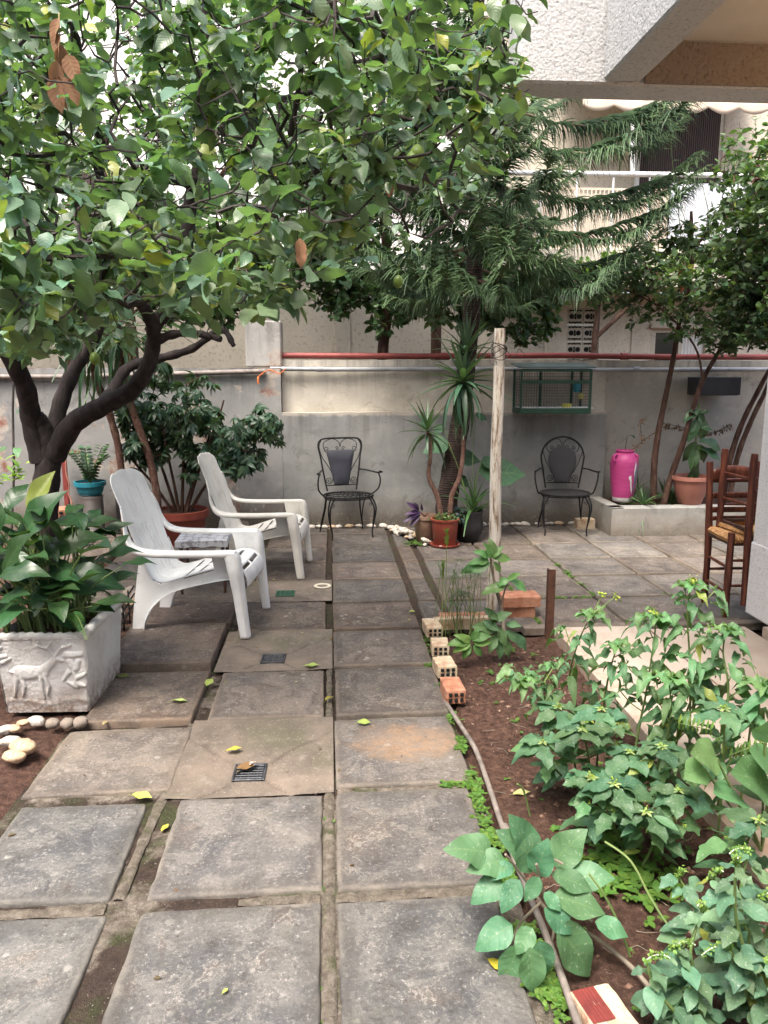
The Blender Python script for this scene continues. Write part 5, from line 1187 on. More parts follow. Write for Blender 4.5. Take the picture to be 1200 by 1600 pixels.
lemon_poly = [(-160, -160), (860, -160), (835, 120), (800, 260), (740, 330), (660, 395), (580, 380), (535, 430), (490, 480), (430, 500), (370, 520), (300, 510), (230, 470), (150, 530), (90, 585), (-160, 640)]
crown = [((-1.5, 4.6, 3.0), (2.3, 2.3, 1.4)), ((-.2, 4.3, 3.0), (1.5, 1.7, 1.2)), ((-1.6, 3.4, 2.5), (1.5, 1.1, .9)), ((-1.7, 5.6, 3.0), (1.8, 1.3, 1.2)), ((.3, 3.5, 2.9), (1.0, .9, .8)), ((-.7, 3.3, 2.5), (1.0, .9, .7)), ((-1.9, 5.0, 2.15), (.5, .8, .4))]
tg = sample_crown(1000, crown, lemon_poly, 2.1)
near_poly = [(-60, 300), (120, 340), (300, 330), (500, 340), (540, 420), (470, 470), (380, 440), (300, 470), (200, 420), (120, 500), (-60, 560)]
tg += sample_crown(30, [((-1.55, 4.3, 1.95), (.75, .8, .35))], [(-60, 430), (250, 430), (240, 500), (160, 560), (100, 590), (60, 570), (-60, 620)], 3, cl=-1)
tg += sample_crown(70, [((-1.1, 2.75, 1.95), (1.2, .55, .35))], near_poly, 2.15)
tb_, wb_, lb_ = MB(), MB(), MB()
ends, dirs, mids = grow_tree(limbs, tg, tb_, wb_, .0027, .028)
leafy(lb_, ends, dirs, mids, T_LEMON, 7, .106, (.150, .235, .145), .45, .9, .85, .04, .22, .34)
bare = sample_crown(700, crown, lemon_poly, 2.6, seed=5); e2, d2, m2 = grow_tree([(l[0], l[1]) for l in limbs], bare, MB(), wb_, .0022, .014, .05, .16)
tb_.build('trunk', MT['bark_dark'], lt, o_l); wb_.build('branches', MT['twig'], lt, o_l); lb_.build('crown', MT['lemon_leaf'], lt, o_l, attrs=True)
ms = m_basic('unripe_lemon', [(.12, .20, .03), (.17, .26, .05)], 14, .4, .3, 60)
for px, py, Y in ((590, 225, 3.6), (645, 250, 3.3), (652, 240, 3.3), (700, 290, 3.8), (395, 490, 3.2), (275, 375, 3.0), (148, 560, 4.5), (622, 440, 4.4)):
    c = at(px, py, Y); b = MB(); b.lathe([(.003, .036), (.012, .032), (.024, .018), (.028, 0), (.025, -.018), (.014, -.031), (.004, -.037)], c, 16); b.tube([c+Vector((0, 0, .036)), c+Vector((.01, .01, .10))], .0018, 5); b.build('lemon', ms, lt, o_l)
b = MB(); rr = RNG
for px, py, L in ((93, 28, .10), (90, 50, .09), (96, 70, .10), (88, 95, .11), (105, 85, .12), (85, 120, .13), (92, 118, .12), (100, 120, .11)):
    p = at(px, py, 2.75); scatter(b, T_LEMON[2], [tuple(p)], [(rr.normal(0, .2), rr.normal(0, .2), -1)], [(rr.normal(0, .4), -1, .1)], [L*.85], [(.30, .16, .095)])
b.tube([at(92, 20, 2.75), at(94, 60, 2.75), at(90, 120, 2.76)], .002, 5, col=(.3, .2, .12)); b.build('dead_leaves', MT['dead_leaf'], lt, o_l, attrs=True)
b = MB()
for px, py, Y in ((468, 372, 2.9), (472, 384, 2.9), (610, 280, 3.6)):
    p = at(px, py, Y); scatter(b, T_LEMON[0], [tuple(p)], [(rr.normal(0, .3), 0, -1)], [(0, -1, .2)], [.08], [(.38, .20, .12)])
b.build('dead_leaves', MT['dead_leaf'], lt, o_l, attrs=True)

# ------------------------------------------------------------------ Norfolk pine against the wall
o_n = Vector(at(700, 820, 7.45)); o_n.z = 0
npn = thing('norfolk_pine', 'tall Norfolk pine with whorled drooping fronds rising from behind the potted palms', 'tree', o_n)
tb_, nb_, br_ = MB(), MB(), MB()
tp_ = spline([(o_n.x, 7.45, -.1)]+[A(x, y, Y) for x, y, Y in ((697, 800, 7.45), (702, 760, 7.45), (712, 700, 7.48), (722, 640, 7.5), (730, 560, 7.5), (738, 480, 7.5), (742, 400, 7.5), (745, 300, 7.5), (746, 200, 7.5), (747, 100, 7.5), (748, 0, 7.5), (748, -150, 7.5))], 5)
tb_.tube(tp_, np.linspace(.115, .045, len(tp_))+.004*np.sin(np.arange(len(tp_))*2.2), 16); tb_.build('trunk', MT['bark_ring'], npn, o_n)
tpz = np.array([tuple(p) for p in tp_])
def trunk_at(z): i = int(np.argmin(abs(tpz[:, 2]-z))); return Vector(tpz[i])
def strand_tpl(nseg, arch, w_=.030, taper=.6):
    V = []; F = []
    for i in range(nseg+1):
        u = i/nseg; r = w_*(1-.75*u**2); c = (u-arch*.2*u*u, 0, -arch*u*u)
        for k in range(3): a = k*2*PI/3; V.append((c[0], c[1]+r*math.cos(a), c[2]+r*math.sin(a)))
    for i in range(nseg):
        for k in range(3): F.append((i*3+k, i*3+(k+1) % 3, (i+1)*3+(k+1) % 3, (i+1)*3+k))
    return np.array(V), np.zeros((len(V), 2)), np.array(F)
T_STR = [strand_tpl(4, .75, .044), strand_tpl(4, 1.15, .044), strand_tpl(4, .45, .044)]
def frond(b, P, length0, r0, dens=150):
    """spray of drooping cord-like leaf shoots on both sides of the branch"""
    P = np.array([tuple(p) for p in P]); m = len(P)-1; L_ = np.linalg.norm(P[-1]-P[0]); n = int(dens*L_); O, D, N_, LL = [], [], [], []
    for i in range(n):
        f = 1-(RNG.random()*.86)**1.15; k = f*m; j = min(int(k), m-1); p = P[j]*(1-k+j)+P[j+1]*(k-j); t_ = unit(P[j+1]-P[j])
        side = np.cross(t_, [0, 0, 1]); side = unit(side)*(1 if i % 2 else -1); d = side*RNG.uniform(.35, 1.0)+t_*RNG.uniform(.35, .95)+np.array([0, 0, RNG.uniform(-.12, .38)])
        O.append(p); D.append(d); N_.append(np.array([0, 0, 1.0])+RNG.normal(0, .07, 3)); LL.append(length0*RNG.uniform(.75, 1.1)*(1-.55*max(0, f-.75)/.25))
    O, D, N_, LL = map(np.array, (O, D, N_, LL)); w_ = RNG.integers(0, 3, len(O))
    for q in range(3):
        s_ = w_ == q
        if s_.any(): scatter(b, T_STR[q], O[s_], D[s_], N_[s_], LL[s_], [1, 1, 1])
def pine_branch(z, az, L, rise=.0, tipup=.25, main=False):
    p0 = trunk_at(z); d = Vector((math.sin(az), -math.cos(az), 0)); P = []
    for i in range(9):
        f = i/8; P.append(p0+d*L*f+Vector((0, 0, rise*L*f-.10*L*math.sin(PI*f*.9)+tipup*L*f**4+.02*math.sin(i*2+z))))
    br_.tube(P, np.linspace(.011, .0035, 9)*(.7+L*.25), 7); frond(nb_, P[1:], .20, 0, 215)
    s = 1
    for f in ((.42, .58, .72) if main else (.38, .50, .60, .70, .80)):
        if RNG.random() < .25: s = -s; continue
        k = f*8; j = int(k); q = P[j].lerp(P[j+1], k-j); t_ = (P[j+1]-P[j]).normalized(); sd_ = t_.cross(Vector((0, 0, 1))).normalized()*s; s = -s
        l2 = L*(1-f)*RNG.uniform(.8, 1.1)+.12; Q = [q+(t_*.75+sd_*.65)*l2*i/4+Vector((0, 0, -.10*l2*math.sin(PI*i/4)+.16*l2*(i/4)**2)) for i in range(5)]
        br_.tube(Q, np.linspace(.006, .003, 5), 5); frond(nb_, Q[0:], .17, 0, 170)
zz = 2.35; ph = .3
while zz < 5.0:
    nbr = 5
    for k in range(nbr):
        az = ph+k*2*PI/nbr+RNG.normal(0, .12); Lb = RNG.uniform(1.35, 1.95)*(1 if zz < 4 else .9)
        # az measured from the camera side, positive to the right
        if math.cos(az) > .55: Lb *= .75
        if math.sin(az) < -.3: Lb *= .75
        if math.sin(az) > .25 and math.cos(az) > -.6: continue
        pine_branch(zz+RNG.normal(0, .025), az, Lb, RNG.uniform(-.02, .16), RNG.uniform(.16, .32))
    zz += .46; ph += .55
for z_, az_, L_, ri in ((4.75, 1.5, 1.7, .02), (4.35, 1.25, 1.85, .03), (4.0, 1.6, 1.95, .03), (3.68, 1.2, 1.9, .03), (3.36, 1.55, 2.05, .02), (3.05, 1.3, 1.95, .02), (2.75, 1.65, 1.9, .0), (2.55, 1.1, 1.55, -.03), (2.5, .5, 1.0, -.05), (3.2, .6, 1.1, .0)): pine_branch(z_, az_, L_, ri, .13, True)
for z_, az_, L_ in ((2.75, .35, .7), (3.1, -.3, .75), (3.6, .2, .7), (4.1, -.3, .7), (2.5, .9, .9)): pine_branch(z_, az_, L_, .05, .10)
br_.build('branches', MT['twig_tan'], npn, o_n); nb_.build('needles', MT['needle'], npn, o_n)

# ------------------------------------------------------------------ trees at the right, rooted in the raised bed
def multi_tree(name, label, loc, limb_pts, boxes, poly, n, L, col, tpl, k, mat='small_leaf', yel=.01, ymin=5, bark='bark_brown', group=None, rtip=.002, seed=0, droop=.2, up=.7):
    t_ = thing(name, label, 'tree', loc, 0, group); lm_ = []
    for pts, r0, r1 in limb_pts:
        q = spline([A(*p) for p in pts], 5); m = len(q)-1; lm_.append((q, [r0+(r1-r0)*i/m+.0015*math.sin(i*2.3) for i in range(m+1)]))
    tb_ = MB(); wb_ = tb_; lb_ = MB(); tg = sample_crown(n, boxes, poly, ymin, seed=seed)
    e, d, mi = grow_tree(lm_, tg, tb_, wb_, rtip, .016); leafy(lb_, e, d, mi, tpl, k, L, col, droop, up, .9, yel, L*1.6)
    tb_.build('trunk', MT[bark], t_, loc); lb_.build('crown', MT[mat], t_, loc, attrs=True); return t_
oR = at(1025, 778, 7.5); oR.z = .27
multi_tree('laurel_tree', 'slim two-stemmed evergreen tree growing from the raised bed beside the pink urn', oR,
    [([(1022, 790, 7.5), (1022, 730, 7.5), (1028, 680, 7.5), (1040, 620, 7.5), (1052, 560, 7.45), (1062, 500, 7.4), (1080, 430, 7.3), (1080, 330, 7.2)], .036, .014),
     ([(1036, 790, 7.45), (1050, 740, 7.45), (1068, 690, 7.4), (1082, 640, 7.4), (1100, 590, 7.35), (1128, 540, 7.3), (1150, 480, 7.2), (1160, 380, 7.1)], .034, .013),
     ([(1098, 595, 7.35), (1085, 540, 7.3), (1030, 480, 7.2), (970, 450, 7.0)], .012, .006)],
    [((3.6, 7.1, 2.7), (.75, .8, .85)), ((3.0, 7.0, 2.45), (.75, .7, .45)), ((3.9, 7.2, 2.4), (.6, .7, .5)), ((4.3, 7.4, 3.0), (.6, .6, 1.0)), ((3.3, 7.1, 2.25), (.95, .6, .42)), ((4.0, 7.1, 2.2), (.6, .5, .45)), ((3.85, 6.9, 1.98), (.5, .4, .3)), ((3.75, 6.9, 2.95), (.8, .7, .5))],
    [(900, 470), (945, 430), (960, 400), (1000, 300), (1010, 350), (1075, 340), (1110, 330), (1140, 230), (1260, 150), (1260, 610), (1150, 600), (1080, 605), (1050, 545), (1000, 510), (930, 535), (890, 555), (885, 500)], 900, .08, (.062, .108, .048), T_SMALL+[T_LANCE[0]], 11, ymin=6, seed=3)
oR2 = at(1150, 730, 7.6); oR2.z = .27
multi_tree('small_lime_tree', 'tree with twin leaning brown stems at the right edge, behind the rush chairs', oR2,
    [([(1128, 790, 7.6), (1140, 720, 7.6), (1160, 660, 7.55), (1190, 600, 7.5), (1230, 520, 7.4), (1250, 380, 7.2)], .032, .016), ([(1138, 790, 7.55), (1152, 715, 7.55), (1175, 655, 7.5), (1205, 590, 7.4), (1230, 500, 7.2), (1210, 350, 6.6), (1180, 280, 6.2)], .030, .012)],
    [((4.1, 6.6, 3.2), (.8, .9, 1.2)), ((3.7, 6.0, 3.25), (.5, .6, .6)), ((4.0, 6.3, 2.6), (.7, .8, .7))],
    [(1120, 330), (1095, 270), (1130, 190), (1180, 160), (1280, 130), (1280, 560), (1150, 520), (1100, 430)], 430, .07, (.095, .165, .055), T_SMALL, 8, ymin=5.2, seed=9)
# upright bare-ish shoots standing clear of the crown in front of the white balcony
b = MB(); lb_ = MB(); st_ = thing('tall_shoots', 'thin upright leafy shoots rising in front of the white balcony panel', 'plant', at(1075, 420, 7.2))
for (x0_, y0_, x1_, y1_) in ((1066, 470, 1052, 215), (1075, 400, 1064, 300), (1112, 400, 1098, 262), (1020, 430, 1035, 300)):
    P = [at(x0_+(x1_-x0_)*f+4*math.sin(f*5), y0_+(y1_-y0_)*f, 7.1) for f in np.linspace(0, 1, 8)]; b.tube(P, np.linspace(.006, .002, 8), 5)
    for k in range(11):
        f = .2+.8*k/11; q = f*7; j = min(int(q), 6); p = P[j].lerp(P[j+1], q-j); s = 1 if k % 2 else -1
        scatter(lb_, T_LANCE[0] if y0_ == 400 else T_SMALL[0], [tuple(p)], [(s*.9, RNG.normal(0, .4), .25)], [(0, -.3, 1)], [.085], colvar(1, (.08, .15, .05)))
ol = at(1075, 420, 7.2); b.build('stems', MT['green_stem'], st_, ol); lb_.build('leaves', MT['small_leaf'], st_, ol, attrs=True)

# ------------------------------------------------------------------ trees between the wall and the apartment block
def bgtree(label, x, y, boxes, poly, n, L, col, trunk, seed, tpl=T_SMALL, yel=.0, ymin=8.3):
    o = Vector((x, y, 0)); lm_ = []
    for pts, r0, r1 in trunk: q = spline(pts, 5); m = len(q)-1; lm_.append((q, [r0+(r1-r0)*i/m for i in range(m+1)]))
    t_ = thing('background_tree', label, 'tree', o, 0, 'trees behind the yard wall'); tb_ = MB(); wb_ = tb_; lb_ = MB(); tg = sample_crown(n, boxes, poly, ymin, seed=seed, cl=-.42)
    e, d, mi = grow_tree(lm_, tg, tb_, wb_, .003, .02); leafy(lb_, e, d, mi, tpl, 10, L, col, .25, .7, .9, yel, L*1.5)
    tb_.build('trunk', MT['bark_brown'], t_, o); lb_.build('crown', MT['small_leaf'], t_, o, attrs=True)
bgtree('dark bushy tree behind the wall whose leaves hang beside the pine trunk', .62, 9.2, [((.9, 9.2, 3.1), (1.6, .7, 1.1)), ((2.0, 9.1, 2.9), (.9, .6, .9)), ((-.2, 9.1, 3.2), (.9, .6, .8)), ((1.2, 9.1, 2.35), (1.4, .5, .5)), ((2.3, 9.0, 2.4), (.6, .5, .5)), ((.2, 9.1, 3.8), (1.5, .6, .7)), ((-.1, 9.0, 2.75), (.7, .5, .45)), ((.7, 9.0, 2.7), (.9, .5, .4))],
       [(450, 200), (900, 200), (895, 420), (870, 545), (800, 550), (770, 500), (690, 520), (640, 490), (600, 560), (575, 530), (560, 460), (520, 500), (460, 510), (440, 420)], 1150, .11, (.055, .115, .045), [([(.62, 9.2, 0), (.62, 9.2, 1.7), (.7, 9.2, 2.5), (.6, 9.2, 3.6)], .08, .04), ([(.66, 9.2, 2.2), (1.3, 9.1, 2.8), (2.1, 9.1, 3.2)], .04, .02)], 2)
bgtree('light green tree behind the wall in the upper left, seen through the lemon twigs', -2.6, 10.2, [((-2.6, 10.2, 4.6), (2.2, .9, 2.2)), ((-4.6, 10.2, 4.2), (1.6, .9, 2.0)), ((-.6, 10.3, 4.9), (1.4, .8, 1.6))], None, 820, .12, (.085, .165, .05), [([(-2.6, 10.2, 0), (-2.5, 10.2, 2.0), (-2.7, 10.2, 4.5)], .1, .04), ([(-2.6, 10.2, 2.2), (-4.4, 10.2, 4.2)], .05, .02), ([(-2.6, 10.2, 2.4), (-.8, 10.2, 4.6)], .05, .02)], 5, ymin=9)
bgtree('leafy tree behind the wall rising at the top centre behind the pine', 1.4, 10.3, [((1.4, 10.3, 5.0), (1.3, .8, 1.5)), ((.4, 10.2, 4.2), (1.1, .7, 1.0))], [(300, -300), (880, -300), (880, 140), (850, 330), (760, 400), (400, 400)], 520, .115, (.085, .165, .05), [([(1.4, 10.3, 0), (1.4, 10.3, 3.0), (1.3, 10.3, 5.4)], .09, .03)], 8, ymin=9)
bgtree('low bright shrub behind the wall below the white balcony', 3.3, 9.6, [((3.3, 9.5, 2.95), (1.1, .5, .5)), ((4.6, 9.5, 3.2), (.9, .5, .5))], [(850, 440), (900, 400), (1020, 395), (1200, 380), (1200, 500), (1000, 520), (930, 530), (870, 500)], 170, .095, (.11, .20, .04), [([(3.3, 9.6, 0), (3.3, 9.6, 2.0), (3.4, 9.6, 3.0)], .05, .02), ([(3.3, 9.6, 2.0), (4.6, 9.6, 3.2)], .03, .015)], 12)

bgtree('dark low tree behind the left wall, showing between the lemon limbs', -2.9, 9.0, [((-3.0, 9.0, 2.6), (1.9, .6, .9)), ((-1.3, 9.0, 2.8), (.9, .5, .8))], None, 560, .12, (.045, .095, .035), [([(-2.9, 9.0, 0), (-2.9, 9.0, 1.6), (-3.0, 9.0, 2.8)], .07, .03), ([(-2.9, 9.0, 1.7), (-1.4, 9.0, 2.8)], .03, .015)], 17)
# ------------------------------------------------------------------ many-fingered shrub in the large pot
so = Vector((-1.42, 7.25, .29)); sh = thing('umbrella_shrub', 'dark shrub with finger-like leaflets growing from the large red pot', 'shrub', so); tb_ = MB(); wb_ = tb_; lb_ = MB()
lm_ = []
for dx, dy, h in ((-.35, .1, 1.0), (.1, .05, 1.2), (.45, -.05, 1.05), (-.1, -.1, .8), (.3, .1, .8), (-.55, .0, .7), (.62, .1, .75)):
    q = spline([so+Vector((dx*.08, dy*.1, -.05)), so+Vector((dx*.4, dy*.4, h*.35)), so+Vector((dx*.8, dy, h*.75)), so+Vector((dx, dy, h))], 4); lm_.append((q, list(np.linspace(.017, .007, len(q)))))
tg = sample_crown(260, [((-1.40, 7.25, 1.25), (.95, .45, .42)), ((-.95, 7.25, 1.05), (.62, .4, .35)), ((-1.9, 7.3, 1.0), (.5, .4, .35)), ((-1.0, 7.2, .75), (.40, .3, .20))], [(190, 600), (230, 575), (400, 560), (430, 640), (440, 710), (360, 740), (330, 700), (300, 745), (200, 740)], 6, seed=4)
e, d, mi = grow_tree(lm_, tg, tb_, wb_, .0025, .008, .02)
O, D, N_, LL = [], [], [], []
for p, dd in zip(e, d):
    for q in range(2):
        c = p+RNG.normal(0, .03, 3)*(q > 0); ax = unit(dd*.3+np.array([0, 0, .5])+RNG.normal(0, .35, 3)); s_ = unit(np.cross(ax, [.3, .9, .1])); t2_ = np.cross(ax, s_); m = RNG.integers(7, 10); a0 = RNG.random()*6
        for k in range(m): a = a0+k*2*PI/m; O.append(c); D.append(s_*math.cos(a)+t2_*math.sin(a)-ax*.35+np.array([0, 0, -.15])); N_.append(ax); LL.append(RNG.uniform(.075, .125))
scatter(lb_, leaf_t(4, 1, .17, .3, .3), O, D, N_, np.array(LL), colvar(len(O), (.032, .075, .040), .3))
tb_.build('stems', MT['bark_brown'], sh, so); lb_.build('leaves', MT['gloss_leaf'], sh, so, attrs=True)

# ------------------------------------------------------------------ palms with sword leaves
def rosette(lb, c, n, L, col, axis=(0, 0, 1), lo=-.5, hi=1.4, w_=1.0, tpls=None):
    ax = unit(np.array(axis, float)); s_ = unit(np.cross(ax, [.2, .95, .1])); t_ = np.cross(ax, s_); O, D, N_, LL, W = [], [], [], [], []
    for k in range(n):
        a = k*2.39996; f = k/n; el = hi+(lo-hi)*f; d = (s_*math.cos(a)+t_*math.sin(a))*math.cos(el)+ax*math.sin(el); O.append(np.array(c)-ax*.08*f); D.append(d); N_.append(ax*math.cos(el)-(s_*math.cos(a)+t_*math.sin(a))*math.sin(el)+RNG.normal(0, .1, 3)); LL.append(L*RNG.uniform(.75, 1.1)*(1 if f > .15 else .8)); W.append(0 if f < .25 else 1 if f < .65 else 2)
    O, D, N_, LL, W = map(np.array, (O, D, N_, LL, W)); C = colvar(n, col, .2); tpls = tpls or T_STRAP
    for q in range(3):
        m = W == q
        if m.any(): scatter(lb, tpls[q], O[m], D[m], N_[m], LL[m], C[m])
yo = Vector((1.05, 6.93, .235)); yu = thing('yucca', 'two thin bare palm stems with sword-leaf tufts growing from the red pot', 'plant', yo)
sp1 = spline([(1.03, 6.92, .2)]+[A(x, y, 6.92) for x, y in ((683, 775), (670, 745), (673, 705), (668, 672))], 5); sp2 = spline([(1.09, 6.93, .2)]+[A(x, y, 6.93) for x, y in ((706, 775), (718, 745), (724, 700), (721, 640), (722, 600))], 5)
for s_ in (sp1, sp2): b = MB(); b.tube(s_, np.linspace(.026, .016, len(s_))+.002*np.sin(np.arange(len(s_))*2.5), 9); b.build('stem', MT['bark_palm'], yu, yo)
lb_ = MB(); TY = [leaf_t(9, 1, .055, .5, a, base=.55) for a in (.04, .22, .55)]; rosette(lb_, A(668, 668, 6.92), 22, .36, (.04, .09, .045), (0, 0, 1), -.6, 1.3, tpls=TY); rosette(lb_, A(723, 590, 6.93), 52, .50, (.045, .10, .058), (0, 0, 1), -1.25, 1.45, tpls=TY); rosette(lb_, A(728, 545, 6.93), 22, .42, (.045, .10, .058), (.03, 0, 1), .6, 1.5, tpls=TY); lb_.build('leaves', MT['gloss_leaf'], yu, yo, attrs=True)
# dragon palms on the left, behind the near white chair
for (lab, pts, rs, nL, Ln) in (('palm with ringed brown stem nearer the trunk, tuft of long leaves under the lemon branches', [(196, 850, 7.1), (188, 720, 7.1), (172, 650, 7.1), (150, 590, 7.05), (140, 520, 7.0)], .032, 50, .62), ('leaning palm with ringed brown stem between the two white chairs', [(248, 850, 7.0), (246, 780, 7.0), (232, 710, 7.0), (205, 635, 7.0), (190, 580, 6.95), (185, 510, 6.9)], .034, 50, .62)):
    q = spline([A(*p) for p in pts], 5); o = Vector(q[0]); o.z = 0; t_ = thing('dragon_palm', lab, 'plant', o, 0, 'palms behind the near chair'); b = MB(); b.tube(q, rs+.003*np.sin(np.arange(len(q))*2.6), 10); b.build('stem', MT['bark_palm'], t_, o)
    lb_ = MB(); rosette(lb_, tuple(q[-1]), nL, Ln, (.06, .12, .055), (.1, -.1, 1), -1.2, 1.4); lb_.build('leaves', MT['gloss_leaf'], t_, o, attrs=True)
# ================================================================== LOW PLANTS
def pxleaf(b, tpl, base, tip, Y, dY=-.03, wmul=1.0, col=(.1, .2, .1), nrm=None, L=None):
    p = at(base[0], base[1], Y); q = at(tip[0], tip[1], Y+dY); d = q-p
    scatter(b, tpl, [tuple(p)], [tuple(d)], [nrm or (RNG.normal(0, .25), -.75+RNG.normal(0, .2), .8)], [L or d.length*1.04], colvar(1, col, .25)); return p
def plant(name, label, cat, o, parts, group=None):
    t_ = thing(name, label, cat, o, 0, group)
    for nm, b, m, at_ in parts:
        if b.n: b.build(nm, MT[m], t_, o, attrs=at_)
    return t_
# --- broad leaves in the trough
lb_, sb = MB(), MB(); O, D, N_, LL, W = [], [], [], [], []
tb0 = Vector((-1.38, 3.8, .34))
for i in range(95):
    bx = tb0+Vector((RNG.uniform(-.20, .15), RNG.uniform(-.2, .22), 0)); a = RNG.uniform(0, 2*PI); lean = RNG.uniform(.03, .38); h = RNG.uniform(.16, .62)*(1-.5*max(0, lean-.2))
    if a < 1.2 or a > 5.4: lean *= .75; h *= .8
    top = bx+Vector((math.cos(a)*lean-.06, math.sin(a)*lean*.8, h)); m_ = bx.lerp(top, .5)+Vector((-math.cos(a), -math.sin(a), 0))*lean*.2+Vector((0, 0, .04))
    q = spline([bx, m_, top], 4); sb.tube(q, np.linspace(.0055, .003, len(q)), 6)
    d = Vector((math.cos(a), math.sin(a), RNG.uniform(-.25, .9))).normalized(); O.append(tuple(top)); D.append(tuple(d)); N_.append((math.cos(a)*-.4, math.sin(a)*-.4-.2, 1)); LL.append(RNG.uniform(.15, .27)); W.append(i % 3)
for (bx, by, tx, ty, Y, dY) in ((45, 800, 80, 735, 3.8, .05), (30, 850, 75, 760, 3.7, -.05), (60, 870, 130, 810, 3.8, -.05), (62, 905, 190, 895, 3.7, 0), (95, 870, 118, 805, 4.1, .02), (130, 905, 195, 900, 4.0, .1), (5, 900, 22, 830, 3.5, -.1), (0, 900, 45, 870, 3.4, -.1), (0, 940, 30, 915, 3.4, -.1), (75, 945, 135, 985, 3.65, -.05), (20, 860, 50, 905, 3.6, -.1), (120, 870, 150, 925, 3.9, -.1), (0, 830, -30, 760, 3.6, 0), (10, 800, 30, 745, 3.9, .05)):
    p, q2 = at(bx, by, Y), at(tx, ty, Y+dY); root = tb0+Vector((RNG.uniform(-.1, .1), RNG.uniform(-.1, .2), 0)); s_ = spline([root, root.lerp(p, .6)+Vector((0, 0, .03)), p], 4); sb.tube(s_, np.linspace(.006, .003, len(s_)), 6)
    O.append(tuple(p)); D.append(tuple(q2-p)); N_.append((.1, -.5, .8)); LL.append((q2-p).length*1.05); W.append(RNG.integers(0, 3))
O, D, N_, LL, W = map(np.array, (O, D, N_, LL, W)); C = colvar(len(O), (.026, .075, .024), .3, .04, (.26, .30, .06))
for q in range(3): scatter(lb_, T_BROAD[q], O[W == q], D[W == q], N_[W == q], LL[W == q], C[W == q])
plant('broad_leaf_plant', 'clump of large glossy dark green leaves on upright stalks filling the relief trough', 'plant', tb0, [('stems', sb, 'green_stem', False), ('leaves', lb_, 'gloss_leaf', True)])
# --- ferns
def fern(b, sbm, P, L0, col=(.08, .19, .05)):
    q = spline(P, 6); sbm.tube(q, .0022, 5); m = len(q)-1
    for k in range(2, m+1):
        t_ = (q[k]-q[k-1]).normalized(); s_ = t_.cross(Vector((0, 0, 1))).normalized(); l_ = L0*math.sin(PI*(.15+.8*k/m))
        for sg in (-1, 1):
            for o_ in (0, .5): scatter(b, T_LANCE[0], [tuple(q[k].lerp(q[k-1], o_))], [tuple(s_*sg+t_*.35)], [(0, -.2, 1)], [l_], colvar(1, col, .2))
lb_, sb = MB(), MB()
PF = ([(128, 1000, 3.55), (110, 960, 3.50), (122, 965, 3.44), (136, 1000, 3.40)], [(120, 985, 3.9), (125, 930, 4.0), (160, 890, 4.1), (185, 905, 4.2)], [(90, 980, 3.8), (88, 920, 3.9), (84, 880, 4.0)], [(70, 985, 3.7), (50, 930, 3.7), (20, 905, 3.7)], [(130, 975, 3.85), (140, 925, 3.95), (165, 925, 4.05), (185, 950, 4.1)])
for sel, lab in (((0,), 'small bright fern frond hanging over the chipped front rim of the trough'), ((1, 4), 'fern fronds spilling from the back right corner of the trough'), ((2, 3), 'shaded fern fronds among the stalks inside the trough')):
    lb_, sb = MB(), MB()
    for k in sel: fern(lb_, sb, [at(*p) for p in PF[k]], .045)
    plant('fern', lab, 'plant', at(*PF[sel[0]][0]), [('stem', sb, 'green_stem', False), ('leaves', lb_, 'small_leaf', True)])
# --- strappy clumps
def clump(loc, n, L, col, label, name='grass_clump', group=None, lo=-.1, hi=1.4, r=.04, mat='gloss_leaf', wid=None):
    lb_ = MB(); tp = wid and [leaf_t(7, 1, wid, .5, a, base=.5) for a in (.1, .5, .95)] or T_STRAP
    for k in range(max(1, n//14)):
        c = Vector(loc)+Vector((RNG.normal(0, r), RNG.normal(0, r), 0)); rosette(lb_, tuple(c), 14, L, col, (RNG.normal(0, .1), RNG.normal(0, .1), 1), lo, hi, tpls=tp)
    t_ = thing(name, label, 'plant', loc, 0, group); lb_.build('leaves', MT[mat], t_, loc, attrs=True); return t_
clump(G(225, 905), 56, .20, (.06, .14, .045), 'strap-leaved clump on the ground beside the rear of the near white chair', r=.09)
clump(Vector((-1.75, 5.3, 0)), 70, .26, (.05, .12, .04), 'strap-leaved clump behind the trough, under the big trunk', r=.15)
clump(at(1005, 787, 7.4), 56, .26, (.09, .18, .07), 'arching spider plant in front of the pink urn on the kerb', r=.04, wid=.045)
clump(at(1062, 783, 7.65), 112, .30, (.045, .11, .04), 'darker grassy clump between the tree stems and the terracotta-coloured pot', r=.10, wid=.05)
clump(at(985, 760, 7.75), 28, .36, (.06, .13, .05), 'long-leaved clump behind the pink urn', r=.05, wid=.02)
clump(G(956, 832), 42, .10, (.10, .20, .05), 'tuft of fresh grass at the corner of the raised bed', r=.02, wid=.03)
clump(at(742, 790, 7.2), 10, .42, (.055, .13, .04), 'few upright sword leaves growing in the black pot', r=.02, lo=.5, wid=.05)
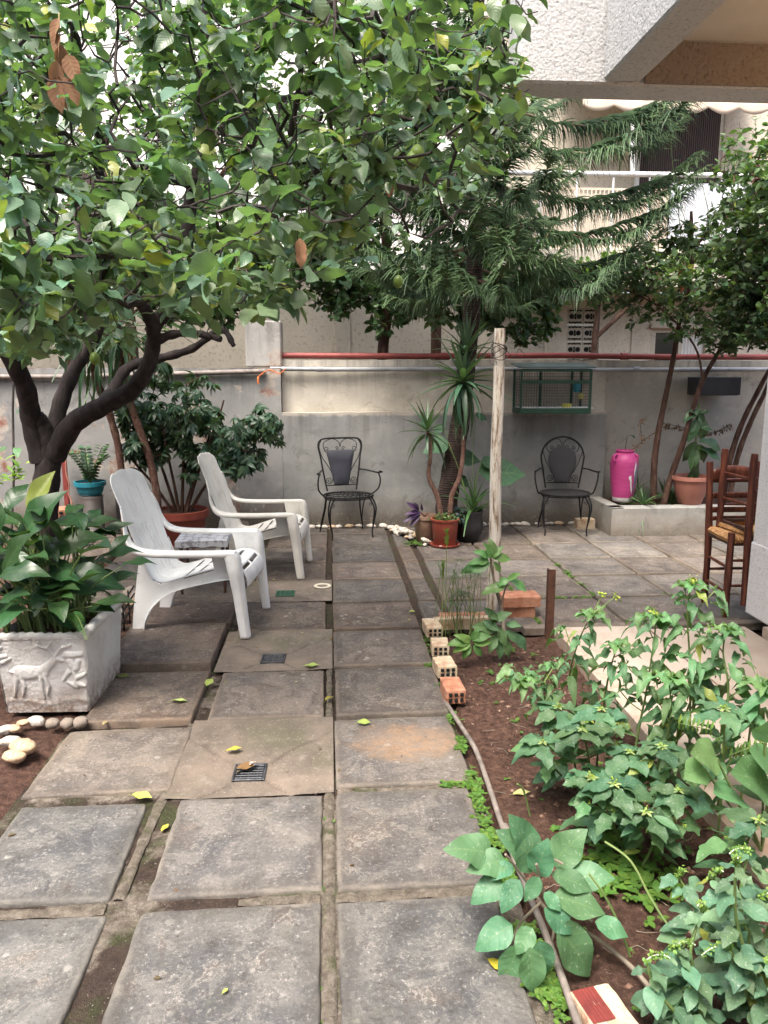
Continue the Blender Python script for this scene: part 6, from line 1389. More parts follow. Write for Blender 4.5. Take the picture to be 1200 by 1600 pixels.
# --- flower-bed reeds by the pole
o = Vector((.80, 4.55, -.03)); lb_, sb = MB(), MB()
for i in range(30):
    c = o+Vector((RNG.normal(0, .09), RNG.normal(0, .07), 0)); h = RNG.uniform(.15, .48); tip = c+Vector((RNG.normal(0, .06), RNG.normal(0, .05), h)); sb.tube(spline([c, c.lerp(tip, .5)+Vector((RNG.normal(0, .01), 0, 0)), tip], 3), .002, 5)
    if i % 2 == 0:
        n = 14; O = np.repeat([tuple(tip)], n, 0); a = np.arange(n)*2.4; D = np.stack([np.cos(a), np.sin(a), RNG.uniform(-.1, .6, n)], 1); scatter(lb_, leaf_t(3, 1, .035, .2, .4), O, D, [[0, 0, 1]]*n, RNG.uniform(.05, .11, n), colvar(n, (.07, .13, .05)))
for (x_, y0_, y1_) in ((698, 950, 832), (692, 960, 882)):
    c, tip = at(x_-2, y0_+50, 4.3), at(x_, y1_, 4.3); sb.tube([c, tip], .0025, 5); hd = (tip-c).normalized()
    for k in range(60): f = RNG.random(); scatter(lb_, leaf_t(2, 1, .05, .2, 0), [tuple(tip-hd*.09*f)], [(RNG.normal(0, .35), RNG.normal(0, .35), 1)], [(0, -1, .1)], [.035], colvar(1, (.16, .26, .05)))
plant('reed_clump', 'thin reeds with umbrella tufts and two feathery green spikes in front of the wooden pole', 'plant', o, [('stems', sb, 'green_stem', False), ('leaves', lb_, 'small_leaf', True)])
# --- pale-veined broad plant by the pole
o = G(788, 1010); lb_, sb = MB(), MB(); q = spline([o, at(785, 960, 4.4), at(775, 920, 4.4), at(768, 885, 4.4), at(766, 860, 4.4)], 5); sb.tube(q, np.linspace(.012, .006, len(q)), 7)
q2 = spline([at(782, 950, 4.4), at(788, 925, 4.38), at(795, 905, 4.38)], 4); sb.tube(q2, .005, 6)
for a, c in (((766, 880), (722, 885)), ((766, 870), (744, 858)), ((768, 872), (758, 848)), ((768, 872), (780, 852)), ((770, 872), (800, 868)), ((770, 878), (788, 892)), ((764, 876), (736, 872)), ((790, 915), (752, 922)), ((795, 905), (828, 920)), ((792, 908), (812, 895)), ((795, 905), (775, 912)), ((772, 870), (770, 845))): pxleaf(lb_, T_BROAD[RNG.integers(3)], a, c, 4.38, -.03, col=(.12, .26, .08))
plant('young_broad_plant', 'fresh green leafy shoot on a bent stem just in front of the wooden pole', 'plant', o, [('stem', sb, 'woody_stem', False), ('leaves', lb_, 'gloss_leaf', True)])
o = G(800, 1015); lb_, sb = MB(), MB()
for a, c in (((775, 985), (745, 975)), ((775, 975), (760, 950)), ((785, 970), (770, 960)), ((780, 980), (790, 1010)), ((790, 985), (815, 1000)), ((790, 975), (812, 975)), ((775, 990), (765, 1020)), ((785, 995), (805, 1025)), ((770, 970), (790, 955)), ((760, 985), (740, 1000)), ((800, 990), (830, 1010)), ((755, 970), (780, 985)), ((780, 1000), (785, 1030))): pxleaf(lb_, T_BROAD[RNG.integers(3)], a, c, 4.1, -.06, col=(.09, .19, .085))
for x_ in (770, 785, 795): sb.tube([G(790, 1015), at(x_, 985, 4.12)], .004, 6)
plant('dusky_leaf_plant', 'low clump of dusky oval leaves at the corner behind the stacked bricks', 'plant', o, [('stem', sb, 'green_stem', False), ('leaves', lb_, 'weed_leaf', True)])
o = G(735, 1025); lb_, sb = MB(), MB()
for a, c in (((735, 1005), (710, 1012)), ((735, 1003), (720, 990)), ((738, 1002), (745, 985)), ((740, 1005), (765, 1000)), ((740, 1008), (755, 1025)), ((735, 1008), (722, 1028)), ((738, 1000), (762, 988)), ((733, 1003), (705, 1000))): pxleaf(lb_, T_BROAD[1], a, c, 4.0, -.04, col=(.13, .27, .07))
for c in ((735, 1005), (741, 1004)): sb.tube([o, at(*c, 4.0)], .003, 5)
plant('pale_seedling', 'pale green seedling right of the lime-caked bricks', 'plant', o, [('stem', sb, 'green_stem', False), ('leaves', lb_, 'weed_leaf', True)])
# --- climbing plant at the far left wall, and small bright sprig
o = Vector((-3.05, 7.5, 0)); lb_, sb = MB(), MB(); sb.tube([at(18, 830, 7.6), at(22, 740, 7.6), at(20, 640, 7.6), at(22, 570, 7.6)], .011, 7)
for i in range(26): p = at(20+RNG.normal(0, 16), 745+RNG.normal(0, 14), 7.3); scatter(lb_, T_LANCE[0], [tuple(p)], [(RNG.normal(0, 1), RNG.normal(0, .6), .4)], [(0, -.4, 1)], [.12], colvar(1, (.20, .33, .06)))
for px, py in ((40, 640), (34, 650), (48, 634), (28, 700), (12, 700)): p = at(px, py, 7.5); scatter(lb_, T_BROAD[1], [tuple(p)], [(RNG.normal(0, 1), -.5, 0)], [(0, -.3, 1)], [.16], colvar(1, (.09, .2, .09)))
plant('thin_climber', 'thin bare stem with a pale leafy sprig against the peeling left wall', 'plant', o, [('stem', sb, 'twig', False), ('leaves', lb_, 'small_leaf', True)])
# --- plant in the teal pot
o = Vector((-2.33, 7.55, .53)); lb_, sb = MB(), MB()
for i in range(9):
    a = i*2.4; q = spline([o, o+Vector((math.cos(a)*.07, math.sin(a)*.06, .16)), o+Vector((math.cos(a)*.19, math.sin(a)*.14, .26+.05*(i % 3)))], 6); sb.tube(q, .004, 6)
    for k in range(2, len(q)): t_ = (q[k]-q[k-1]).normalized(); s_ = t_.cross(Vector((.1, .2, 1))).normalized(); [scatter(lb_, T_SMALL[1], [tuple(q[k])], [tuple(s_*sg+t_*.4)], [(0, -.5, 1)], [.075], colvar(1, (.055, .12, .05))) for sg in (-1, 1)]
plant('glossy_pot_plant', 'dark glossy plant with paired leaflets in the teal pot', 'plant', o, [('stems', sb, 'green_stem', False), ('leaves', lb_, 'gloss_leaf', True)])
# --- round-leaved gourd plant by the wall, behind the pole
o = Vector((1.34, 7.2, .25)); lb_, sb = MB(), MB(); TR = leaf_t(10, 5, .46, .10, .10, base=.62, wavy=.12)
for (bx, by, tx, ty, Y) in ((748, 738, 822, 736, 7.2), (752, 722, 790, 728, 7.25), (708, 712, 752, 718, 7.5), (700, 690, 660, 705, 7.4), (690, 752, 728, 742, 7.5), (692, 665, 678, 678, 7.6), (742, 648, 762, 655, 7.6), (715, 745, 735, 760, 7.5)):
    p = pxleaf(lb_, TR, (bx, by), (tx, ty), Y, 0, col=(.055, .125, .065), nrm=(.0, -.55, .9)); q = spline([o, o.lerp(p, .5)+Vector((.0, 0, .06)), p], 4); sb.tube(q, .004, 6)
plant('gourd_vine', 'wide lobed gourd leaves on long stalks against the wall behind the wooden pole', 'plant', o, [('stems', sb, 'green_stem', False), ('leaves', lb_, 'weed_leaf', True)])
# --- purple trailing plant and pot fillers
o = Vector((.895, 7.14, .24)); lb_, sb = MB(), MB()
for (a, c) in (((656, 800), (632, 802)), ((655, 798), (637, 785)), ((656, 802), (630, 814)), ((657, 804), (640, 822)), ((655, 797), (648, 784)), ((658, 800), (640, 808)), ((660, 798), (658, 788))): pxleaf(lb_, leaf_t(5, 1, .15, .5, .15), a, c, 7.05, -.05, col=(.075, .035, .11))
sb.tube([tuple(o), tuple(at(656, 800, 7.05))], .006, 6); sb.tube([tuple(o), tuple(at(668, 802, 7.1))], .005, 6)
plant('purple_spiderwort', 'purple pointed leaves trailing from the old clay pot', 'plant', o, [('stem', sb, 'bark_palm', False), ('leaves', lb_, 'gloss_leaf', True)])
o = Vector((1.05, 6.93, .25)); lb_ = MB(); n = 420; P = np.stack([RNG.normal(0, .055, n)+1.05, RNG.normal(0, .05, n)+6.92, RNG.uniform(.235, .31, n)], 1); scatter(lb_, T_SMALL[1], P, RNG.normal(0, 1, (n, 3)), RNG.normal(0, .6, (n, 3))+[0, 0, 1], RNG.uniform(.012, .035, n), colvar(n, (.10, .16, .05), .4)); n = 60; a = RNG.uniform(0, 6.28, n); P = np.stack([1.18+.05*np.cos(a), 6.98+.05*np.sin(a), RNG.uniform(.24, .33, n)], 1); scatter(lb_, T_BROAD[1], P, RNG.normal(0, 1, (n, 3)), [[0, 0, 1]]*n, RNG.uniform(.05, .09, n), colvar(n, (.03, .055, .06), .2))
plant('pot_groundcover', 'mat of tiny succulent leaves spilling at the top of the red pot', 'plant', o, [('leaves', lb_, 'small_leaf', True)])
# --- urn contents
o = Vector((2.985, 7.60, .80)); lb_, sb = MB(), MB(); sb.tube([o, at(980, 682, 7.6)], .0035, 5); pxleaf(lb_, T_BROAD[0], (980, 680), (998, 682), 7.6, -.02, col=(.06, .14, .07), nrm=(0, -.2, 1))
q = spline([o, at(992, 700, 7.6), at(1005, 688, 7.6), at(1030, 672, 7.6)], 5); sb.tube(q, .003, 5); q3 = spline([at(1003, 690, 7.6), at(1001, 668, 7.6), at(1003, 655, 7.6)], 4)
for Q, n in ((q[4:], 70), (q3, 50)):
    for k in range(n): p = Q[RNG.integers(len(Q))]; scatter(lb_, T_SMALL[0], [tuple(Vector(p)+Vector(RNG.normal(0, .012, 3)))], [tuple(RNG.normal(0, 1, 3))], [(0, -1, .3)], [.022], colvar(1, (.28, .15, .09), .3))
sb.tube(q3, .0025, 5); plant('urn_sprig', 'dried brown flower sprig and one upright leaf standing in the pink urn', 'plant', o, [('stems', sb, 'twig', False), ('leaves', lb_, 'small_leaf', True)])
# --- plants around the balcony pot
o = Vector((3.61, 7.42, .53)); lb_, sb = MB(), MB(); q = spline([o, at(1086, 700, 7.42), at(1090, 660, 7.42), at(1092, 630, 7.42)], 5); sb.tube(q, .010, 7)
for a, c in (((1092, 650), (1112, 690)), ((1090, 655), (1075, 690)), ((1088, 690), (1072, 720)), ((1090, 695), (1112, 722)), ((1092, 650), (1078, 640)), ((1092, 645), (1110, 640)), ((1090, 670), (1076, 672)), ((1092, 668), (1115, 672)), ((1093, 640), (1098, 668)), ((1088, 700), (1080, 735)), ((1086, 715), (1094, 765)), ((1092, 690), (1140, 690)), ((1090, 700), (1135, 712)), ((1090, 640), (1068, 655))): pxleaf(lb_, T_BROAD[RNG.integers(3)], a, c, 7.4, -.05, col=(.050, .11, .045), wmul=1)
plant('potted_shrub', 'upright plant with drooping dark leaves in the terracotta-coloured pot', 'plant', o, [('stem', sb, 'green_stem', False), ('leaves', lb_, 'gloss_leaf', True)])
o = at(1105, 672, 7.7); lb_, sb = MB(), MB(); q = spline([at(1040, 662, 7.6), at(1070, 668, 7.7), at(1110, 676, 7.7), at(1142, 662, 7.7)], 6); sb.tube(q, .003, 5)
for k in range(170): p = q[RNG.integers(len(q))]; scatter(lb_, T_SMALL[0], [tuple(Vector(p)+Vector(RNG.normal(0, .014, 3))-Vector((0, 0, .012)))], [(RNG.normal(0, .4), RNG.normal(0, .3), -1)], [(0, -1, .2)], [.028], colvar(1, (.13, .07, .05), .4))
plant('dried_garland', 'drooping string of dried brown flowers against the wall above the terracotta-coloured pot', 'dried flowers', o, [('stem', sb, 'twig', False), ('leaves', lb_, 'small_leaf', True)])
b = MB(); sb = MB(); o = at(1072, 430, 7.0); sb.tube([at(1078, 405, 7.0), at(1072, 435, 7.0)], .003, 5)
for k in range(9): p = at(1070+RNG.normal(0, 6), 420+RNG.normal(0, 9), 7.0); scatter(b, T_LEMON[2], [tuple(p)], [(RNG.normal(0, .4), 0, -1)], [(RNG.normal(0, .5), -1, 0)], [.085], colvar(1, (.30, .10, .06), .3))
plant('withered_leaves', 'bunch of withered orange-brown leaves caught in the right tree', 'dried leaves', o, [('stem', sb, 'twig', False), ('leaves', b, 'dead_leaf', True)])

# ------------------------------------------------------------------ weeds of the foreground bed
T_LOBE = [leaf_t(12, 2, .23, .15, .25, base=.8, lobes=(.6, 2.6), wavy=.3), leaf_t(12, 2, .26, .1, .38, base=.75, lobes=(.5, 2.1), wavy=.3), leaf_t(8, 2, .18, .2, .2, base=.9)]
T_CURL = [leaf_t(8, 2, .20, .45, .65, base=.8, wavy=.7), leaf_t(8, 2, .24, .3, .45, base=.75, wavy=.8), leaf_t(8, 2, .17, .5, .9, base=.8, wavy=.6)]
T_OV = [leaf_t(9, 3, .30, .15, .22, base=.72, wavy=.2), leaf_t(9, 3, .33, .1, .35, base=.70, wavy=.25)]
def stem_leaves(lb, q, k0, n, tpls, L0, L1, col, dr=(-.2, .3), two=True, yel=.03):
    m = len(q)-1
    for k in range(n):
        f = k0+(1-k0)*k/max(1, n-1); x = f*m; j = min(int(x), m-1); p = q[j].lerp(q[j+1], x-j); a = k*2.2+RNG.normal(0, .3); L = L0+(L1-L0)*k/max(1, n-1)
        for s_ in ((0, PI+RNG.normal(0, .4)) if two else (0,)):
            if RNG.random() < .12: continue
            d = np.array([math.cos(a+s_), math.sin(a+s_), RNG.uniform(*dr)]); O = np.array(p)+d*L*.25
            scatter(lb, tpls[RNG.integers(len(tpls))], [O], [d], [(RNG.normal(0, .25), -.25+RNG.normal(0, .2), 1)], [L*RNG.uniform(.5, 1.3)], colvar(1, col, .30, yel))
def petioles(sbm, q, k0, n, L0, L1): pass
def budhead(lb, p, s_=.012, col=(.30, .42, .07), n=16):
    O = np.array(p)+RNG.normal(0, s_*.5, (n, 3)); scatter(lb, T_SMALL[1], O, RNG.normal(0, 1, (n, 3)), RNG.normal(0, 1, (n, 3))+[0, 0, 1], RNG.uniform(.6, 1.3, n)*s_, colvar(n, col, .25))
# tall weeds with curled, puckered leaves
tallc = (.105, .215, .095)
for (lab, base, pts, nL, L0, L1, Yt, tops) in (
    ('tall weed with two small yellow-green flower heads, nearest the iron stake', (905, 1120), [(890, 1060), (905, 1000), (925, 960)], 11, .13, .07, 3.0, [(942, 928), (962, 932)]),
    ('tallest weed with a yellow-green bud cluster, right of centre on the platform side', (1075, 1215), [(1078, 1140), (1078, 1040), (1074, 960), (1080, 915)], 16, .15, .07, 2.7, [(1084, 905), (1076, 908)]),
    ('curly-leaved weed left of the tallest one', (985, 1215), [(1000, 1130), (1010, 1080), (1022, 1000), (1025, 965)], 13, .145, .07, 2.75, [(1022, 958)]),
    ('curly-leaved weed right of the tallest one, against the white pillar', (1120, 1290), [(1128, 1180), (1138, 1080), (1130, 1020), (1135, 985)], 14, .145, .07, 2.55, []),
    ('pale bushy weed low behind the blue-green ones', (850, 1130), [(845, 1090), (850, 1060), (860, 1040)], 8, .085, .05, 3.1, []),
    ('arching weed whose leaf droops over the soil near the farthest weeds', (880, 1160), [(850, 1110), (830, 1070), (812, 1065)], 7, .10, .08, 2.9, []),
    ('leafy weed between the iron stake and the tallest weed', (940, 1150), [(945, 1090), (955, 1040), (965, 1010)], 9, .14, .07, 2.95, []),
    ('broad-leaved weed bending to the right edge over the concrete', (1150, 1300), [(1165, 1200), (1175, 1120), (1190, 1070)], 9, .14, .08, 2.4, []),
    ('short curly weed tucked behind the middle star weed', (1030, 1240), [(1040, 1170), (1048, 1110), (1045, 1060)], 9, .14, .08, 2.6, []),
    ('slender weed leaning over the rosy concrete', (1040, 1235), [(1060, 1150), (1090, 1070), (1110, 1045)], 9, .10, .07, 2.6, [])):
    o = G(*base, -.04); Yb = o.y; q = spline([o]+[at(x, y, Yb+(Yt-Yb)*((i+1)/len(pts))) for i, (x, y) in enumerate(pts)], 6); lb_, sb = MB(), MB()
    sb.tube(q, np.linspace(.0055, .0022, len(q)), 6); stem_leaves(lb_, q, .22, nL, T_CURL, L0, L1, tallc, (-.35, .25))
    for k in range(3):
        j = int(len(q)*(.35+.2*k)); p = q[min(j, len(q)-1)]; a = RNG.uniform(0, 6.28); e_ = p+Vector((math.cos(a)*.10, math.sin(a)*.07, .09)); q2 = spline([p, p.lerp(e_, .5)+Vector((0, 0, -.01)), e_], 4); sb.tube(q2, .0025, 5); stem_leaves(lb_, q2, .6, 3, T_CURL, L0*.75, L1, tallc, (-.2, .4))
    for k in range(6): a = k*1.05; scatter(lb_, T_CURL[1], [tuple(q[-1])], [(math.cos(a), math.sin(a), .35)], [(0, -.2, 1)], [L1*1.1], colvar(1, (.12, .24, .09)))
    for (x, y) in tops: p = at(x, y, Yt); sb.tube([q[-1], p], .002, 5); budhead(lb_, p, .013, (.42, .50, .06), 22)
    plant('tall_weed', lab, 'weed', o, [('stems', sb, 'green_stem', False), ('leaves', lb_, 'weed_leaf', True)], 'tall curly weeds')
# blue-green lobed weeds: star of leaves round a yellow-green centre on each stem
heads = [((872, 1105), (905, 1235), 2.62, 'blue-green weed star farthest left of its bed, above bare soil'), ((940, 1108), (930, 1240), 2.55, 'blue-green weed star with pinkish bracts, farthest in the bed'), ((1034, 1166), (1010, 1300), 2.35, 'blue-green star-shaped weed in the middle of the bed'), ((1132, 1108), (1118, 1330), 2.25, 'blue-green weed raised on a long bare stem in front of the platform'),
         ((925, 1216), (950, 1300), 2.28, 'low blue-green weed star lowest on the left'), ((960, 1226), (975, 1330), 2.2, 'low blue-green weed star beside the lowest left one'), ((848, 1160), (900, 1230), 2.5, 'small blue-green weed star overhanging the soil on the left'), ((1186, 1282), (1160, 1400), 1.95, 'blue-green weed star at the right edge of the picture'), ((910, 1140), (920, 1250), 2.45, 'crowded blue-green weed between the two farthest stars'), ((985, 1175), (985, 1300), 2.4, 'dark blue-green weed left of the middle star'), ((1060, 1235), (1030, 1330), 2.2, 'drooping dark-leaved weed below the middle star'), ((1010, 1270), (1000, 1360), 2.1, 'shaded blue-green weed at the heart of the bed')]
for (hx, hy), (bx, by), Y, lab in heads:
    o = G(bx, by, -.04); hd = at(hx, hy, Y); lb_, sb = MB(), MB(); q = spline([o, o.lerp(hd, .5)+Vector((RNG.normal(0, .02), RNG.normal(0, .02), -.01)), hd], 6); sb.tube(q, np.linspace(.005, .0028, len(q)), 6)
    c = np.array((.070, .150, .078))*RNG.uniform(.8, 1.3); n = 7
    for k in range(n):
        a = k*2.4+RNG.normal(0, .2); el = RNG.uniform(-.25, .25); d = np.array([math.cos(a), math.sin(a)*.9, el]); scatter(lb_, T_LOBE[RNG.integers(2)], [np.array(hd)+d*.010-np.array([0, 0, .004*k])], [d], [(RNG.normal(0, .12), -.25, 1)], [RNG.uniform(.075, .125)], colvar(1, c, .18))
    for k in range(5): a = k*1.25; scatter(lb_, T_LOBE[2], [np.array(hd)], [(math.cos(a), math.sin(a), .2)], [(0, -.2, 1)], [.026], colvar(1, (.27, .36, .15)))
    stem_leaves(lb_, q, .35, 5, T_LOBE, .12, .09, (.08, .175, .085), (-.5, .1))
    for k in range(2):
        a = RNG.uniform(0, 6.28); p = q[int(len(q)*.55)]; e_ = p+Vector((math.cos(a)*.10, math.sin(a)*.08, .07)); q2 = spline([p, p.lerp(e_, .5), e_], 4); sb.tube(q2, .0024, 5); stem_leaves(lb_, q2, .7, 3, T_LOBE, .09, .06, (.10, .20, .08), (-.3, .2)); budhead(lb_, e_, .007)
    budhead(lb_, hd+Vector((0, 0, .006)), .011, (.28, .40, .07), 14)
    plant('star_weed', lab, 'weed', o, [('stems', sb, 'green_stem', False), ('leaves', lb_, 'weed_leaf', True)], 'blue-green star weeds')
# big oval-leaved nightshade at the front of the bed
o = G(868, 1560, -.04); lb_, sb = MB(), MB(); nc = (.085, .20, .10)
main = spline([G(1085, 1640, .02), at(1000, 1525, 1.75), at(930, 1465, 1.86), at(860, 1425, 1.92), at(838, 1400, 1.95)], 6); sb.tube(main, np.linspace(.007, .005, len(main)), 7)
for P in ([(862, 1430), (850, 1395), (838, 1350)], [(845, 1410), (815, 1440), (800, 1470)], [(860, 1430), (865, 1460), (850, 1500)], [(838, 1400), (810, 1360), (790, 1335)], [(880, 1440), (900, 1430), (925, 1440)], [(840, 1380), (860, 1345), (880, 1350)]):
    sb.tube(spline([at(x, y, 1.92-.02*i) for i, (x, y) in enumerate(P)], 4), .004, 6)
for a, c, Y in (((770, 1335), (708, 1315), 1.95), ((790, 1345), (735, 1350), 1.93), ((830, 1345), (812, 1280), 1.97), ((840, 1350), (800, 1300), 1.95), ((785, 1375), (735, 1405), 1.90), ((812, 1375), (780, 1425), 1.86), ((838, 1365), (850, 1325), 1.9), ((842, 1370), (822, 1410), 1.86), ((862, 1366), (930, 1385), 1.88), ((865, 1400), (950, 1420), 1.84), ((800, 1445), (742, 1478), 1.84), ((832, 1450), (805, 1490), 1.80), ((870, 1445), (938, 1530), 1.78), ((842, 1470), (858, 1535), 1.76), ((812, 1475), (785, 1545), 1.80), ((828, 1480), (838, 1560), 1.74), ((850, 1420), (905, 1455), 1.80), ((862, 1350), (905, 1300), 1.97), ((880, 1370), (960, 1365), 1.92), ((800, 1350), (770, 1370), 1.92), ((850, 1395), (880, 1420), 1.82), ((930, 1440), (985, 1455), 1.80)):
    pxleaf(lb_, T_OV[RNG.integers(2)], a, c, Y, -.04, col=nc, nrm=(RNG.normal(0, .2), -.55, .9))
plant('oval_leaf_weed', 'sprawling weed with large smooth oval leaves overhanging the slab at the front', 'weed', o, [('stems', sb, 'woody_stem', False), ('leaves', lb_, 'weed_leaf', True)])
# amaranth in the corner
for ci, (base, tops_, lab, Yt) in enumerate((((1090, 1640), [(1050, 1480), (1100, 1420), (1010, 1500), (1080, 1550)], 'amaranth weed with pale leaves left of the bottom right corner', 1.62), ((1190, 1620), [(1150, 1350), (1190, 1400), (1140, 1480), (1200, 1500), (1240, 1420)], 'amaranth weed with green catkin spikes filling the bottom right corner', 1.58), ((1170, 1560), [(1110, 1370), (1060, 1370), (1170, 1330), (1230, 1330)], 'amaranth weed behind the corner one, topped by a curled green spike', 1.78))):
    o = G(*base, -.04); lb_, sb = MB(), MB(); fbs = []; ac = (.115, .215, .125)
    hub = o.lerp(at(*tops_[0], Yt), .3)
    for (x, y) in tops_:
        tp = at(x, y, Yt+RNG.uniform(-.08, .08)); q = spline([o, o.lerp(tp, .35)+Vector((0, 0, .0)), o.lerp(tp, .7)+Vector((RNG.normal(0, .02), 0, 0)), tp], 5); sb.tube(q, np.linspace(.006, .003, len(q)), 6)
        stem_leaves(lb_, q, .25, 13, T_OV+[T_LOBE[1]], .085, .05, ac, (-.4, .2))
        fb = MB(); fbs.append(fb); d0 = Vector((RNG.normal(0, .5), -.2, .6)).normalized(); P = [tp+d0*.09*f+Vector((0, 0, -.05*f*f)) for f in np.linspace(0, 1, 9)]; fb.tube(P, .0018, 5)
        for k in range(100): f = RNG.random(); p = P[int(f*8)]; scatter(fb, T_SMALL[1], [tuple(p+Vector(RNG.normal(0, .0035, 3)))], [tuple(RNG.normal(0, 1, 3))], [(0, 0, 1)], [.010*(1.2-f*.6)], colvar(1, (.20, .34, .07), .2))
    plant('amaranth', lab, 'weed', o, [('stems', sb, 'green_stem', False), ('leaves', lb_, 'weed_leaf', True)]+[('flower_spike', f, 'small_leaf', True) for f in fbs], 'amaranth weeds in the corner')
# big round leaf and feathery leaflets at the right edge
o = G(1190, 1330, .01); lb_, sb = MB(), MB()
for a, c in (((1202, 1225), (1150, 1205)), ((1210, 1215), (1180, 1170)), ((1195, 1160), (1222, 1120)), ((1120, 1185), (1085, 1175)), ((1100, 1200), (1072, 1215)), ((1160, 1250), (1120, 1235))): p = pxleaf(lb_, TR, a, c, 2.15, -.05, col=(.13, .25, .10)); sb.tube([o, p], .004, 5)
for (x0_, y0_, x1_, y1_) in ((1140, 1180, 1205, 1155), (1060, 1130, 1110, 1140)):
    for k in range(8): f = k/7; p = at(x0_+(x1_-x0_)*f, y0_+(y1_-y0_)*f, 2.2); [scatter(lb_, T_LANCE[0], [tuple(p)], [(.35, -.1*sg, sg)], [(0, -1, .3)], [.032], colvar(1, (.17, .29, .06))) for sg in (-1, 1)]
    sb.tube([at(x0_, y0_, 2.2), at(x1_, y1_, 2.2)], .0016, 5)
plant('round_leaf_plant', 'plant with large round leaves and a yellowish feathery leaf at the right edge', 'plant', o, [('stems', sb, 'green_stem', False), ('leaves', lb_, 'weed_leaf', True)])
# loose bent stalks
for (lab, P, Y0, Y1) in (('long arching yellowish stalk lying over the bed', [(945, 1315), (985, 1345), (1015, 1400), (1040, 1440), (1070, 1475)], 2.0, 1.8), ('pale forked stalk standing between the oval leaves', [(985, 1495), (965, 1440), (945, 1400), (920, 1365)], 1.8, 1.85), ('thin straight stalk rising from the soil by the pipe', [(828, 1275), (818, 1235), (808, 1225)], 2.5, 2.48)):
    b = MB(); q = spline([at(x, y, Y0+(Y1-Y0)*i/(len(P)-1)) for i, (x, y) in enumerate(P)], 5); b.tube(q, .0035, 6); tag(b.build('dry_stalk', MT['green_stem']), lab, 'stalk')

# ------------------------------------------------------------------ small seedlings, moss and litter (uncountable: stuff)
b = MB()
def sprout(x, y, z, s=1):
    n = RNG.integers(4, 8); a = RNG.uniform(0, 6.28, n); scatter(b, T_SMALL[1], [[x, y, z]]*n, np.stack([np.cos(a), np.sin(a), RNG.uniform(.1, .7, n)], 1), [[0, 0, 1]]*n, RNG.uniform(.010, .024, n)*s, colvar(n, (.10, .20, .035), .3))
def strip(p0, p1, n, w_, s=1, z=-.002):
    for i in range(n):
        f = RNG.random(); 
        if mnoise.noise(Vector((f*7, p0[0]*3, p0[1]))) < -.12: continue
        sprout(p0[0]+(p1[0]-p0[0])*f+RNG.normal(0, w_), p0[1]+(p1[1]-p0[1])*f+RNG.normal(0, w_), z, s)
strip((.555, 3.4), (.54, 2.4), 230, .013, 1.0, .0); strip((.545, 2.4), (.55, 1.7), 260, .022, 1.1, .0); strip((.56, 1.7), (.57, 1.4), 60, .02)
strip((.52, 4.02), (.60, 4.0), 60, .018); strip((.42, 2.755), (.56, 2.76), 70, .012); strip((.55, 3.75), (.60, 3.5), 50, .012); strip((.56, 4.2), (.60, 4.6), 40, .015)
strip((1.335, 4.62), (1.335, 5.8), 120, .012); strip((1.335, 5.22), (1.9, 5.22), 60, .012); strip((1.893, 5.25), (1.893, 6.2), 110, .012); strip((2.45, 4.7), (2.45, 5.3), 40, .012)
strip((.75, 7.1), (.82, 6.9), 60, .04, 1.2, .01); strip((-.025, 1.6), (-.025, 2.6), 50, .008, .7, -.012)
for i in range(60): sprout(RNG.uniform(.62, 1.35), RNG.uniform(1.5, 4.3), gz(1, 3)+.018, RNG.uniform(.6, 1.8))
for i in range(120): sprout(RNG.normal(.95, .08), RNG.normal(2.25, .12), -.02, RNG.uniform(1, 2.4))
tag(b.build('moss_and_seedlings', MT['small_leaf'], attrs=True), kind='stuff')
b = MB(); n = 900; P = np.stack([RNG.uniform(.60, 1.37, n), RNG.uniform(1.3, 4.5, n), np.zeros(n)], 1); P[:, 2] = [gz(p[0], p[1])+.002 for p in P]
b2 = MB()
for p in P[:520]:
    s = abs(RNG.normal(0, .0055))+.003; V, F = np.array([(1, 0, 0), (-1, 0, 0), (0, 1, 0), (0, -1, 0), (0, 0, .8), (0, 0, -.8)])*s*RNG.uniform(.6, 1.4, 3), np.array([(0, 2, 4), (2, 1, 4), (1, 3, 4), (3, 0, 4), (2, 0, 5), (1, 2, 5), (3, 1, 5), (0, 3, 5)]); b2.add(V+p, [F])
tag(b2.build('soil_crumbs', m_basic('soil_clods', [(.06, .03, .02), (.16, .085, .055), (.34, .26, .20)], 60, .95, .4, 90), smooth=False), kind='stuff')
b = MB()
for i in range(90):
    p = Vector((RNG.uniform(.62, 1.36), RNG.uniform(1.4, 4.4), 0)); p.z = gz(p.x, p.y)+.004; a = RNG.uniform(0, 6.28); L = RNG.uniform(.02, .09); b.tube([p, p+Vector((math.cos(a)*L*.5, math.sin(a)*L*.5, .006)), p+Vector((math.cos(a+.4)*L, math.sin(a+.4)*L, .001))], .0013, 4)
tag(b.build('dead_twigs', MT['woody_stem']), kind='stuff')
# grit scattered over slabs and joints
b = MB()
for i in range(420):
    x, y = RNG.uniform(-1.2, .55), RNG.uniform(1.5, 4.8); s = abs(RNG.normal(0, .0018))+.001; V = np.array([(1, 0, 0), (-1, 0, 0), (0, 1, 0), (0, -1, 0), (0, 0, .8)])*s; b.add(V+np.array([x, y, .003]), [np.array([(0, 2, 4), (2, 1, 4), (1, 3, 4), (3, 0, 4)])])
tag(b.build('grit', m_basic('grit', [(.03, .022, .016), (.10, .08, .06), (.2, .17, .14)], 60, .95, .4, 90), smooth=False), kind='stuff')

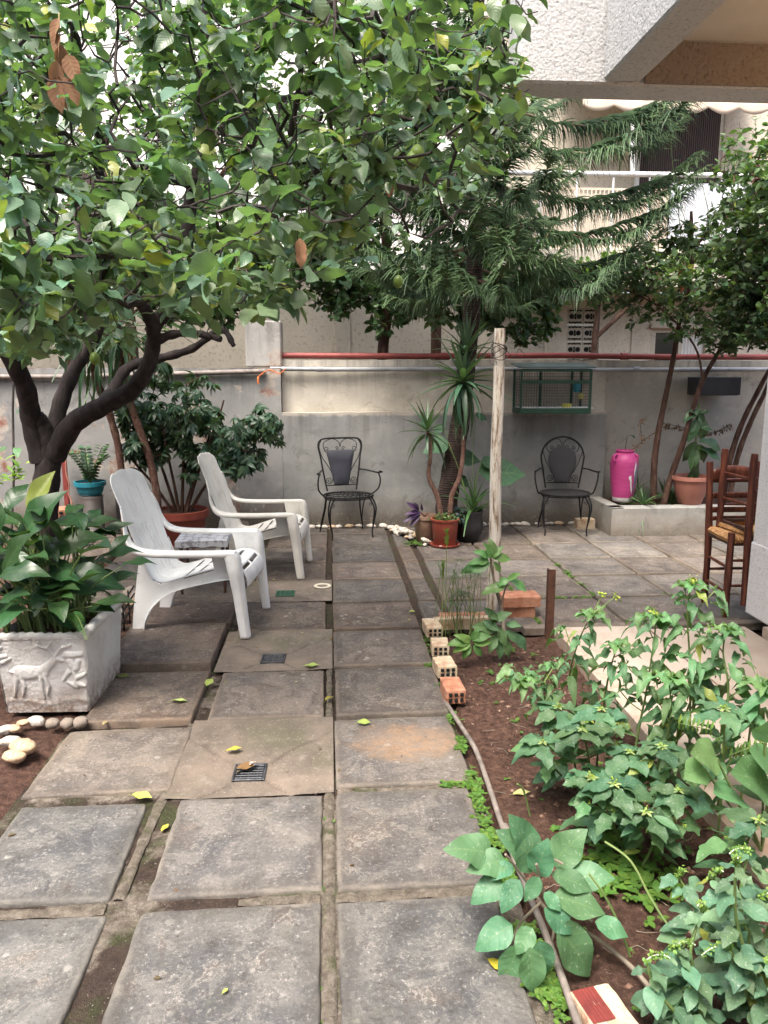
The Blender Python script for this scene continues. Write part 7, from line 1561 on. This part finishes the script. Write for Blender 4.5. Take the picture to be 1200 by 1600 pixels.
b = MB()
for i in range(150):
    x, y = RNG.uniform(-1.2, 2.2), RNG.uniform(1.5, 7.6)
    if x > .55 and y < 4.65: continue
    a = RNG.uniform(0, 6.28); L = abs(RNG.normal(0, .014))+.006; scatter(b, T_SMALL[RNG.integers(2)], [(x, y, .004)], [(math.cos(a), math.sin(a), .1)], [(RNG.normal(0, .3), RNG.normal(0, .3), 1)], [L], colvar(1, (.16, .10, .05) if i % 4 else (.36, .33, .12), .4))
tag(b.build('leaf_litter', MT['dead_leaf'], attrs=True), kind='stuff')

# ------------------------------------------------------------------ fallen leaves, each by itself
def fallen(px, py, L, col, label, rz=None, z=.006, curl=None):
    p = G(px, py, z); b = MB(); a = rz if rz is not None else RNG.uniform(0, 6.28); c = curl if curl is not None else RNG.uniform(-.3, .3)
    T = leaf_t(8, 3, .27, RNG.uniform(.15, .4), c*.7, base=.85, wavy=.18); d = np.array([math.cos(a), math.sin(a), 0]); scatter(b, T, [np.array(p)-d*L*.5+np.array([0, 0, max(0, c)*L*.55+.002])], [d], [(RNG.normal(0, .15), RNG.normal(0, .15), 1)], [L], [col])
    b.tube([tuple(np.array(p)-d*L*.5), tuple(np.array(p)-d*L*.68+np.array([0, 0, .004]))], .0010, 4, col=np.array(col)*.8); return tag(b.build('fallen_leaf', MT['dead_leaf'], attrs=True), label, 'leaf')
Yg, Yy, Br = (.36, .46, .12), (.48, .42, .07), (.24, .13, .06)
fallen(281, 1097, .085, (.45, .56, .20), 'bright lime fallen leaf on the slab beside the trough', .1); fallen(327, 1068, .075, Yg, 'green fallen leaf in the joint above the lime one', 1.3); fallen(366, 1172, .07, Yy, 'yellow curled leaf just above the nearest drain grate', .3)
fallen(222, 1245, .085, (.50, .54, .13), 'yellow-green leaf at the slab corner on the left', -.3); fallen(487, 1040, .085, Yg, 'pale green leaf right of the middle drain grate', .1); fallen(515, 1092, .07, (.30, .26, .06), 'olive curled leaf in the centre joint', 1.0); fallen(569, 1130, .065, Yg, 'small green leaf on the rust-stained slab', .1)
fallen(384, 1199, .075, Br, 'dry brown leaf lying on the nearest drain grate', .2, .012); fallen(395, 1194, .05, (.55, .45, .40), 'pinkish dry leaf beside the brown one on the nearest grate', 1.2, .014); fallen(192, 1058, .085, (.17, .19, .06), 'dull olive leaf on the slab next to the trough corner', .0)
fallen(164, 1130, .04, (.36, .28, .16), 'small tan leaf standing in the dark gap near the trough', 1.4); fallen(258, 1294, .045, Yy, 'tiny yellow leaf in the wide dark joint on the left', 1.2, -.008); fallen(815, 1240, .075, (.44, .42, .18), 'creamy yellow leaf on the soil near the pipe', .2, -.02); fallen(779, 1510, .07, (.52, .42, .04), 'bright yellow leaf half under the oval-leaved weed', -.8)
fallen(834, 1166, .06, (.24, .20, .10), 'faded brown leaf on the soil below the small star weed', .5, -.02); fallen(352, 1549, .022, (.42, .50, .12), 'tiny pale leaf on the nearest middle slab', 1.0); fallen(758, 886, .06, (.36, .30, .16), 'dry leaf under the fresh green shoot by the pole', .5); fallen(645, 957, .06, Yg, 'small yellowish leaf in the joint left of the long kerb piece', .6)
p = at(292, 902, 4.78); b = MB(); scatter(b, T_SMALL[0], [tuple(p+Vector(RNG.normal(0, .008, 3)))  for _ in range(12)], RNG.normal(0, 1, (12, 3)), [[0, 0, 1]]*12, [.03]*12, colvar(12, (.42, .34, .20))); o = b.build('fallen_blossom', MT['dead_leaf'], attrs=True); tag(o, 'withered cream blossom lying on the seat of the near white chair', 'blossom')
# orange tape and thin clothes line tied at the pier
b = MB(); b.tube(spline([at(402, 590, 7.85), at(420, 578, 7.84), at(436, 584, 7.84), at(446, 576, 7.84)], 5), .006, 6); b.tube(spline([at(404, 588, 7.85), at(403, 594, 7.84), at(404, 600, 7.84)], 3), [.010]*7, 6); tag(b.build('orange_cord', m_basic('orange_cord', [(.50, .12, .03), (.6, .2, .06)], 9, .7)), 'knotted orange cord tied round the pipe beside the bright pier', 'cord')
